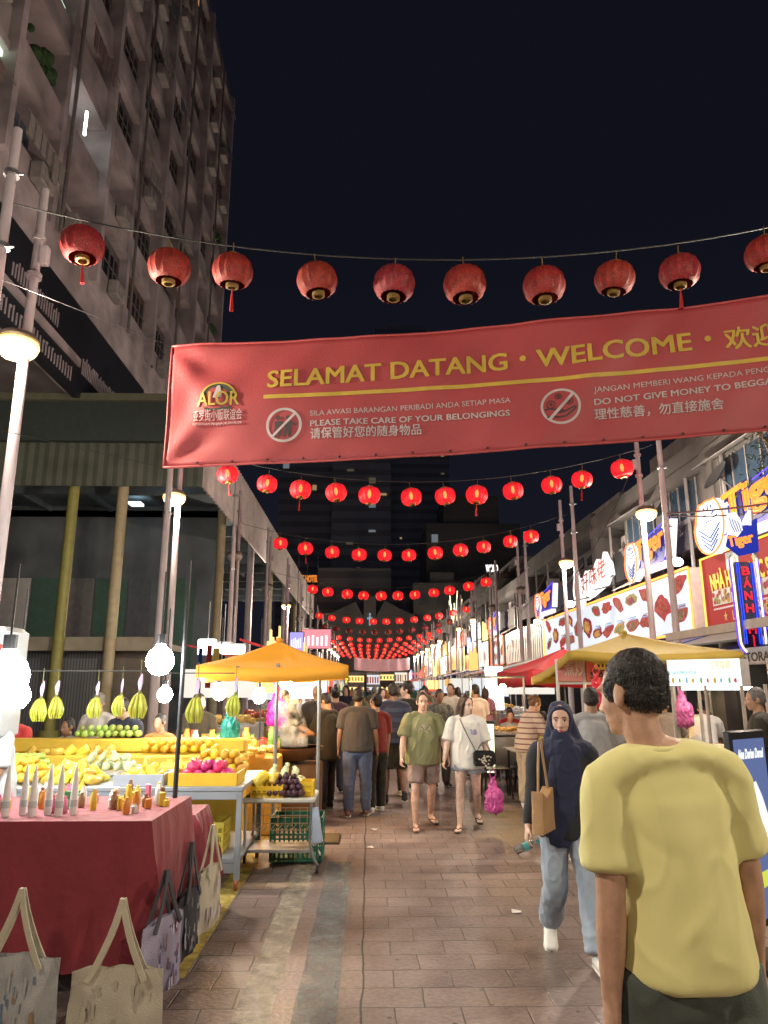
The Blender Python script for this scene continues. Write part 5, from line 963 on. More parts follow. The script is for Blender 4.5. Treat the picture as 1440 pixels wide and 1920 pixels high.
# bags and bottles they carry: things of their own
def bag_black(p,rz):
    t=thing('crossbody_bag','small black crossbody bag with a pale flower print hanging at the white T-shirt','bag',p,rz); c=MB(); c.bbox((0,0,.0),(.27,.09,.19),.03); c.bbox((0,.047,.03),(.25,.012,.12),.005); c.build('bag_body',M('black leather',(.012,.012,.014),.3,0,.1,9,.2,60),t); c=MB(); c.tube([(-.08+.16*k/10,0,.09+.10*math.sin(math.pi*k/10)) for k in range(11)],.009,6); c.build('handle',M('grey handle',(.12,.12,.13),.4),t)
    c=MB(); rnd=random.Random(3)
    for k in range(22): c.ell((rnd.gauss(0,.035),.056,-.01+rnd.gauss(0,.035)),(.012,.003,.012),6)
    c.build('flower_print',M('print pale',(.55,.5,.4),.6),t)
bag_black((1.46,9.50,.86),math.radians(178))
def plastic_bag(p,col,label,sc_=1,name='plastic_bag',cat='plastic bag',hook=.0):
    mb=MB(); mb.chain([V3((0,0,.34)),V3((0,0,.26)),V3((.01,0,.12)),V3((0,0,.0))],[(.02,.012),(.05,.03),(.12,.085),(.11,.08)],16); me=fuse(mb,.006,4,wrinkle(.014,16,7,2))
    for v in me.vertices: v.co*=sc_
    m=M('film '+str(col),col,.25,0,.25,12,.4,40); me.materials.clear(); me.materials.append(m); t=thing(name,label,cat,p); put('film',me,t); c=MB()
    for q in (-1,1): c.tube([V3((q*.015,0,.30))*sc_,V3((q*.04,0,.40))*sc_,V3((0,.0,.46+hook))*sc_],.008*sc_,5)
    c.build('handle',m,t); return t
hp=HAND[('young woman in an oversized white T-shirt and denim shorts with long brown hair',-1)]
plastic_bag((hp.x,hp.y,hp.z-.46),(.62,.10,.36),'crinkled pink plastic bag hanging from the hand of the woman in white')
def shoulder_bag(p,rz):
    t=thing('shoulder_bag','tan leather shoulder bag hanging at the side of the woman in the headscarf','bag',p,rz); t.scale=(.85,)*3; c=MB(); c.prism([(-.17,-.04,-.17),(.15,-.04,-.17),(.17,-.04,.02),(.12,-.04,.15),(-.02,-.04,.08),(-.15,-.04,.14)],.09,(0,1,0)); me=fuse(c,.010,3,None,[M('tan leather',(.42,.25,.12),.5,0,.12,6,.15,50)],'pouch'); put('pouch',me,t)
    c=MB(); c.tube([(-.13,0,.12),(-.10,-.0,.33),(-.03,.01,.50),(.03,.0,.53),(.06,.02,.45),(.10,0,.13)],.010,6); c.build('strap',M('tan strap',(.38,.24,.13),.5),t)
shoulder_bag((1.185,5.14,.95),math.radians(58))
def bottle(p,rx,rz,label):
    t=thing('water_bottle',label,'bottle',p,rz); t.scale=(.82,)*3; t.rotation_euler.x=rx; c=MB(); c.lathe([(.028,0),(.032,.01),(.03,.06),(.032,.07),(.03,.12),(.031,.15),(.014,.19),(.013,.2)],14); gl=M('clear plastic',(.75,.85,.86),.08); gl.node_tree.nodes['Principled BSDF'].inputs['Transmission Weight'].default_value=.85; c.build('bottle_body',gl,t,smooth=60); c=MB(); c.cyl((0,0,.195),(0,0,.22),.017,n=12); c.build('cap',M('teal cap',(.05,.35,.36),.4),t); c=MB(); c.lathe([(.0325,.07),(.0325,.12)],14); c.build('wrapper',M('teal wrapper',(.10,.42,.45),.4),t)
hp=[v for k,v in HAND.items() if k[0].startswith('woman in a navy headscarf') and k[1]==1][0]
bt=bottle((hp.x-.085,hp.y-.03,hp.z-.055),math.radians(72),math.radians(98),'small clear water bottle with teal cap in the hand of the woman in the headscarf')
# --- the group standing with their backs to the camera
person('broad man in a charcoal T-shirt and blue jeans seen from behind mid street',(-.14,10.6,0),rz=math.radians(-4),h=1.69,g=1.16,arms=((2,12,16,6),(2,10,14,4)),legs=((-3,4,3),(6,4,3)),head=(-8,2,0),vox=.011,skin='brown',hair=('short','black'),top=(dgrey,.86,.8,.018),bottom=(denim,2,.014),shoes=brshoe)
person('woman in a dark red top and black trousers close beside the charcoal T-shirt',(.12,10.95,0),rz=math.radians(28),h=1.60,g=.98,arms=((2,10,18,4),(6,10,12,2)),legs=((-2,2,2),(4,2,2)),head=(22,0,0),vox=.012,skin='tan',hair=('short','black'),top=(cloth('dark red',(.20,.018,.012)),.86,.9,.015),bottom=(black,2,.02),shoes=sneaker)
nstripe=cloth('navy stripe',(.018,.023,.052),stripe=(2,.15,(.035,.05,.095),.4))
person('tall man in a navy striped T-shirt and dark shorts seen from behind',(.40,11.7,0),rz=math.radians(6),h=1.76,g=1.12,arms=((4,12,24,2),(6,10,40,10)),legs=((2,2,3),(-8,22,3)),head=(-6,0,0),vox=.012,skin='brown',hair=('short','black'),top=(nstripe,.84,.85,.022),bottom=(black,.95,.03),shoes=dshoe)
person('pale young man in black turning his head left beyond the navy striped shirt',(.66,12.6,0),rz=math.radians(12),h=1.78,g=1.0,arms=((4,8,14,0),(4,8,14,0)),legs=((-4,4,3),(10,4,3)),head=(62,0,0),vox=.013,skin='pale',hair=('full','black'),top=(black,.88,.8,.015),bottom=(black,2,.01),shoes=sneaker)
person('man in a loose black T-shirt looking down at the food stall on the left',(-.60,11.2,0),rz=math.radians(52),h=1.62,g=1.08,arms=((16,8,62,10),(26,10,58,14)),legs=((0,2,2),(4,4,2)),head=(14,26,0),vox=.011,skin='tan',hair=('short','black'),top=(black,.72,.9,.028),bottom=(cloth('dark blue',(.016,.02,.04)),1.9,.02),shoes=dshoe)
person('bald orange-lit man in black standing behind the stooping man at the stall',(-.82,12.2,0),rz=math.radians(20),h=1.74,g=1.15,head=(20,4,0),vox=.013,skin='tan',hair=('bald','black'),top=(dgrey,.86,.9,.02),bottom=(black,2,.015),shoes=dshoe)
person('woman with hair in a bun between the stall and the charcoal shirt',(-.56,12.9,0),rz=math.radians(8),h=1.70,g=.95,vox=.014,skin='tan',hair=('bun','black'),top=(cloth('plum',(.07,.035,.06)),.86,.9,.015),bottom=(denim,2,.014),shoes=dshoe)
tstr=cloth('cream stripe',(.56,.46,.37),stripe=(2,.075,(.22,.10,.09),.28))
person('older woman in a striped top and cream trousers leaning over a stall table',(2.36,11.2,0),rz=math.radians(-72),h=1.60,g=1.12,arms=((34,8,62,8),(38,8,55,10)),legs=((2,3,3),(-5,5,3)),lean=14,head=(0,16,0),vox=.010,skin='light',hair=('bun','ginger'),top=(tstr,.84,.9,.03),bottom=(khaki,1.95,.025,.02),shoes=sneaker)
person('man in a grey shirt seen from behind past the navy headscarf',(2.38,7.9,0),rz=math.radians(-8),h=1.70,g=1.15,arms=((10,16,38,6),(6,20,44,12)),head=(-10,6,0),vox=.011,skin='brown',hair=('short','black'),top=(grey,.86,.85,.025),bottom=(black,2,.02),shoes=dshoe)
person('man in a pale pink polo shirt and black trousers facing the right hand stalls',(2.14,14.8,0),rz=math.radians(10),h=1.74,g=1.05,arms=((16,8,66,12),(8,8,26,0)),head=(30,8,0),vox=.014,skin='tan',hair=('short','black'),top=(cloth('pale pink',(.62,.54,.53)),.88,.85,.02),bottom=(black,2,.015),shoes=dshoe)
person('man in a patterned grey green shirt looking at his hands beyond the green shirt',(1.30,13.6,0),rz=math.radians(190),h=1.66,g=1.1,arms=((20,8,84,16),(20,8,84,16)),head=(0,18,0),vox=.014,skin='brown',hair=('short','black'),top=(cloth('camouflage',(.11,.12,.11),var=.7,vs=28),.84,.9,.02),bottom=(cloth('stone',(.12,.11,.10)),2,.02),shoes=dshoe)
person('person in a red shirt facing the camera in the middle of the street',(1.12,15.4,0),rz=math.radians(182),h=1.66,g=1.0,vox=.016,skin='light',hair=('short','black'),top=(redc,.86,.8,.02),bottom=(denim,2,.015),shoes=dshoe)
person('slim man in a cream shirt beyond the patterned shirt',(1.80,16.2,0),rz=math.radians(160),h=1.76,g=.95,vox=.016,skin='tan',hair=('short','black'),top=(cloth('cream',(.58,.53,.45)),.86,.85,.02),bottom=(black,2,.015),shoes=dshoe)
# right hand side, behind the yellow shirt
person('grey haired man in a black T-shirt standing at the far right edge',(4.22,8.0,0),rz=math.radians(70),h=1.70,g=1.05,arms=((10,8,60,8),(12,8,40,8)),head=(6,8,0),vox=.011,skin='tan',hair=('short','grey'),top=(black,.84,.9,.025),bottom=(black,2,.02),shoes=dshoe)
person('vendor in a white shirt stooping over a counter under the white lightbox',(4.75,10.6,0),rz=math.radians(-30),h=1.62,g=1.05,arms=((60,8,30,6),(60,8,30,6)),lean=34,head=(0,10,0),vox=.013,skin='tan',hair=('short','black'),top=(white,.84,.9,.025),bottom=(black,2,.02),shoes=dshoe)
person('vendor in a tan shirt stooping beside the white shirted vendor',(4.15,10.4,0),rz=math.radians(-20),h=1.64,g=1.12,arms=((60,8,30,6),(60,8,30,6)),lean=30,head=(0,10,0),vox=.013,skin='brown',hair=('bald','black'),top=(cloth('tan',(.25,.20,.15)),.84,.9,.025),bottom=(navy,2,.02),shoes=dshoe)
# left hand vendors behind the fruit tables
for (lab,x,y,rz,h,sk,hr,tp,lean,hd,arm) in (
 ('vendor in a dark blue shirt with short hair leaning behind the piled mangoes',-2.85,9.15,160,1.62,'tan',('short','black'),cloth('dark blue',(.016,.02,.04)),18,(-30,14,0),(30,8,50,8)),
 ('vendor in black with tan sleeves standing behind the purple fruit',-2.35,10.4,200,1.62,'light',('short','black'),black,6,(40,6,0),(22,8,46,6)),
 ('seated vendor in a grey top low behind the fruit on the left',-3.55,9.0,150,1.35,'brown',('short','black'),grey,0,(0,4,0),(10,8,20,0)),
 ('vendor in a red top working at the far left fruit table',-4.3,9.3,185,1.50,'tan',('short','black'),redc,14,(10,14,0),(34,8,50,8)),
 ('vendor in a pale headcloth beside the seated vendor',-3.6,10.2,170,1.62,'tan',('full','grey'),cloth('pale',(.50,.47,.44)),8,(10,10,0),(20,8,40,6)),
 ('small vendor in orange behind the pole between the fruit tables',-2.45,9.0,165,1.40,'tan',('short','black'),cloth('orange',(.55,.20,.05)),4,(0,6,0),(20,8,40,6)),
 ('cook in a black sleeveless top at the steaming wok under the orange umbrella',-1.35,11.6,215,1.66,'tan',('short','black'),black,8,(0,16,0),(30,20,52,8)),
 ('large figure in a pale shirt standing at the far left edge',-3.05,6.35,140,1.64,'brown',('short','black'),cloth('pale blue grey',(.46,.49,.50)),6,(0,8,0),(16,8,40,6))):
    person(lab,(x,y,0),rz=math.radians(rz),h=h,g=1.05,arms=(arm,arm),lean=lean,head=hd,vox=.014,skin=sk,hair=hr,top=(tp,.84,.85,.02),bottom=(black,2,.02),shoes=dshoe)
# --- strollers farther down the street: six base figures copied with other clothes
bases=[]
for k,(rz,g,hr,sl,bl,al,lg) in enumerate(((0,1.05,('short','black'),.8,2,((10,8,30,2),(-8,8,12,0)),((12,4,2),(-12,14,2))),(180,1.0,('long','black'),.9,2,((-8,8,12,0),(10,8,20,2)),((-12,14,2),(12,4,2))),(180,1.1,('short','black'),.8,.9,((20,8,70,10),(4,8,14,0)),((10,4,2),(-10,12,2))),(0,.95,('long','brown'),.9,.6,((4,8,14,0),(4,8,14,0)),((4,2,2),(-6,8,2))),(180,1.05,('full','black'),.85,2,((4,8,14,0),(12,8,44,6)),((-4,4,2),(8,4,2))),(0,1.15,('short','grey'),.85,2,((4,8,16,0),(4,8,16,0)),((6,4,2),(-8,10,2))))):
    bases.append(person('base',(0,-30,0),0,1.66,g,arms=al,legs=lg,vox=.02,skin=('tan','light','brown')[k%3],hair=hr,top=(white,.85,sl,.02),bottom=(black,bl,.015),shoes=dshoe)); bases[-1]['turn']=rz
CW=[('white',white),('black',black),('red',redc),('grey',grey),('navy',navy),('cream',cloth('cream',(.58,.53,.45))),('teal',cloth('teal',(.04,.20,.20))),('pink',cloth('pink',(.55,.22,.28))),('olive',cloth('olive',(.13,.13,.06))),('orange',cloth('orange',(.55,.20,.05)))]
BW=[('black',black),('blue',denim),('khaki',khaki),('grey',dgrey)]
rc=random.Random(12); combos=[(a,b) for a in range(10) for b in range(4)]; rc.shuffle(combos); used=[False]*6
SPOT=[(-.2,17.5),(.35,18.6),(2.6,17.8),(3.1,19.6),(-1.2,15.2),(.9,21),(1.7,22.3),(-.6,20.5),(-1.5,19),(2.9,24),(3.6,22.5),(.2,25),(1.2,27),(-1.0,24),(-1.9,27),(2.2,29),(3.5,30),(.5,31),(-.4,34),(1.7,35),(-1.6,32),(3.0,38),(.9,40),(-.9,42),(2.3,44),(0,47),(1.4,50),(-1.5,49),(3.2,52),(.6,56),(2.1,58),(-.5,60)]
for i,(x,y) in enumerate(SPOT):
    a,b=combos[i]; k=i%6; lab='person in a %s top and %s %s in the distant crowd, about %d metres off'%(CW[a][0],BW[b][0],'legwear' if k in(2,3) else 'trousers',round(y)); rz=math.radians(bases[k]['turn']+rc.uniform(-35,35))
    if not used[k]: o=bases[k]; o.location=(x,y,0); o.rotation_euler.z=rz; o['label']=lab; o['group']='strollers farther down the street'; used[k]=True
    else: o=dup(bases[k],(x,y,0),rz,lab,'strollers farther down the street',scale=rc.uniform(.96,1.08))
    for ch in o.children:
        m=CW[a][1] if ch.name.startswith('shirt') else BW[b][1] if ch.name.startswith(('trousers','shorts')) else None
        if m: ch.material_slots[0].link='OBJECT'; ch.material_slots[0].material=m
# ------------------------------------------------------------------ left stalls
BULB=glow('bare bulb',(.95,1,.97),135,True); WARM=glow('warm bulb',(1,.58,.18),260,True)
def hanging_bulb(p,r,label,m=None,top=2.6):
    t=thing('hanging_bulb',label,'lamp',p,group='bare bulbs over the stalls'); mb=MB(); mb.lathe([(0,-r),(r*.55,-r*.85),(r*.95,-r*.3),(r,.1*r),(r*.8,.65*r),(r*.4,1.0*r),(r*.3,1.25*r)],14); mb.build('bulb',m or BULB,t,smooth=180)
    mb=MB(); mb.cyl((0,0,1.2*r),(0,0,1.9*r),r*.32,n=10); mb.cyl((0,0,1.9*r),(0,0,max(top-p[2],.15)),.008,n=5); mb.build('lamp_holder',blackp,t)
hanging_bulb(at(300,1240,5.55),.105,'largest glaring white bulb beside the thin dark stall pole')
hanging_bulb(at(309,1303,8.3),.085,'white bulb under the largest one, behind the dark pole')
hanging_bulb(at(411,1299,9.4),.095,'white bulb over the purple fruit left of the orange umbrella')
hanging_bulb(at(486,1306,9.6),.09,'white bulb between the two posts under the orange umbrella')
hanging_bulb(at(535,1275,9.9),.10,'warm yellow bulb at the middle of the orange umbrella',WARM,2.2)
hanging_bulb(at(12,1268,5.2),.15,'huge overexposed white lamp at the far left edge')
hanging_bulb(at(30,1305,6.6),.12,'second white lamp at the far left edge, just behind the hanging toy figures')
# thin dark pole of the first stall
a=at(322,1588,5.62); t=thing('tent_pole','thin dark pole at the corner of the red covered table','pole',(a.x,5.62,0)); mb=MB(); mb.cyl((0,0,0),(.0,0,2.7),.019,.016,8); mb.cyl((0,0,.0),(0,0,.02),.09,n=12); mb.build('shaft',dark_p,t); 
# --- red covered table
RC=M('red tablecloth',(.19,.017,.028),.85,0,.16,3,.5,13,sheen=.2)
def cloth_table(label,x0,x1,y0,y1,z,drop,seed):
    t=thing('covered_table',label,'table',((x0+x1)/2,(y0+y1)/2,0)); W=(x1-x0)/2; Dp=(y1-y0)/2; mb=MB(); per=[]
    n=44
    for k in range(n): per.append((-W+2*W*k/n,-Dp,0,-1))
    for k in range(n//2): per.append((W,-Dp+2*Dp*k/(n//2),1,0))
    for k in range(n): per.append((W-2*W*k/n,Dp,0,1))
    for k in range(n//2): per.append((-W,Dp-2*Dp*k/(n//2),-1,0))
    N=len(per); rows=9; vs=[]
    for j in range(rows+1):
        f=j/rows; zz=z-drop*f
        for i,(x,y,nx,ny) in enumerate(per):
            co=math.exp(-min(abs(abs(x)-W),9)*4 if ny else -min(abs(abs(y)-Dp),9)*4); am=.05+.10*co; o=am*f**.7*(noise.noise((i*.26,seed,f*.5))+.35*noise.noise((i*.7,seed,2))+.7*max(0,1-3*abs(noise.noise((i*.33,seed+4,f*.4))))**2)+.03*f+.05*co*f+.006*min(1,f*9)
            vs.append((x+nx*o,y+ny*o,zz+.012*noise.noise((i*.3,seed,5))*f*(j==rows)*2))
    mb.add(vs,[(j*N+i,(j)*N+(i+1)%N,(j+1)*N+(i+1)%N,(j+1)*N+i) for j in range(rows) for i in range(N)][::1]); mb.f=[tuple(reversed(f)) for f in mb.f]; mb.add([(x,y,z+.0) for x,y,_,_ in per],[tuple(range(N))]); mb.build('tablecloth',RC,t,smooth=50)
    for sx_ in (-1,1):
        for sy in (-1,1): mb=MB(); mb.cyl((sx_*(W-.08),sy*(Dp-.08),0),(sx_*(W-.08),sy*(Dp-.08),z-.03),.02,n=8); mb.build('leg',steel,t)
    return t
cloth_table('long table under a dark red cloth in the lower left corner',-4.0,-1.30,4.7,5.7,.955,.80,3)
cloth_table('small red covered table at the end of the long red one',-1.75,-1.30,5.86,6.35,.80,.5,8)
# white tapering bottles and souvenirs on the red table
mb0=None
for i,u in enumerate((10,36,60,83,110,131)):
    p=at(u,1521,4.86); lab='slim white tapering squeeze bottle on the red table, %s from the left'%ORD[i]
    if i==0:
        t=thing('squeeze_bottle',lab,'bottle',(p.x,4.86,.957),group='white bottles in a row on the red table'); mb=MB(); mb.lathe([(.020,0),(.024,.02),(.023,.10),(.020,.17),(.014,.24),(.004,.305)],14); wp=M('white plastic',(.75,.75,.75),.35); wp.node_tree.nodes['Principled BSDF'].inputs['Subsurface Weight'].default_value=.8; wp.node_tree.nodes['Principled BSDF'].inputs['Subsurface Radius'].default_value=(.05,.05,.05); mb.build('bottle_body',wp,t,smooth=60); mb=MB(); mb.lathe([(.0245,.05),(.024,.09)],14); mb.build('wrapper',M('pale wrapper',(.45,.5,.52),.5),t); mb0=t
    else: dup(mb0,(p.x,4.86+.05*(i%2),.957),i*.8,lab)
rnd=random.Random(31); CC=[('green',(.04,.22,.09)),('white',(.6,.6,.58)),('yellow',(.6,.42,.04)),('orange',(.55,.2,.03)),('pink',(.55,.15,.25)),('brown',(.2,.1,.05))]
cnt={}
for i in range(84):
    x=-3.2+1.78*rnd.random() if i<44 else -2.45+1.1*rnd.random(); y=4.9+rnd.random()*.7; c=CC[rnd.randint(0,5)]; cnt[c[0]]=cnt.get(c[0],0)+1; h=rnd.uniform(.05,.13)
    m=MB(); m.lathe([(.02,0),(.022,h*.1),(.022,h*.7),(.012,h*.85),(.012,h)],9,(0,0,0),0) if i%3 else m.bbox((0,0,h/2),(.045,.02,h),.006,rz=rnd.random()); o=m.build('souvenir',M('trinket '+c[0],c[1],.35),loc=(x,y,.957),rz=rnd.random()*3)
    tag(o,'small %s souvenir standing among the trinkets on the red covered table'%c[0],'souvenir','trinkets spread over the red table')
# --- tote bags hanging from the table edge
def tote(p,rz,w,h,hl,cols,label,seed):
    t=thing('tote_bag',label,'tote bag',p,rz,group='tote bags hung around the red table'); mb=MB(); nx,nz=18,14; vs=[]
    for sgn in (-1,1):
        for j in range(nz+1):
            for i in range(nx+1):
                a=i/nx*2-1; b=j/nz; d=.055*(1-a*a)*(1-.55*b)*(.4+.6*min(1,b*6)); d+=.018*noise.noise((a*2.3+seed,b*2.6,sgn)); x=w/2*a*(1-.05*b+.03*noise.noise((a*2,b*3,seed+4))); vs.append((x,sgn*d,h*b-.02*(a*a)*(b)+.018*noise.noise((a*2.2,seed,sgn*3))*b))
    M_=(nx+1)*(nz+1); fs=[]
    for j in range(nz):
        for i in range(nx): q=j*(nx+1)+i; fs+=[(q,q+1,q+nx+2,q+nx+1),(M_+q,M_+q+nx+1,M_+q+nx+2,M_+q+1)]
    for j in range(nz): q=j*(nx+1); fs+=[(q,q+nx+1,M_+q+nx+1,M_+q)]; q+=nx; fs+=[(q,M_+q,M_+q+nx+1,q+nx+1)]
    for i in range(nx): fs.append((i,M_+i,M_+i+1,i+1))
    mb.add(vs,fs); mb.build('bag_cloth',cols[0],t,smooth=70)
    for sgn in (-1,1):
        mb=MB(); pts=[]
        for k in range(13):
            a=k/12*2-1; x=w*.30*a*(1-.0*abs(a)); x=w*.30*(abs(a)**.8)*(1 if a>0 else -1)*1.0; z=h-.06+hl*(1-abs(a)**1.1); pts.append((x*(.22+.78*abs(a)),sgn*(.034+.0*a)*(.25+.75*abs(a)),z))
        for (px,py,pz),(qx,qy,qz) in zip(pts,pts[1:]):
            d=V3((qx-px,0,qz-pz)).normalized(); nrm=V3((d.z,0,-d.x))*.014; a_=V3((px,py,pz));b_=V3((qx,qy,qz)); o=V3((0,.004,0)); mb.add([a_-nrm-o,a_+nrm-o,b_+nrm-o,b_-nrm-o,a_-nrm+o,a_+nrm+o,b_+nrm+o,b_-nrm+o],[(0,1,2,3),(7,6,5,4),(0,4,5,1),(2,6,7,3),(1,5,6,2),(3,7,4,0)])
        mb.build('handle',cols[1],t,smooth=None)
    mb=MB(); rn=random.Random(seed)
    for k in range(34):
        a=rn.uniform(-.66,.66); b=rn.uniform(.12,.82); ww=rn.uniform(.003,.012); hh=rn.uniform(.01,.05); y=-.055*(1-a*a)*(1-.55*b)*(.4+.6*min(1,b*6))-.018*noise.noise((a*2.3+seed,b*2.6,-1))*-1-.004; cx,cz=w/2*a*.97,h*b; mb.add([(cx-ww,y,cz-hh),(cx+ww,y,cz-hh*.8),(cx+ww*.7,y,cz+hh),(cx-ww*.8,y,cz+hh*.9)],[(0,1,2,3)],k%len(cols[2]))
    mb.build('print',cols[2],t,smooth=None)
cv=M('natural canvas',(.42,.38,.30),.9,0,.12,6,.3,150); cv2=M('grey blue canvas',(.34,.34,.33),.9,0,.25,5,.3,150); cv3=M('violet grey canvas',(.26,.24,.34),.9,0,.25,5,.3,150); blk=M('black canvas',(.02,.021,.028),.9,0,.2,5,.3,150); st=M('strap canvas',(.44,.40,.30),.9,0,.1,20,.3,150)
pr=lambda *c:[M('bag print '+str(x),x,.85) for x in c]
tote((-1.22,4.0,.04),.05,.46,.37,.36,(cv,st,pr((.34,.31,.25),(.36,.32,.25))),'natural canvas tote bag with tall pale straps hanging in front of the red cloth',1)
tote((-1.76,4.08,.02),-.06,.48,.42,.36,(cv2,st,pr((.12,.17,.26),(.35,.36,.36),(.28,.17,.10))),'blue grey printed tote bag at the lower left corner',2)
tote((-2.25,4.15,.03),.1,.46,.40,.34,(cv,st,pr((.12,.17,.26),(.3,.2,.12))),'tote bag cut by the left edge beside the blue grey one',7)
tote((-1.17,4.62,.06),1.25,.42,.40,.30,(cv3,M('strap dark',(.05,.05,.06),.9),pr((.10,.09,.2),(.45,.42,.5),(.16,.05,.08))),'violet grey tote bag with dark print on the corner of the red table',3)
tote((-1.14,5.10,.10),1.45,.40,.38,.34,(blk,M('strap dark',(.05,.05,.06),.9),pr((.3,.3,.33),(.1,.1,.12))),'black tote bag hanging behind the violet grey one',4)
tote((-1.10,5.56,.12),1.40,.40,.40,.32,(cv,st,pr((.45,.5,.55),(.16,.10,.22),(.45,.35,.12))),'canvas tote bag with violet stripes nearest the aisle behind the black one',5)
# --- grey metal fruit tables
def metal_table(label,x0,x1,y0,y1,z,zs):
    t=thing('metal_table',label,'table',((x0+x1)/2,(y0+y1)/2,0)); W=(x1-x0)/2; Dp=(y1-y0)/2; gm=M('grey enamel',(.28,.30,.33),.45,.2,.1,4)
    mb=MB(); mb.bbox((0,0,z-.02),(2*W,2*Dp,.04),.006); mb.bbox((0,-Dp+.02,z-.075),(2*W-.08,.03,.07),.004); mb.bbox((0,Dp-.02,z-.075),(2*W-.08,.03,.07),.004); mb.build('table_top',gm,t)
    mb=MB(); mb.bbox((0,0,zs),(2*W-.04,2*Dp-.04,.035),.005); mb.bbox((0,-Dp+.03,zs-.06),(2*W-.1,.03,.08),.004); mb.build('shelf',gm,t)
    for a in (-1,1):
        for b in (-1,1):
            mb=MB(); mb.bbox((a*(W-.03),b*(Dp-.03),z/2+.02),(.05,.05,z-.12),.006); l=mb.build('leg',gm,t)
            mb=MB(); mb.cyl((a*(W-.03)-.015,b*(Dp-.03)-.01,.045),(a*(W-.03)+.015,b*(Dp-.03)-.01,.045),.045,n=14); mb.cyl((a*(W-.03),b*(Dp-.03),.05),(a*(W-.03),b*(Dp-.03),.11),.014,n=6); mb.build('caster',M('orange caster',(.30,.09,.03),.5),l)
metal_table('grey enamel fruit table on orange casters behind the red table',-2.55,-1.12,6.93,8.25,.86,.24); metal_table('second grey fruit table reaching to the left edge',-4.6,-2.62,6.93,8.25,.86,.24)
def crate(p,sx_,sy,sz,col,label,rz=0,fr=None,cat='crate',name='plastic_crate'):
    t=thing(name,label,cat,p,rz); m=M('crate '+str(col),col,.45,0,.1,5); mb=MB(); th=.012
    mb.bx(-sx_/2,sx_/2,-sy/2,sy/2,0,th)
    for (ax,ln,off,dirx) in (('x',sx_,-sy/2,1),('x',sx_,sy/2,1),('y',sy,-sx_/2,0),('y',sy,sx_/2,0)):
        n=max(6,int(ln/.045))
        for k in range(n+1):
            q=-ln/2+ln*k/n; 
            if dirx: mb.box((q,off,sz/2),(.016,th,sz))
            else: mb.box((off,q,sz/2),(th,.016,sz))
        for zz in (.03,sz*.33,sz*.62,sz-.025):
            hh=.05 if zz>sz*.8 else .02
            if dirx: mb.box((0,off,zz),(ln,th*1.3,hh))
            else: mb.box((off,0,zz),(th*1.3,ln+.006,hh))
    mb.build('basket',m,t,smooth=None); return t
crate((-1.55,7.3,.262),.46,.36,.27,(.50,.40,.05),'yellow plastic crate on the lower shelf of the grey fruit table')
crate((-2.05,7.35,.262),.40,.36,.25,(.42,.40,.28),'pale crate beside the yellow one on the lower shelf')
crate((-.72,8.1,.02),.52,.40,.42,(.02,.16,.11),'green plastic crate standing on the ground behind the white topped cart')
crate((-1.45,7.75,.522),.5,.3,.06,(.02,.16,.11),'flat green tray under the table top',name='plastic_tray') if False else None
# fruit: one of each kind, copied
FR={}
def fruit(kind,p,label,group,rz=0):
    if kind not in FR:
        mb=MB()
        if kind=='mango': mb.ell((0,0,0),(.055,.044,.042),10); m=M('mango skin',(.72,.44,.03),.45,0,.2,9,rnd=.9)
        elif kind=='orange_fruit': mb.ell((0,0,0),.042,10); m=M('orange skin',(.70,.24,.02),.5,0,.1,30,rnd=.9)
        elif kind=='green_apple': mb.ell((0,0,0),(.04,.04,.037),10); m=M('apple skin',(.34,.45,.09),.35,0,.2,9,rnd=.9)
        elif kind=='mangosteen': mb.ell((0,0,0),(.036,.036,.033),9); mb.cyl((0,0,.028),(0,0,.038),.02,n=6); m=M('mangosteen skin',(.060,.018,.030),.5,rnd=.9)
        elif kind=='dragon_fruit': mb.ell((0,0,0),(.05,.05,.06),10); [mb.cyl((.04*math.cos(q),.04*math.sin(q),.0),(.066*math.cos(q),.066*math.sin(q),.03),.012,.002,5) for q in (0,1.05,2.1,3.1,4.2,5.2)]; m=M('dragon fruit skin',(.55,.03,.17),.45,rnd=.9)
        elif kind=='juice_cup': mb.lathe([(.028,-.05),(.038,.05)],12); mb.lathe([(.041,.05),(.041,.058),(.02,.075),(0,.078)],12); mb.cyl((.01,0,.07),(.018,0,.14),.004,n=5); m=M('juice',(.75,.55,.10),.15,0,.1)
        elif kind=='papaya_tub': mb.bbox((0,0,0),(.13,.10,.07),.01); m=M('fruit tub',(.74,.55,.08),.2,0,.3,14,rnd=.9)
        elif kind=='cut_fruit_bag': mb.ell((0,0,0),(.05,.035,.06),10); mb.cyl((0,0,.05),(0,0,.085),.012,.026,8); m=M('bagged melon',(.60,.66,.38),.15,0,.2,12,rnd=.9)
        o=mb.build(kind,m,None,smooth=60); o.location=p; FR[kind]=o
    else: o=FR[kind].copy(); C.objects.link(o); o.location=p
    q=rf.uniform(.82,1.12); o.scale=(q*rf.uniform(.9,1.12),q,q*rf.uniform(.92,1.08)); o.rotation_euler=(rz*.3,rz*.2,rz); return tag(o,label,kind.replace('_',' '),group)
rf=random.Random(77)
def pile(kind,cx,cy,z,nx,ny,nl,step,h,where):
    for l in range(nl):
        for i in range(nx-l):
            for j in range(ny-l):
                fruit(kind,(cx+(i-(nx-l-1)/2)*step+rf.uniform(-.01,.01),cy+(j-(ny-l-1)/2)*step*.9+rf.uniform(-.01,.01),z+h*.5+l*h*.8),'%s %s'%(dict(mango='ripe yellow mango',orange_fruit='round orange',green_apple='green apple',mangosteen='dark purple mangosteen',dragon_fruit='pink dragon fruit',juice_cup='lidded cup of yellow juice',papaya_tub='clear tub of cut yellow fruit',cut_fruit_bag='knotted bag of pale cut melon')[kind],where),'fruit '+where,rf.random()*6)
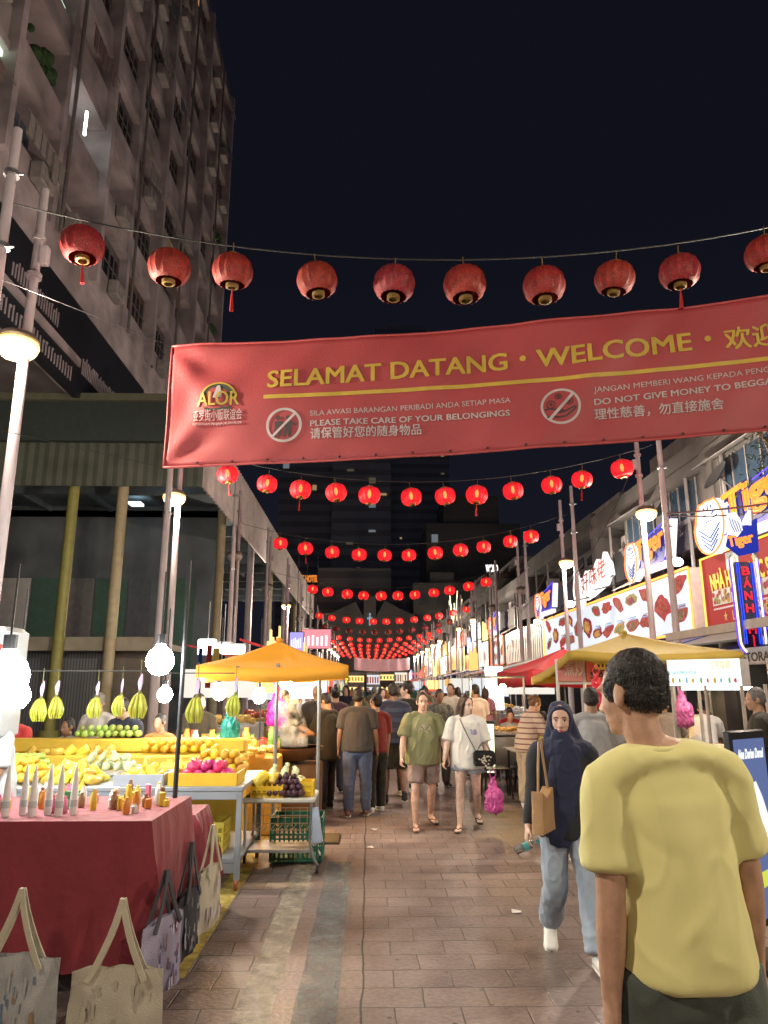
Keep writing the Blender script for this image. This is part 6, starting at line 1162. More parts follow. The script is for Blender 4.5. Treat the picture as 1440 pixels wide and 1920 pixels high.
def tray(cx,cy,z,w,d,h,col,label):
    t=thing('fruit_tray',label,'tray',(cx,cy,z)); mb=MB(); mb.bx(-w/2,w/2,-d/2,d/2,0,.01)
    for a in (-1,1): mb.bx(-w/2,w/2,a*d/2-.006,a*d/2+.006,0,h); mb.bx(a*w/2-.006,a*w/2+.006,-d/2+.006,d/2-.006,0,h)
    mb.build('tray_body',M('tray '+str(col),col,.4),t,smooth=None)
ZT=.862
tray(-1.50,7.2,ZT,.62,.42,.11,(.65,.40,.03),'orange yellow fruit tray at the aisle end of the grey table'); pile('dragon_fruit',-1.50,7.2,ZT+.02,4,3,2,.115,.10,'in the tray at the aisle end')
tray(-2.08,7.2,ZT,.44,.42,.10,(.35,.37,.42),'grey tub tray on the front middle of the grey table'); pile('papaya_tub',-2.08,7.2,ZT+.015,3,3,3,.14,.075,'stacked in the grey tray behind the dark pole')
pile('juice_cup',-1.75,7.65,ZT+.05,6,2,1,.09,.10,'cups lined behind the trays of the grey table'); pile('mango',-1.55,8.0,ZT+.02,6,4,3,.10,.08,'heaped at the back of the grey table')
pile('papaya_tub',-2.75,7.25,ZT,4,3,4,.14,.075,'stacked at the near end of the second fruit table'); pile('mango',-3.35,7.3,ZT+.02,6,5,3,.10,.08,'in the big heap on the second fruit table'); pile('orange_fruit',-3.95,7.35,ZT+.02,5,5,3,.085,.08,'heaped at the left part of the second fruit table')
pile('cut_fruit_bag',-2.62,7.75,ZT+.05,5,2,2,.11,.10,'in the middle of the second fruit table'); pile('green_apple',-3.5,7.9,ZT+.02,6,4,3,.085,.075,'at the back of the second fruit table'); pile('mango',-4.3,7.9,ZT+.02,4,4,3,.10,.08,'at the far left of the second fruit table')
# raised wooden stand with mangoes behind
t=thing('display_stand','stepped display stand draped in yellow cloth behind the fruit tables','display stand',(-2.9,8.65,0)); mb=MB(); mb.bbox((0,0,.5),(3.0,.5,1.0),.02); mb.bbox((0,.15,1.08),(3.0,.25,.15),.02); mb.build('drape',M('yellow drape',(.60,.40,.04),.7,0,.15,3),t)
pile('mango',-2.1,8.55,1.02,8,2,2,.11,.08,'on the right part of the yellow stand'); pile('papaya_tub',-3.3,8.5,1.0,7,1,2,.14,.075,'in a row on the yellow stand'); pile('green_apple',-3.0,8.8,1.17,9,2,2,.085,.075,'along the top of the yellow stand')
# --- white topped cart by the aisle
t=thing('fruit_cart','white topped folding fruit cart on thin bent legs beside the aisle','cart',(-.86,7.75,0)); wt=M('cart laminate',(.55,.53,.46),.45,0,.1,5)
mb=MB(); mb.bbox((0,0,.665),(.70,.62,.045),.012); mb.build('cart_top',wt,t)
for a in (-1,1):
    for b in (-1,1):
        mb=MB(); mb.tube([(a*.32,b*.27,.64),(a*.31,b*.27,.3),(a*.33,b*.24,.18),(a*.38,b*.2,.07)],.014,8); l=mb.build('leg',steel,t); mb=MB(); mb.cyl((a*.38-.012,b*.2,.035),(a*.38+.012,b*.2,.035),.035,n=12); mb.build('wheel',blackp,l)
mb=MB()
for k in range(9): mb.tube([(-.28+.07*k,-.28,.60),(-.28+.07*k,-.28,.40),(-.28+.07*k,.2,.38)],.004,4)
for zz in (.60,.53,.46,.40): mb.tube([(-.29,-.28,zz),(.29,-.28,zz)],.005,4)
mb.build('wire_basket',M('brass wire',(.40,.34,.2),.4,.7),t)
mb=MB(); mb.bbox((0,0,.2),(.62,.46,.03),.005); mb.build('lower_shelf',steel,t)
mb=MB(); mb.chain([V3((.36,-.30,.60)),V3((.37,-.31,.45)),V3((.385,-.30,.3))],[(.03,.01),(.045,.018),(.055,.02)],10); mb.build('hanging_cloth',M('pale blue rag',(.35,.40,.50),.9),t,smooth=180)
crate((-.98,7.62,.689),.30,.26,.12,(.72,.45,.02),'yellow crate at the left of the white cart top'); crate((-.60,7.66,.689),.12,.22,.14,(.72,.45,.02),'small yellow crate at the right end of the white cart top')
pile('mangosteen',-.80,7.58,.70,6,4,4,.062,.06,'heaped on the white cart top'); pile('cut_fruit_bag',-.86,7.9,.74,4,2,2,.11,.11,'standing at the back of the white cart top'); pile('papaya_tub',-.99,7.62,.81,2,2,1,.13,.07,'in the yellow crate on the white cart')
# --- bananas hanging from a line
mb=MB(); pts=[at(u,1262 if u>300 else 1258,7.45) for u in range(-40,470,30)]; mb.tube(pts,.006,5); tag(mb.build('hanging_line',M('cable',(.03,.03,.03))),'thin line the banana bunches hang from','line')
BN=None
for i,(u,v) in enumerate(((75,1330),(104,1326),(180,1326),(226,1322),(260,1322),(368,1330),(441,1322))):
    p=at(u,v,7.45); lab='green yellow banana bunch hanging on a string, %s from the left'%ORD[i]
    if BN is None:
        t=thing('banana_bunch',lab,'bananas',p,group='banana bunches hung above the fruit'); BN=t
        for k in range(6):
            a=-1.0+.4*k; mb=MB(); mb.chain([V3((.006*k-.015,0,.10)),V3((.035*math.sin(a)*1.2,-.03+.012*(k%2),.06)),V3((.075*math.sin(a),-.045+.02*(k%2),-.03)),V3((.060*math.sin(a),-.02,-.11))],[.008,.018,.019,.007],8); mb.build('banana',M('banana skin',(.36,.38,.035),.5,0,.3,14,rnd=.8),t,smooth=180)
        mb=MB(); mb.cyl((0,0,.09),(0,0,.13),.02,.012,8); mb.cyl((0,0,.12),(0,0,.40),.004,n=5); mb.build('stem',M('banana stem',(.14,.13,.03),.7),t)
        mb=MB(); mb.chain([V3((0,0,.13)),V3((.0,0,.2)),V3((.01,0,.27))],[(.01,.004),(.022,.006),(.01,.004)],8); mb.build('string_tie',M('violet tie',(.50,.35,.50),.5),t)
    else: dup(BN,p,rf.uniform(-.7,.7),lab,scale=rf.uniform(.9,1.15))
plastic_bag(at(519,1352,10.3),(.60,.02,.22),'magenta plastic bag hanging under the orange umbrella',1.25); plastic_bag(at(430,1382,8.9),(.02,.28,.24),'teal plastic bag hanging below the last banana bunch',.95)
# toy figures / white lamp housing at the far left edge
p=at(14,1185,6.2); t=thing('drinks_machine','white drinks machine with a red front panel at the far left edge','drinks machine',(p.x-.1,6.2,1.35)); mb=MB(); mb.bbox((0,0,.42),(.42,.4,.9),.04); mb.build('casing',M('white casing',(.28,.30,.31),.35),t); mb=MB(); mb.bbox((.05,-.205,.55),(.26,.02,.34),.008); mb.build('front_panel',M('red panel',(.5,.05,.04),.4),t); mb=MB(); mb.bx(-.1,.1,-.1,.1,-1.35,-.03); mb.build('pedestal',steel,t)
# --- square orange umbrella
def umbrella(label,c,half,zr,za,drop,rz,cm,um,posts,dz=(0,0,0,0),name='market_umbrella'):
    t=thing(name,label,'umbrella',(c[0],c[1],0),rz); hx,hy=half; n=12; vs=[];fs=[]; cor=[(-hx,-hy),(hx,-hy),(hx,hy),(-hx,hy)]; mb=MB()
    for s in range(4):
        a=V3((cor[s][0],cor[s][1],zr+dz[s]));b=V3((cor[(s+1)%4][0],cor[(s+1)%4][1],zr+dz[(s+1)%4])); ap=V3((0,0,za)); g=[]
        for j in range(n+1):
            f=j/n
            for i in range(n+1):
                q=i/n; e=a.lerp(b,q); p=e.lerp(ap,f); sg=math.sin(math.pi*q)*(1-f); p=p-V3((0,0,.05*sg+.06*math.sin(math.pi*f)*(.4+.6*math.sin(math.pi*q)))); p+=V3((0,0,.010*noise.noise((q*9,f*3,s))*math.sin(math.pi*q))); g.append(p)
        mb.add(g,[(j*(n+1)+i,j*(n+1)+i+1,(j+1)*(n+1)+i+1,(j+1)*(n+1)+i) for j in range(n) for i in range(n)])
    top=mb.build('canopy',cm,t,smooth=40); so=top.modifiers.new('s','SOLIDIFY'); so.thickness=.004
    mb=MB()
    for s in range(4):
        a=V3((cor[s][0],cor[s][1],zr+dz[s]));b=V3((cor[(s+1)%4][0],cor[(s+1)%4][1],zr+dz[(s+1)%4])); m_=24; g=[]
        for i in range(m_+1):
            q=i/m_; p=a.lerp(b,q)-V3((0,0,.05*math.sin(math.pi*q))); o=V3((b-a).normalized().cross(V3((0,0,1))))*.004; w=.012*noise.noise((q*14,s,3)); g+=[p+o*1.2,p+o*(1+w*60)-V3((0,0,drop*(1+.12*noise.noise((q*8,s,9)))))]
        mb.add(g,[(2*i+1,2*i+3,2*i+2,2*i) for i in range(m_)])
    v_=mb.build('valance',um,t,smooth=60); so=v_.modifiers.new('s','SOLIDIFY'); so.thickness=.004
    mb=MB(); mb.ell((0,0,za+.01),(.05,.05,.04),8); mb.build('finial',um,t)
    mb=MB()
    for (cx,cy),dd in zip(cor,dz): mb.cyl((0,0,za-.12),(cx*.97,cy*.97,zr-.015+dd),.012,n=6)
    mb.build('rib',steel,t)
    for (x,y) in posts: mb=MB(); mb.cyl((x,y,0),(x,y,za-.1 if (x,y)==(0,0) else zr+ (za-zr)*max(0,1-max(abs(x)/hx,abs(y)/hy))-.03),.022,n=10); mb.build('post',M('grey post',(.27,.29,.30),.45,.4),t)
    return t
OC=M('orange canvas',(.66,.30,.02),.75,0,.06,3,.1,90); p=at(512,1250,9.6)
umbrella('square orange canvas umbrella over the wok stall on the left',(p.x+.05,9.75),(.90,.9),1.985,2.32,.15,.05,OC,OC,((-.42,-.85),(.05,-.75),(.55,-.3)))
# wok stall with steam
p=at(546,1425,10.2); t=thing('wok_stall','brown wok cart steaming under the orange umbrella','food cart',(p.x,10.2,0)); mb=MB(); mb.bbox((0,.1,.38),(.8,.6,.72),.02); mb.build('cart_body',M('cart brown',(.22,.11,.045),.5,.2,.2,5),t)
mb=MB(); mb.lathe([(.40,.95),(.43,.955),(.42,.93),(.30,.80),(.12,.755),(0,.75)],28); mb.lathe([(.40,.95),(.29,.82),(.12,.775),(0,.77)],28); mb.build('wok',M('wok iron',(.20,.11,.05),.4,.6),t,smooth=60)
mb=MB(); rw=random.Random(3)
for k in range(70): a=rw.random()*6.283; r=.33*math.sqrt(rw.random()); mb.ell((r*math.cos(a),r*math.sin(a),.86+.02*rw.random()+.06*r),(.035,.025,.02),6)
mb.build('food',M('fried food',(.62,.36,.08),.5,0,.4,12),t,smooth=180)
sm=bpy.data.materials.new('steam'); sm.use_nodes=True; nt=sm.node_tree; N=nt.nodes; L=nt.links; N.remove(N['Principled BSDF']); pv=N.new('ShaderNodeVolumePrincipled'); tcn=N.new('ShaderNodeTexCoord'); nz=N.new('ShaderNodeTexNoise'); nz.inputs['Scale'].default_value=5.5; nz.inputs['Detail'].default_value=3; rg=N.new('ShaderNodeValToRGB'); rg.color_ramp.elements[0].position=.45; rg.color_ramp.elements[1].position=.75; mlt=N.new('ShaderNodeMath'); mlt.operation='MULTIPLY'; mlt.inputs[1].default_value=7
L.new(tcn.outputs['Object'],nz.inputs['Vector']); L.new(nz.outputs['Fac'],rg.inputs[0]); L.new(rg.outputs[0],mlt.inputs[0]); L.new(mlt.outputs[0],pv.inputs['Density']); pv.inputs['Color'].default_value=(1,.95,.85,1); L.new(pv.outputs[0],N['Material Output'].inputs['Volume'])
mb=MB(); mb.chain([V3((.02,0,.92)),V3((.0,0,1.15)),V3((-.05,0,1.45)),V3((-.12,0,1.7))],[.20,.22,.16,.07],14); s_=mb.build('steam',sm,None,smooth=180,loc=(p.x,10.2,0)); tag(s_,'pale steam rising from the wok under the orange umbrella','steam',kind='stuff')
t=thing('food_counter','warm lit counter heaped with snacks behind the white cart','counter',(-1.75,9.6,0)); mb=MB(); mb.bbox((0,0,.45),(1.3,.6,.9),.02); mb.build('counter_body',M('counter orange',(.55,.28,.04),.6,0,.2,3),t); mb=MB()
for k in range(90): mb.bbox((rw.uniform(-.6,.6),rw.uniform(-.26,.26),.93+rw.random()*.06),(.09,.07,.05),.01,rz=rw.random()*3)
mb.build('snack_heap',M('snacks',(.72,.48,.10),.5,0,.4,9),t)
mb=MB(); mb.bx(-.6,.6,.27,.29,.9,1.04); mb.build('glass_screen',M('amber screen',(.6,.38,.1),.3,0,.3,5),t)
JN=(('amber',(.6,.3,.05)),('red',(.5,.06,.04)),('green',(.15,.3,.06)),('cream',(.6,.52,.36)),('brown',(.2,.09,.03)))
for k in range(22):
    nm_,cl=JN[rw.randrange(5)]; h=rw.uniform(.14,.34); mb=MB(); mb.lathe([(.045,0),(.05,.02),(.05,h*.75),(.03,h*.9),(.035,h)],10); o=mb.build('snack_jar',M('jar '+nm_,cl,.2,0,.3,9),loc=(-2.35+.055*k+rw.uniform(-.01,.01),9.84+.09*(k%2),.905)); tag(o,'tall %s snack jar at the back of the warm counter'%nm_,'jar','snack jars on the warm counter')
# stalls farther along the left: red awning, blue screen, strip lights
t=thing('red_awning','red stall awning behind the orange umbrella','awning',(-2.2,16,0)); mb=MB(); mb.prism([(1.6,0,2.1),(1.6,0,2.05),(-.6,0,2.7),(-.6,0,2.75)],5,(0,1,0)); mb.build('canopy',M('red awning',(.42,.02,.03),.7),t); mb=MB(); [mb.cyl((x,y,0),(x,y,2.15),.025,n=8) for x in (1.55,) for y in (.1,4.9)]; mb.build('frame',steel,t)
t=thing('screen_board','bright bluish white light panel over the stalls left of the crowd','light panel',at(570,1290,15.0)); mb=MB(); mb.bbox((0,0,0),(.9,.06,.42),.01); mb.build('screen',glow('blue white screen',(.75,.88,1),2.0,True),t); mb=MB(); mb.bx(-.03,.03,.03,.08,-1.7,.2); mb.build('frame',steel,t)
for i,(u,v,D,w_) in enumerate(((388,1213,14.5,.35),(418,1216,14.8,.3),(436,1219,15.2,.5))):
    t=thing('strip_lamp','short white strip lamp under the canopy edge, %s from the left'%ORD[i],'strip lamp',at(u,v,D),group='strip lamps by the kiosk'); mb=MB(); mb.bbox((0,0,0),(w_,.08,.16 if i else .3),.02); mb.build('tube_light',glow('strip white',(.92,1,.97),10,True),t); mb=MB(); mb.bx(-w_/2,w_/2,.05,.1,-.02,.14); mb.cyl((0,.07,.1),(0,.07,.9),.01,n=5); mb.build('holder',steel,t)
for i,(u0,u1,v0,v1,c) in enumerate(((362,380,1215,1400,(.02,.05,.25)),(384,398,1210,1290,(.30,.03,.03)),(398,412,1215,1240,(.45,.36,.12)))):
    a=at(u0,v1,12.5); b=at(u1,v0,12.5); mb=MB(); n=10; vs=[(a.x+(b.x-a.x)*k/n,12.5+.03*(k%2),z) for k in range(n+1) for z in (a.z,b.z)]; q=len(vs); vs+=[(x,y+.015,z) for x,y,z in vs]; mb.add(vs,[(2*k,2*k+2,2*k+3,2*k+1) for k in range(n)]+[(q+2*k,q+2*k+1,q+2*k+3,q+2*k+2) for k in range(n)]); tag(mb.build('hanging_cloth',M('hung cloth %d'%i,c,.9),smooth=None),('long blue','short dark red','small gold')[i]+' cloth hanging beside the kiosk posts','cloth')
rk=random.Random(6)
SD=[(-1,17+i*4.2) for i in range(15)]+[(1,23+i*4.6) for i in range(14)]
for i,(sd,y) in enumerate(SD):   # lit stalls along the left, beyond the umbrella
    c,nm=FARS[(1,0,3,1,4,3,0,1,2,3,1,6,0,3,5)[i%15]]; t=thing('market_stall','lit market stall with a %s light panel, %s along the %s side'%(nm,ORD[i%15],'left' if sd<0 else 'right'),'stall',(-3.1 if sd<0 else 4.7+(i%3)*.2,y,0),0 if sd<0 else math.pi,group='stalls along the street')
    mb=MB(); mb.bbox((0,0,.45),(1.2,2.4,.9),.02); mb.build('counter_body',M('stall body %d'%(i%3),((.35,.34,.32),(.4,.22,.05),(.12,.2,.25))[i%3],.6),t)
    mb=MB()
    for k in range(24): mb.bbox((rk.uniform(-.5,.5),rk.uniform(-1.1,1.1),.95+rk.random()*.1),(.14,.14,.12),.02,rz=rk.random())
    mb.build('goods',M('goods %d'%(i%4),((.6,.4,.1),(.5,.12,.08),(.2,.4,.12),(.55,.5,.45))[i%4],.5,0,.4,6),t)
    mb=MB(); mb.add([(.9,-1.3,2.15),(.9,1.3,2.15),(-.9,1.3,2.6),(-.9,-1.3,2.6)],[(0,1,2,3)]); mb.v+=[(x,yy,z+.03) for x,yy,z in mb.v]; mb.f+=[(7,6,5,4),(0,4,5,1),(1,5,6,2),(2,6,7,3),(3,7,4,0)]; mb.m+=[0]*5; mb.build('roof',M('stall roof %d'%(i%4),((.40,.03,.03),(.55,.33,.03),(.05,.08,.25),(.3,.3,.3))[i%4],.7),t)
    for a in (-.85,.85):
        for b in (-1.25,1.25): mb=MB(); mb.cyl((a,b,0),(a,b,2.2 if a>0 else 2.6),.02,n=6); mb.build('post',steel,t)
    mb=MB(); mb.bx(.3,.34,-.9,.9,1.55,2.05); yq=-1.36*-sd; mb.bx(-.75,.75,yq-.02,yq+.02,(1.5,1.7,1.3)[i%3],2.08); mb.build('light_panel',glow('far sign '+nm,c,1.2,True),t); mb=MB(); mb.ell((.2,0,1.9),.09,8); mb.build('bulb',BULB,t,smooth=180)
    if i%2==0: mb=MB(); [mb.bx(.92,.95,-1.2+.4*k,-1.0+.4*k,2.3,2.3+rk.uniform(.3,.9)) for k in range(6)]; mb.build('top_sign',glow('top '+FARS[(i*2)%7][1],FARS[(i*2)%7][0],1.6),t)
# ------------------------------------------------------------------ right stalls
YC=M('mustard canvas',(.36,.26,.035),.75,0,.08,3,.1,90)
p=at(1222,1230,10.6); umbrella('square mustard yellow canvas umbrella over the salted food stall on the right',(p.x-.02,11.6),(1.26,1.22),2.22,2.56,.13,.0,YC,YC,((0,0),),(0,0,0,-.33))
p=at(1052,1235,16.2); umbrella('square red canvas umbrella behind the mustard one',(p.x+.1,16.4),(1.2,1.2),2.05,2.55,.3,.1,M('red canvas',(.45,.02,.03),.7),M('red canvas',(.45,.02,.03),.7),((0,0),))
def stall_sign():
    t=thing('salted_food_stall','steel food stall with an orange red sign board of a yellow house and dark lettering','food stall',(3.8,11.0,0)); mb=MB(); mb.bbox((.3,.3,.5),(1.9,.8,1.0),.02); mb.build('counter_body',steel,t)
    orr=M('stall sign red',(.60,.11,.05),.5,0,.05,3); a=at(1100,1277,11.0); b=at(1260,1236,11.0); x0=a.x-3.8; x1=b.x-3.8; z0=a.z; z1=b.z; mb=MB(); mb.bx(x0,x1,-.02,.04,z0,z1); mb.build('sign_board',orr,t)
    ye=M('sign yellow',(.70,.52,.06),.5); dk=M('sign dark',(.035,.02,.02),.5); mb=MB(); hx=x0+.10; zz=z0+.165
    mb.bx(hx,hx+.30,-.03,-.021,zz,zz+.03,0); mb.bx(hx+.03,hx+.27,-.03,-.021,zz+.03,zz+.10,0); mb.prism([(hx,-.03,zz+.10),(hx+.3,-.03,zz+.10),(hx+.22,-.03,zz+.145),(hx+.08,-.03,zz+.145)],.009,(0,1,0)); 
    for k in range(3): mb.bx(hx+.07+.06*k,hx+.10+.06*k,-.034,-.030,zz+.04,zz+.08,1)
    mb.tube([(hx-.01,-.03,zz-.01),(hx+.31,-.03,zz-.01),(hx+.31,-.03,zz+.03),(hx+.28,-.03,zz+.04),(hx+.28,-.03,zz+.10)],.007,4,mi=1); mb.build('house_emblem',[ye,dk],t,smooth=None)
    mb=MB(); text_on(mb,'盐',(hx+.38,-.024,zz),(1,0,0),(0,0,1),.2,.12,.02); text_on(mb,'SALTED FISH',(x0+.05,-.024,z0+.03),(1,0,0),(0,0,1),1.22,.11,.02); mb.build('lettering',dk,t,smooth=None)
    mb=MB(); a=at(1046,1275,11.0); mb.bx(a.x-3.8,x0-.06,-.02,.03,z0-.0,z1-.02); mb.build('side_board',M('stall sign pink',(.62,.26,.22),.5,0,.15,4),t); mb=MB(); text_on(mb,'煮炒',(a.x-3.8+.1,-.024,z0+.1),(1,0,0),(0,0,1),.3,.2,.01); mb.build('side_lettering',M('sign cream',(.75,.65,.5),.5),t,smooth=None)
    mb=MB(); [mb.cyl((x,.02,0),(x,.02,z1),.025,n=8) for x in (x0-.03,x1,a.x-3.8)]; mb.cyl((a.x-3.8,.02,z0-.03),(x1,.02,z0-.03),.02,n=6); mb.build('frame',M('white frame',(.6,.6,.6),.4),t)
    mb=MB(); [mb.ell((x,.1,z0-.22),.05,8) for x in (-.25,.15)]; mb.build('bulb',WARM,t,smooth=180)
stall_sign()
plastic_bag(at(1121,1318,10.2),(.55,.02,.04),'red lantern shaped bag hanging in the salted food stall',1.1); plastic_bag(at(1282,1352,9.8),(.62,.12,.30),'pink plastic bag hanging under the white lightbox',1.1)
def lightbox_stall():
    D=9.2; a=at(1255,1292,D+.35); b=at(1386,1232,D-.3); t=thing('lightbox_stall','stall with a glowing white lightbox of drinks and teal lettering','food stall',(a.x,D,0)); W=b.x-a.x; z0=1.745; z1=2.07; y0=.35;y1=-.3; xd=V3((W,y1-y0,0)); n=xd.cross(V3((0,0,1))).normalized()
    def Q(f,z,d=0): return V3((0,y0,z))+xd*f+n*d
    mb=MB(); mb.add([Q(0,z0),Q(1,z0),Q(1,z1),Q(0,z1),Q(0,z0,-.3),Q(1,z0,-.3),Q(1,z1,-.3),Q(0,z1,-.3)],[(7,6,5,4),(0,4,5,1),(1,5,6,2),(2,6,7,3),(3,7,4,0)]); mb.build('casing',M('box casing',(.42,.40,.40),.5),t,smooth=None)
    mb=MB(); mb.add([Q(.0,z0,.004),Q(1,z0,.004),Q(1,z1,.004),Q(.0,z1,.004)],[(0,1,2,3)]); mb.build('panel',glow('lightbox white',(.92,1,.98),1.35,True),t)
    mb=MB(); text_on(mb,'FRESH SUGAR WATERMELON SMOOTHIE',Q(-.02,z0+.14,.008),xd,(0,0,1),W*.62,.045,.03); mb.build('lettering',glow('lightbox teal',(.12,.50,.55),.8),t,smooth=None)
    mb=MB(); text_on(mb,'甘蔗椰糖',Q(.60,z0+.205,.008),xd,(0,0,1),W*.40,.085,.01); mb.build('gold_lettering',glow('lightbox gold',(.75,.62,.22),.9),t,smooth=None)
    mb=MB()
    for k,(f,c) in enumerate(((.08,0),(.17,1),(.27,2),(.36,0),(.47,1),(.56,3),(.66,0),(.74,2),(.85,1),(.93,3))): q=Q(f,z0+.065,.006); mb.ell(q,(.022 if k%3 else .03,.004,.03 if k%2 else .04),8,c)
    mb.build('drink_picture',[glow('pic amber',(.75,.5,.1),.7),glow('pic green',(.2,.5,.15),.7),glow('pic sky',(.3,.55,.75),.7),glow('pic red',(.7,.12,.1),.7)],t,smooth=None)
    mb=MB(); [mb.cyl(Q(f,0,d),Q(f,z0+.02,d),.024,n=8) for f in (.02,.97) for d in (-.04,-.9)]; mb.cyl(Q(.5,.9,-.02),Q(.5,z0,-.02),.022,n=8); mb.build('post',M('pale post',(.45,.40,.34),.45),t)
    mb=MB(); mb.add([Q(-.05,.92,.02),Q(1.05,.92,.02),Q(1.05,.92,-.9),Q(-.05,.92,-.9),Q(-.05,.86,.02),Q(1.05,.86,.02),Q(1.05,.86,-.9),Q(-.05,.86,-.9)],[(0,1,2,3),(7,6,5,4),(4,5,1,0),(5,6,2,1),(6,7,3,2),(7,4,0,3)]); mb.build('counter_top',steel,t,smooth=None)
    mb=MB(); mb.add([Q(0,.0,-.05),Q(1,.0,-.05),Q(1,.86,-.05),Q(0,.86,-.05),Q(0,.0,-.85),Q(1,.0,-.85),Q(1,.86,-.85),Q(0,.86,-.85)],[(0,1,2,3),(7,6,5,4),(1,5,6,2),(4,0,3,7),(3,2,6,7)]); mb.build('counter_body',M('counter amber',(.60,.42,.12),.5,0,.2,3),t,smooth=None)
    mb=MB(); mb.box(Q(.5,z0-.03,-.4),(.9,.05,.04)); mb.build('tube_light',TUBE,t)
lightbox_stall()
def poster():
    a=at(1383,1372,5.15); rz=math.radians(34); t=thing('poster_stand','black framed standing poster with blue ground and white durian dessert picture','poster stand',(a.x+.04,5.15,0),rz); t.scale=(.86,1,1); H=a.z
    mb=MB(); mb.bbox((0,0,H-.6),(.52,.05,1.22),.008); mb.bx(-.24,-.2,-.02,.02,0,H-1.2); mb.bx(.2,.24,-.02,.02,0,H-1.2); mb.bbox((0,.0,.02),(.5,.36,.03),.006); mb.build('frame',blackp,t)
    mb=MB(); mb.bx(-.225,.225,-.031,-.027,H-1.16,H-.045); mb.build('poster_sheet',glow('poster blue',(.16,.22,.48),.62,True),t)
    wh=glow('poster white',(.92,.95,.9),1.0); mb=MB(); text_on(mb,'Aina Durian Durad',(-.19,-.034,H-.17),(1,0,-.0),(0,0,1),.38,.062,.05,shear=.25); mb.prism([(-.02,-.034,H-.33),(.03,-.034,H-.32),(.10,-.034,H-.42),(.16,-.034,H-.55),(.19,-.034,H-.70),(.12,-.034,H-.72),(.06,-.034,H-.60),(.02,-.034,H-.45)],-.001,(0,1,0)); mb.prism([(-.09,-.034,H-.42),(-.03,-.034,H-.38),(.04,-.034,H-.52),(.06,-.034,H-.66),(.0,-.034,H-.66),(-.07,-.034,H-.52)],-.001,(0,1,0)); mb.build('white_print',wh,t,smooth=None)
    mb=MB(); mb.ell((.14,-.035,H-.71),(.06,.002,.035),10,0); mb.ell((.03,-.035,H-.66),(.04,.002,.03),10,0); mb.ell((-.12,-.035,H-.36),(.05,.002,.06),10,1); mb.prism([(-.20,-.034,H-.9),(.2,-.034,H-.86),(.2,-.034,H-.95),(-.20,-.034,H-1.0)],-.001,(0,1,0),0); mb.build('colour_print',[glow('poster lime',(.62,.72,.10),.9),glow('poster coral',(.85,.16,.08),.8)],t,smooth=None)
poster()
# amber menu box behind the poster, lit box in the middle distance
t=thing('amber_box','amber counter box with an orange edge beside the poster stand','counter box',(at(1345,1440,6.4).x,6.4,0)); mb=MB(); mb.bbox((0,0,.6),(.5,.4,1.2),.02); mb.build('box_body',M('amber board',(.72,.50,.14),.5,0,.1,3),t); mb=MB(); mb.bbox((0,0,1.225),(.52,.42,.05),.01); mb.build('orange_edge',M('orange edge',(.7,.28,.02),.5),t)
a=at(917,1412,12.6); t=thing('lit_box','slim yellow white lightbox standing among the dark chairs','lightbox',(a.x,12.6,0)); mb=MB(); mb.bbox((0,0,.72),(.20,.10,.9),.01); mb.build('casing',blackp,t); mb=MB(); mb.bx(-.085,.085,-.058,-.052,.35,1.12); mb.build('panel',glow('lit box',(.95,1,.62),1.6,True),t)
a=at(895,1262,24); t=thing('tall_lightbox','tall blank white lightbox under the awning beyond the pink shirt','lightbox',at(927,1290,21)); mb=MB(); mb.bbox((0,0,0),(.5,.12,1.2),.02); mb.build('panel',glow('tall white box',(.96,1,1),3.2,True),t); mb=MB(); mb.bx(-.03,.03,.07,.12,-1.66,.5); mb.build('post',steel,t)
# snack cart with warm food
t=thing('snack_cart','steel snack cart with warm lit fried food on its hot plate','food cart',(at(945,1400,13.2).x,13.4,0)); mb=MB(); mb.bbox((0,0,.62),(1.1,.7,.55),.02); mb.bbox((0,0,.93),(1.2,.8,.05),.01); mb.build('cart_body',steel,t); mb=MB()
for k in range(60): mb.bbox((rw.uniform(-.5,.5),rw.uniform(-.3,.3),.98+rw.random()*.04),(.08,.06,.04),.01,rz=rw.random()*3)
mb.build('food',M('fried food',(.62,.36,.08),.5,0,.4,12),t); mb=MB(); mb.cyl((-.5,.3,.9),(-.5,.3,1.9),.02,n=6); mb.cyl((.5,.3,.9),(.5,.3,1.9),.02,n=6); mb.cyl((-.5,.3,1.9),(.5,.3,1.9),.02,n=6); mb.build('frame',steel,t); mb=MB(); mb.ell((.1,.25,1.72),.06,8); mb.build('bulb',WARM,t,smooth=180)
for a in (-1,1):
    for b in (-1,1): mb=MB(); mb.cyl((a*.5,b*.3,0),(a*.5,b*.3,.36),.02,n=6); mb.build('leg',steel,t)
# dining tables and chairs
def dining_table(p,label):
    t=thing('dining_table',label,'table',p,.1,'dining tables on the right'); mb=MB(); mb.bbox((0,0,.73),(.8,.75,.035),.01); mb.build('table_top',M('table laminate',(.40,.38,.36),.25),t); mb=MB(); [mb.cyl((a*.33,b*.3,0),(a*.33,b*.3,.72),.018,n=6) for a in (-1,1) for b in (-1,1)]; mb.build('leg_frame',dark_p,t)
    return t
def chair():
    t=thing('plastic_chair','','chair',(0,0,0),0,'dark plastic chairs around the dining tables'); m=M('dark plastic',(.025,.02,.02),.4)
    mb=MB(); mb.bbox((0,0,.44),(.42,.42,.03),.01); mb.build('seat',m,t); mb=MB(); mb.tube([(-.2,.2,.44),(-.2,.25,.86),(.2,.25,.86),(.2,.2,.44)],.018,6); [mb.bbox((0,.24,.56+.1*k),(.38,.015,.05),.005) for k in range(3)]; mb.build('backrest',m,t)
    for a in (-1,1):
        for b in (-1,1): mb=MB(); mb.cyl((a*.19,b*.19,.44),(a*.22,b*.22,0),.018,.014,6); mb.build('leg',m,t)
    return t
ch=chair(); usedc=False
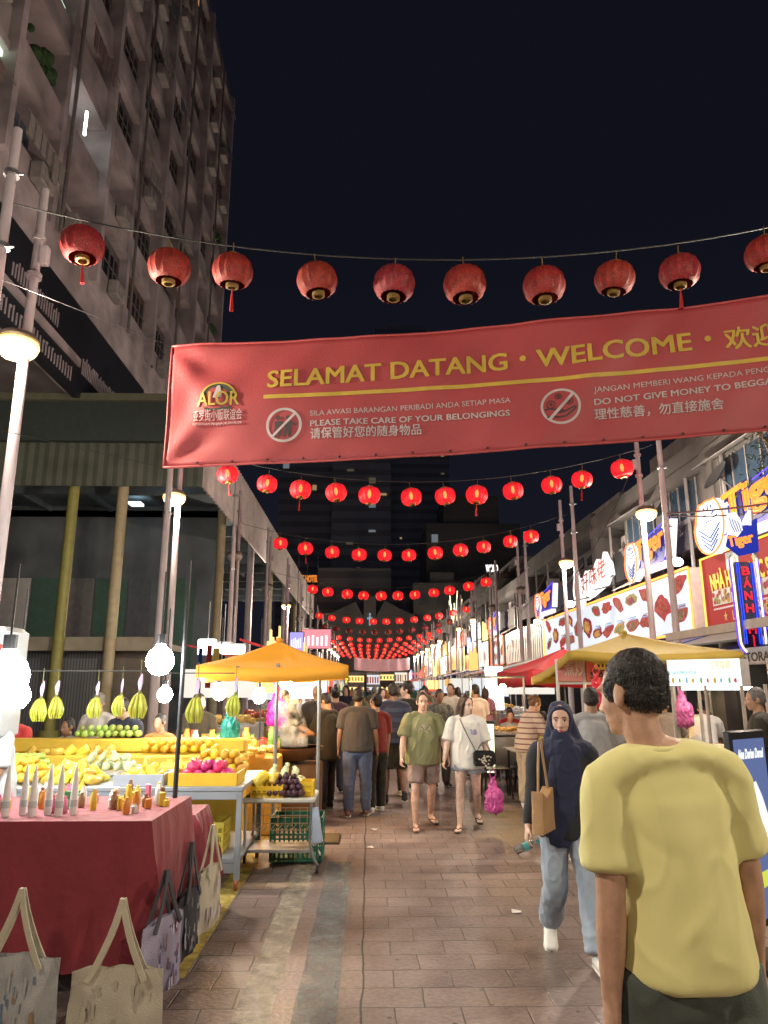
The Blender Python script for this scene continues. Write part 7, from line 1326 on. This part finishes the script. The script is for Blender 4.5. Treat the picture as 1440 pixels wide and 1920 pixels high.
for i,(x,y) in enumerate(((2.75,10.6),(2.7,12.3),(2.9,14.6),(4.0,13.6),(4.6,15.6),(3.3,16.8))):
    dining_table((x,y,0),'grey topped dining table with a plate on it, %s from the camera on the right'%ORD[i])
    mb=MB(); mb.lathe([(0,.0),(.08,.004),(.12,.02),(.115,.024),(.0,.01)],16); tag(mb.build('plate',M('plate white',(.7,.7,.68),.25),loc=(x-.1,y-.1,.749)),'white plate on the dining table that is %s from the camera'%ORD[i],'plate',group='plates on the dining tables')
    for k,(dx,dy,rz) in enumerate(((-.62,0,math.pi/2),(.62,.05,-math.pi/2),(0,-.6,math.pi),(.05,.62,0))):
        if i==0 and k==0: continue
        lab='dark plastic chair on the %s side of the %s dining table'%(('aisle','shop','near','far')[k],ORD[i])
        if not usedc: ch.location=(x+dx,y+dy,0); ch.rotation_euler.z=rz; ch['label']=lab; usedc=True
        else: dup(ch,(x+dx,y+dy,0),rz,lab)
# seated diners
for i,(x,y,rz,c,hc) in enumerate(((3.35,10.7,80,white,'black'),(2.95,13.0,185,cloth('lime',(.40,.45,.10)),'black'),(3.4,14.5,85,white,'black'),(4.0,13.0,0,cloth('teal',(.04,.20,.20)),'black'),(4.6,15.0,5,white,'grey'),(3.3,17.4,180,redc,'black'),(2.9,15.25,180,grey,'black'),(3.4,12.35,88,black,'brown'))):
    person('seated diner in a %s top at the dining tables, %s from the camera'%(('white','lime','plain white','teal','pale white','red','grey','black')[i],ORD[i]),(x,y,0),rz=math.radians(rz),h=1.62,g=1.05,arms=((30,8,60,10),(30,8,60,10)),legs=((86,88,6),(86,88,6)),head=(0,10,0),vox=.016,skin='tan',hair=('short',hc),top=(c,.88,.85,.02),bottom=(black,1.9,.02),shoes=dshoe,seat=.47)
# blue and white parasol-like awning with beer lettering at the far right edge
t=thing('beer_awning','blue and white awning with orange lettering under the red restaurant board','awning',(6.1,12.6,0)); mb=MB(); mb.prism([(-.35,0,2.30),(-.35,0,2.27),(1.7,0,2.72),(1.7,0,2.75)],3.0,(0,-1,0)); mb.build('canopy',M('awning blue',(.03,.05,.22),.6),t); mb=MB(); mb.bx(-.37,-.35,-3.0,0,2.05,2.30); mb.build('valance',M('awning pale',(.42,.44,.52),.6),t); mb=MB(); text_on(mb,'Tiger',(-.375,-.15,2.10),(0,-1,0),(0,0,1),.55,.13,.04); mb.build('lettering',M('awning orange',(.65,.25,.04),.5),t,smooth=None); mb=MB(); text_on(mb,'RESTORAN',(-.375,-1.2,2.10),(0,-1,0),(0,0,1),1.2,.13,.03); mb.build('dark_lettering',M('sign dark',(.035,.02,.02),.5),t,smooth=None); mb=MB(); [mb.cyl((-.3,y,0),(-.3,y,2.25),.025,n=8) for y in (-.1,-2.9)]; mb.build('frame',steel,t)
# sheds / awnings between poles and shops (grey flat awning)
t=thing('flat_awning','dark flat awning with a pale front edge above the mustard umbrella','awning',(7.2,14.0,0)); mb=MB(); mb.prism([(-1.4,0,2.62),(1.0,0,3.0),(1.0,0,3.05),(-1.4,0,2.70)],6.5,(0,-1,0)); mb.build('canopy',M('awning dark',(.07,.065,.065),.6),t); mb=MB(); mb.bx(-1.46,-1.4,-6.5,0,2.58,2.72); mb.build('edge',M('pale edge',(.42,.38,.35),.5),t)
# litter
for i,(u,v,lab) in enumerate(((968,1711,'small scrap of white paper on the paving beside the headscarfed woman'),(702,1556,'white paper scrap on the paving left of the green shirted man'),(694,1590,'tiny pale scrap on the paving nearer the camera'))):
    r=at(u,v,1.0)-V3((0,0,CAMZ)); k=-CAMZ/r.z; q=r*k; mb=MB(); mb.add([(-.04,-.03,.006),(.035,-.04,.012),(.045,.03,.006),(-.03,.04,.016)],[(0,1,2,3)]); o=mb.build('paper_scrap',M('paper',(.7,.68,.64),.8),smooth=None,loc=(q.x,q.y,0),rz=i); tag(o,lab,'litter')
# plain pole post by the kiosk plus wall-mounted vine tree on the nearest shophouse
t=thing('balcony_plant','leafy dark plant spilling over the balcony of the nearest shophouse','plant',(SX-.1,14.2,6.4)); mb=MB(); rp_=random.Random(8)
for k in range(170):
    a=rp_.gauss(0,.35); b=rp_.gauss(.3,.4); c=V3((rp_.uniform(-.35,.3),a,b)); d=V3((rp_.gauss(0,1),rp_.gauss(0,1),rp_.gauss(0,1))).normalized()*.09; e=d.orthogonal().normalized()*.035; mb.add([c-d,c+e,c+d,c-e],[(0,1,2,3)])
mb.build('foliage',M('leaf dark',(.05,.085,.035),.6,0,.4,9),t,smooth=None); mb=MB(); [mb.tube([(.1,0,-.2),(rp_.uniform(-.2,.1),rp_.uniform(-.5,.5),.3),(rp_.uniform(-.3,.2),rp_.uniform(-.9,.9),.7)],.012,4) for k in range(8)]; mb.build('stem',wood,t)
bpy.data.batch_remove(JUNK); bpy.data.scenes.remove(TMP)
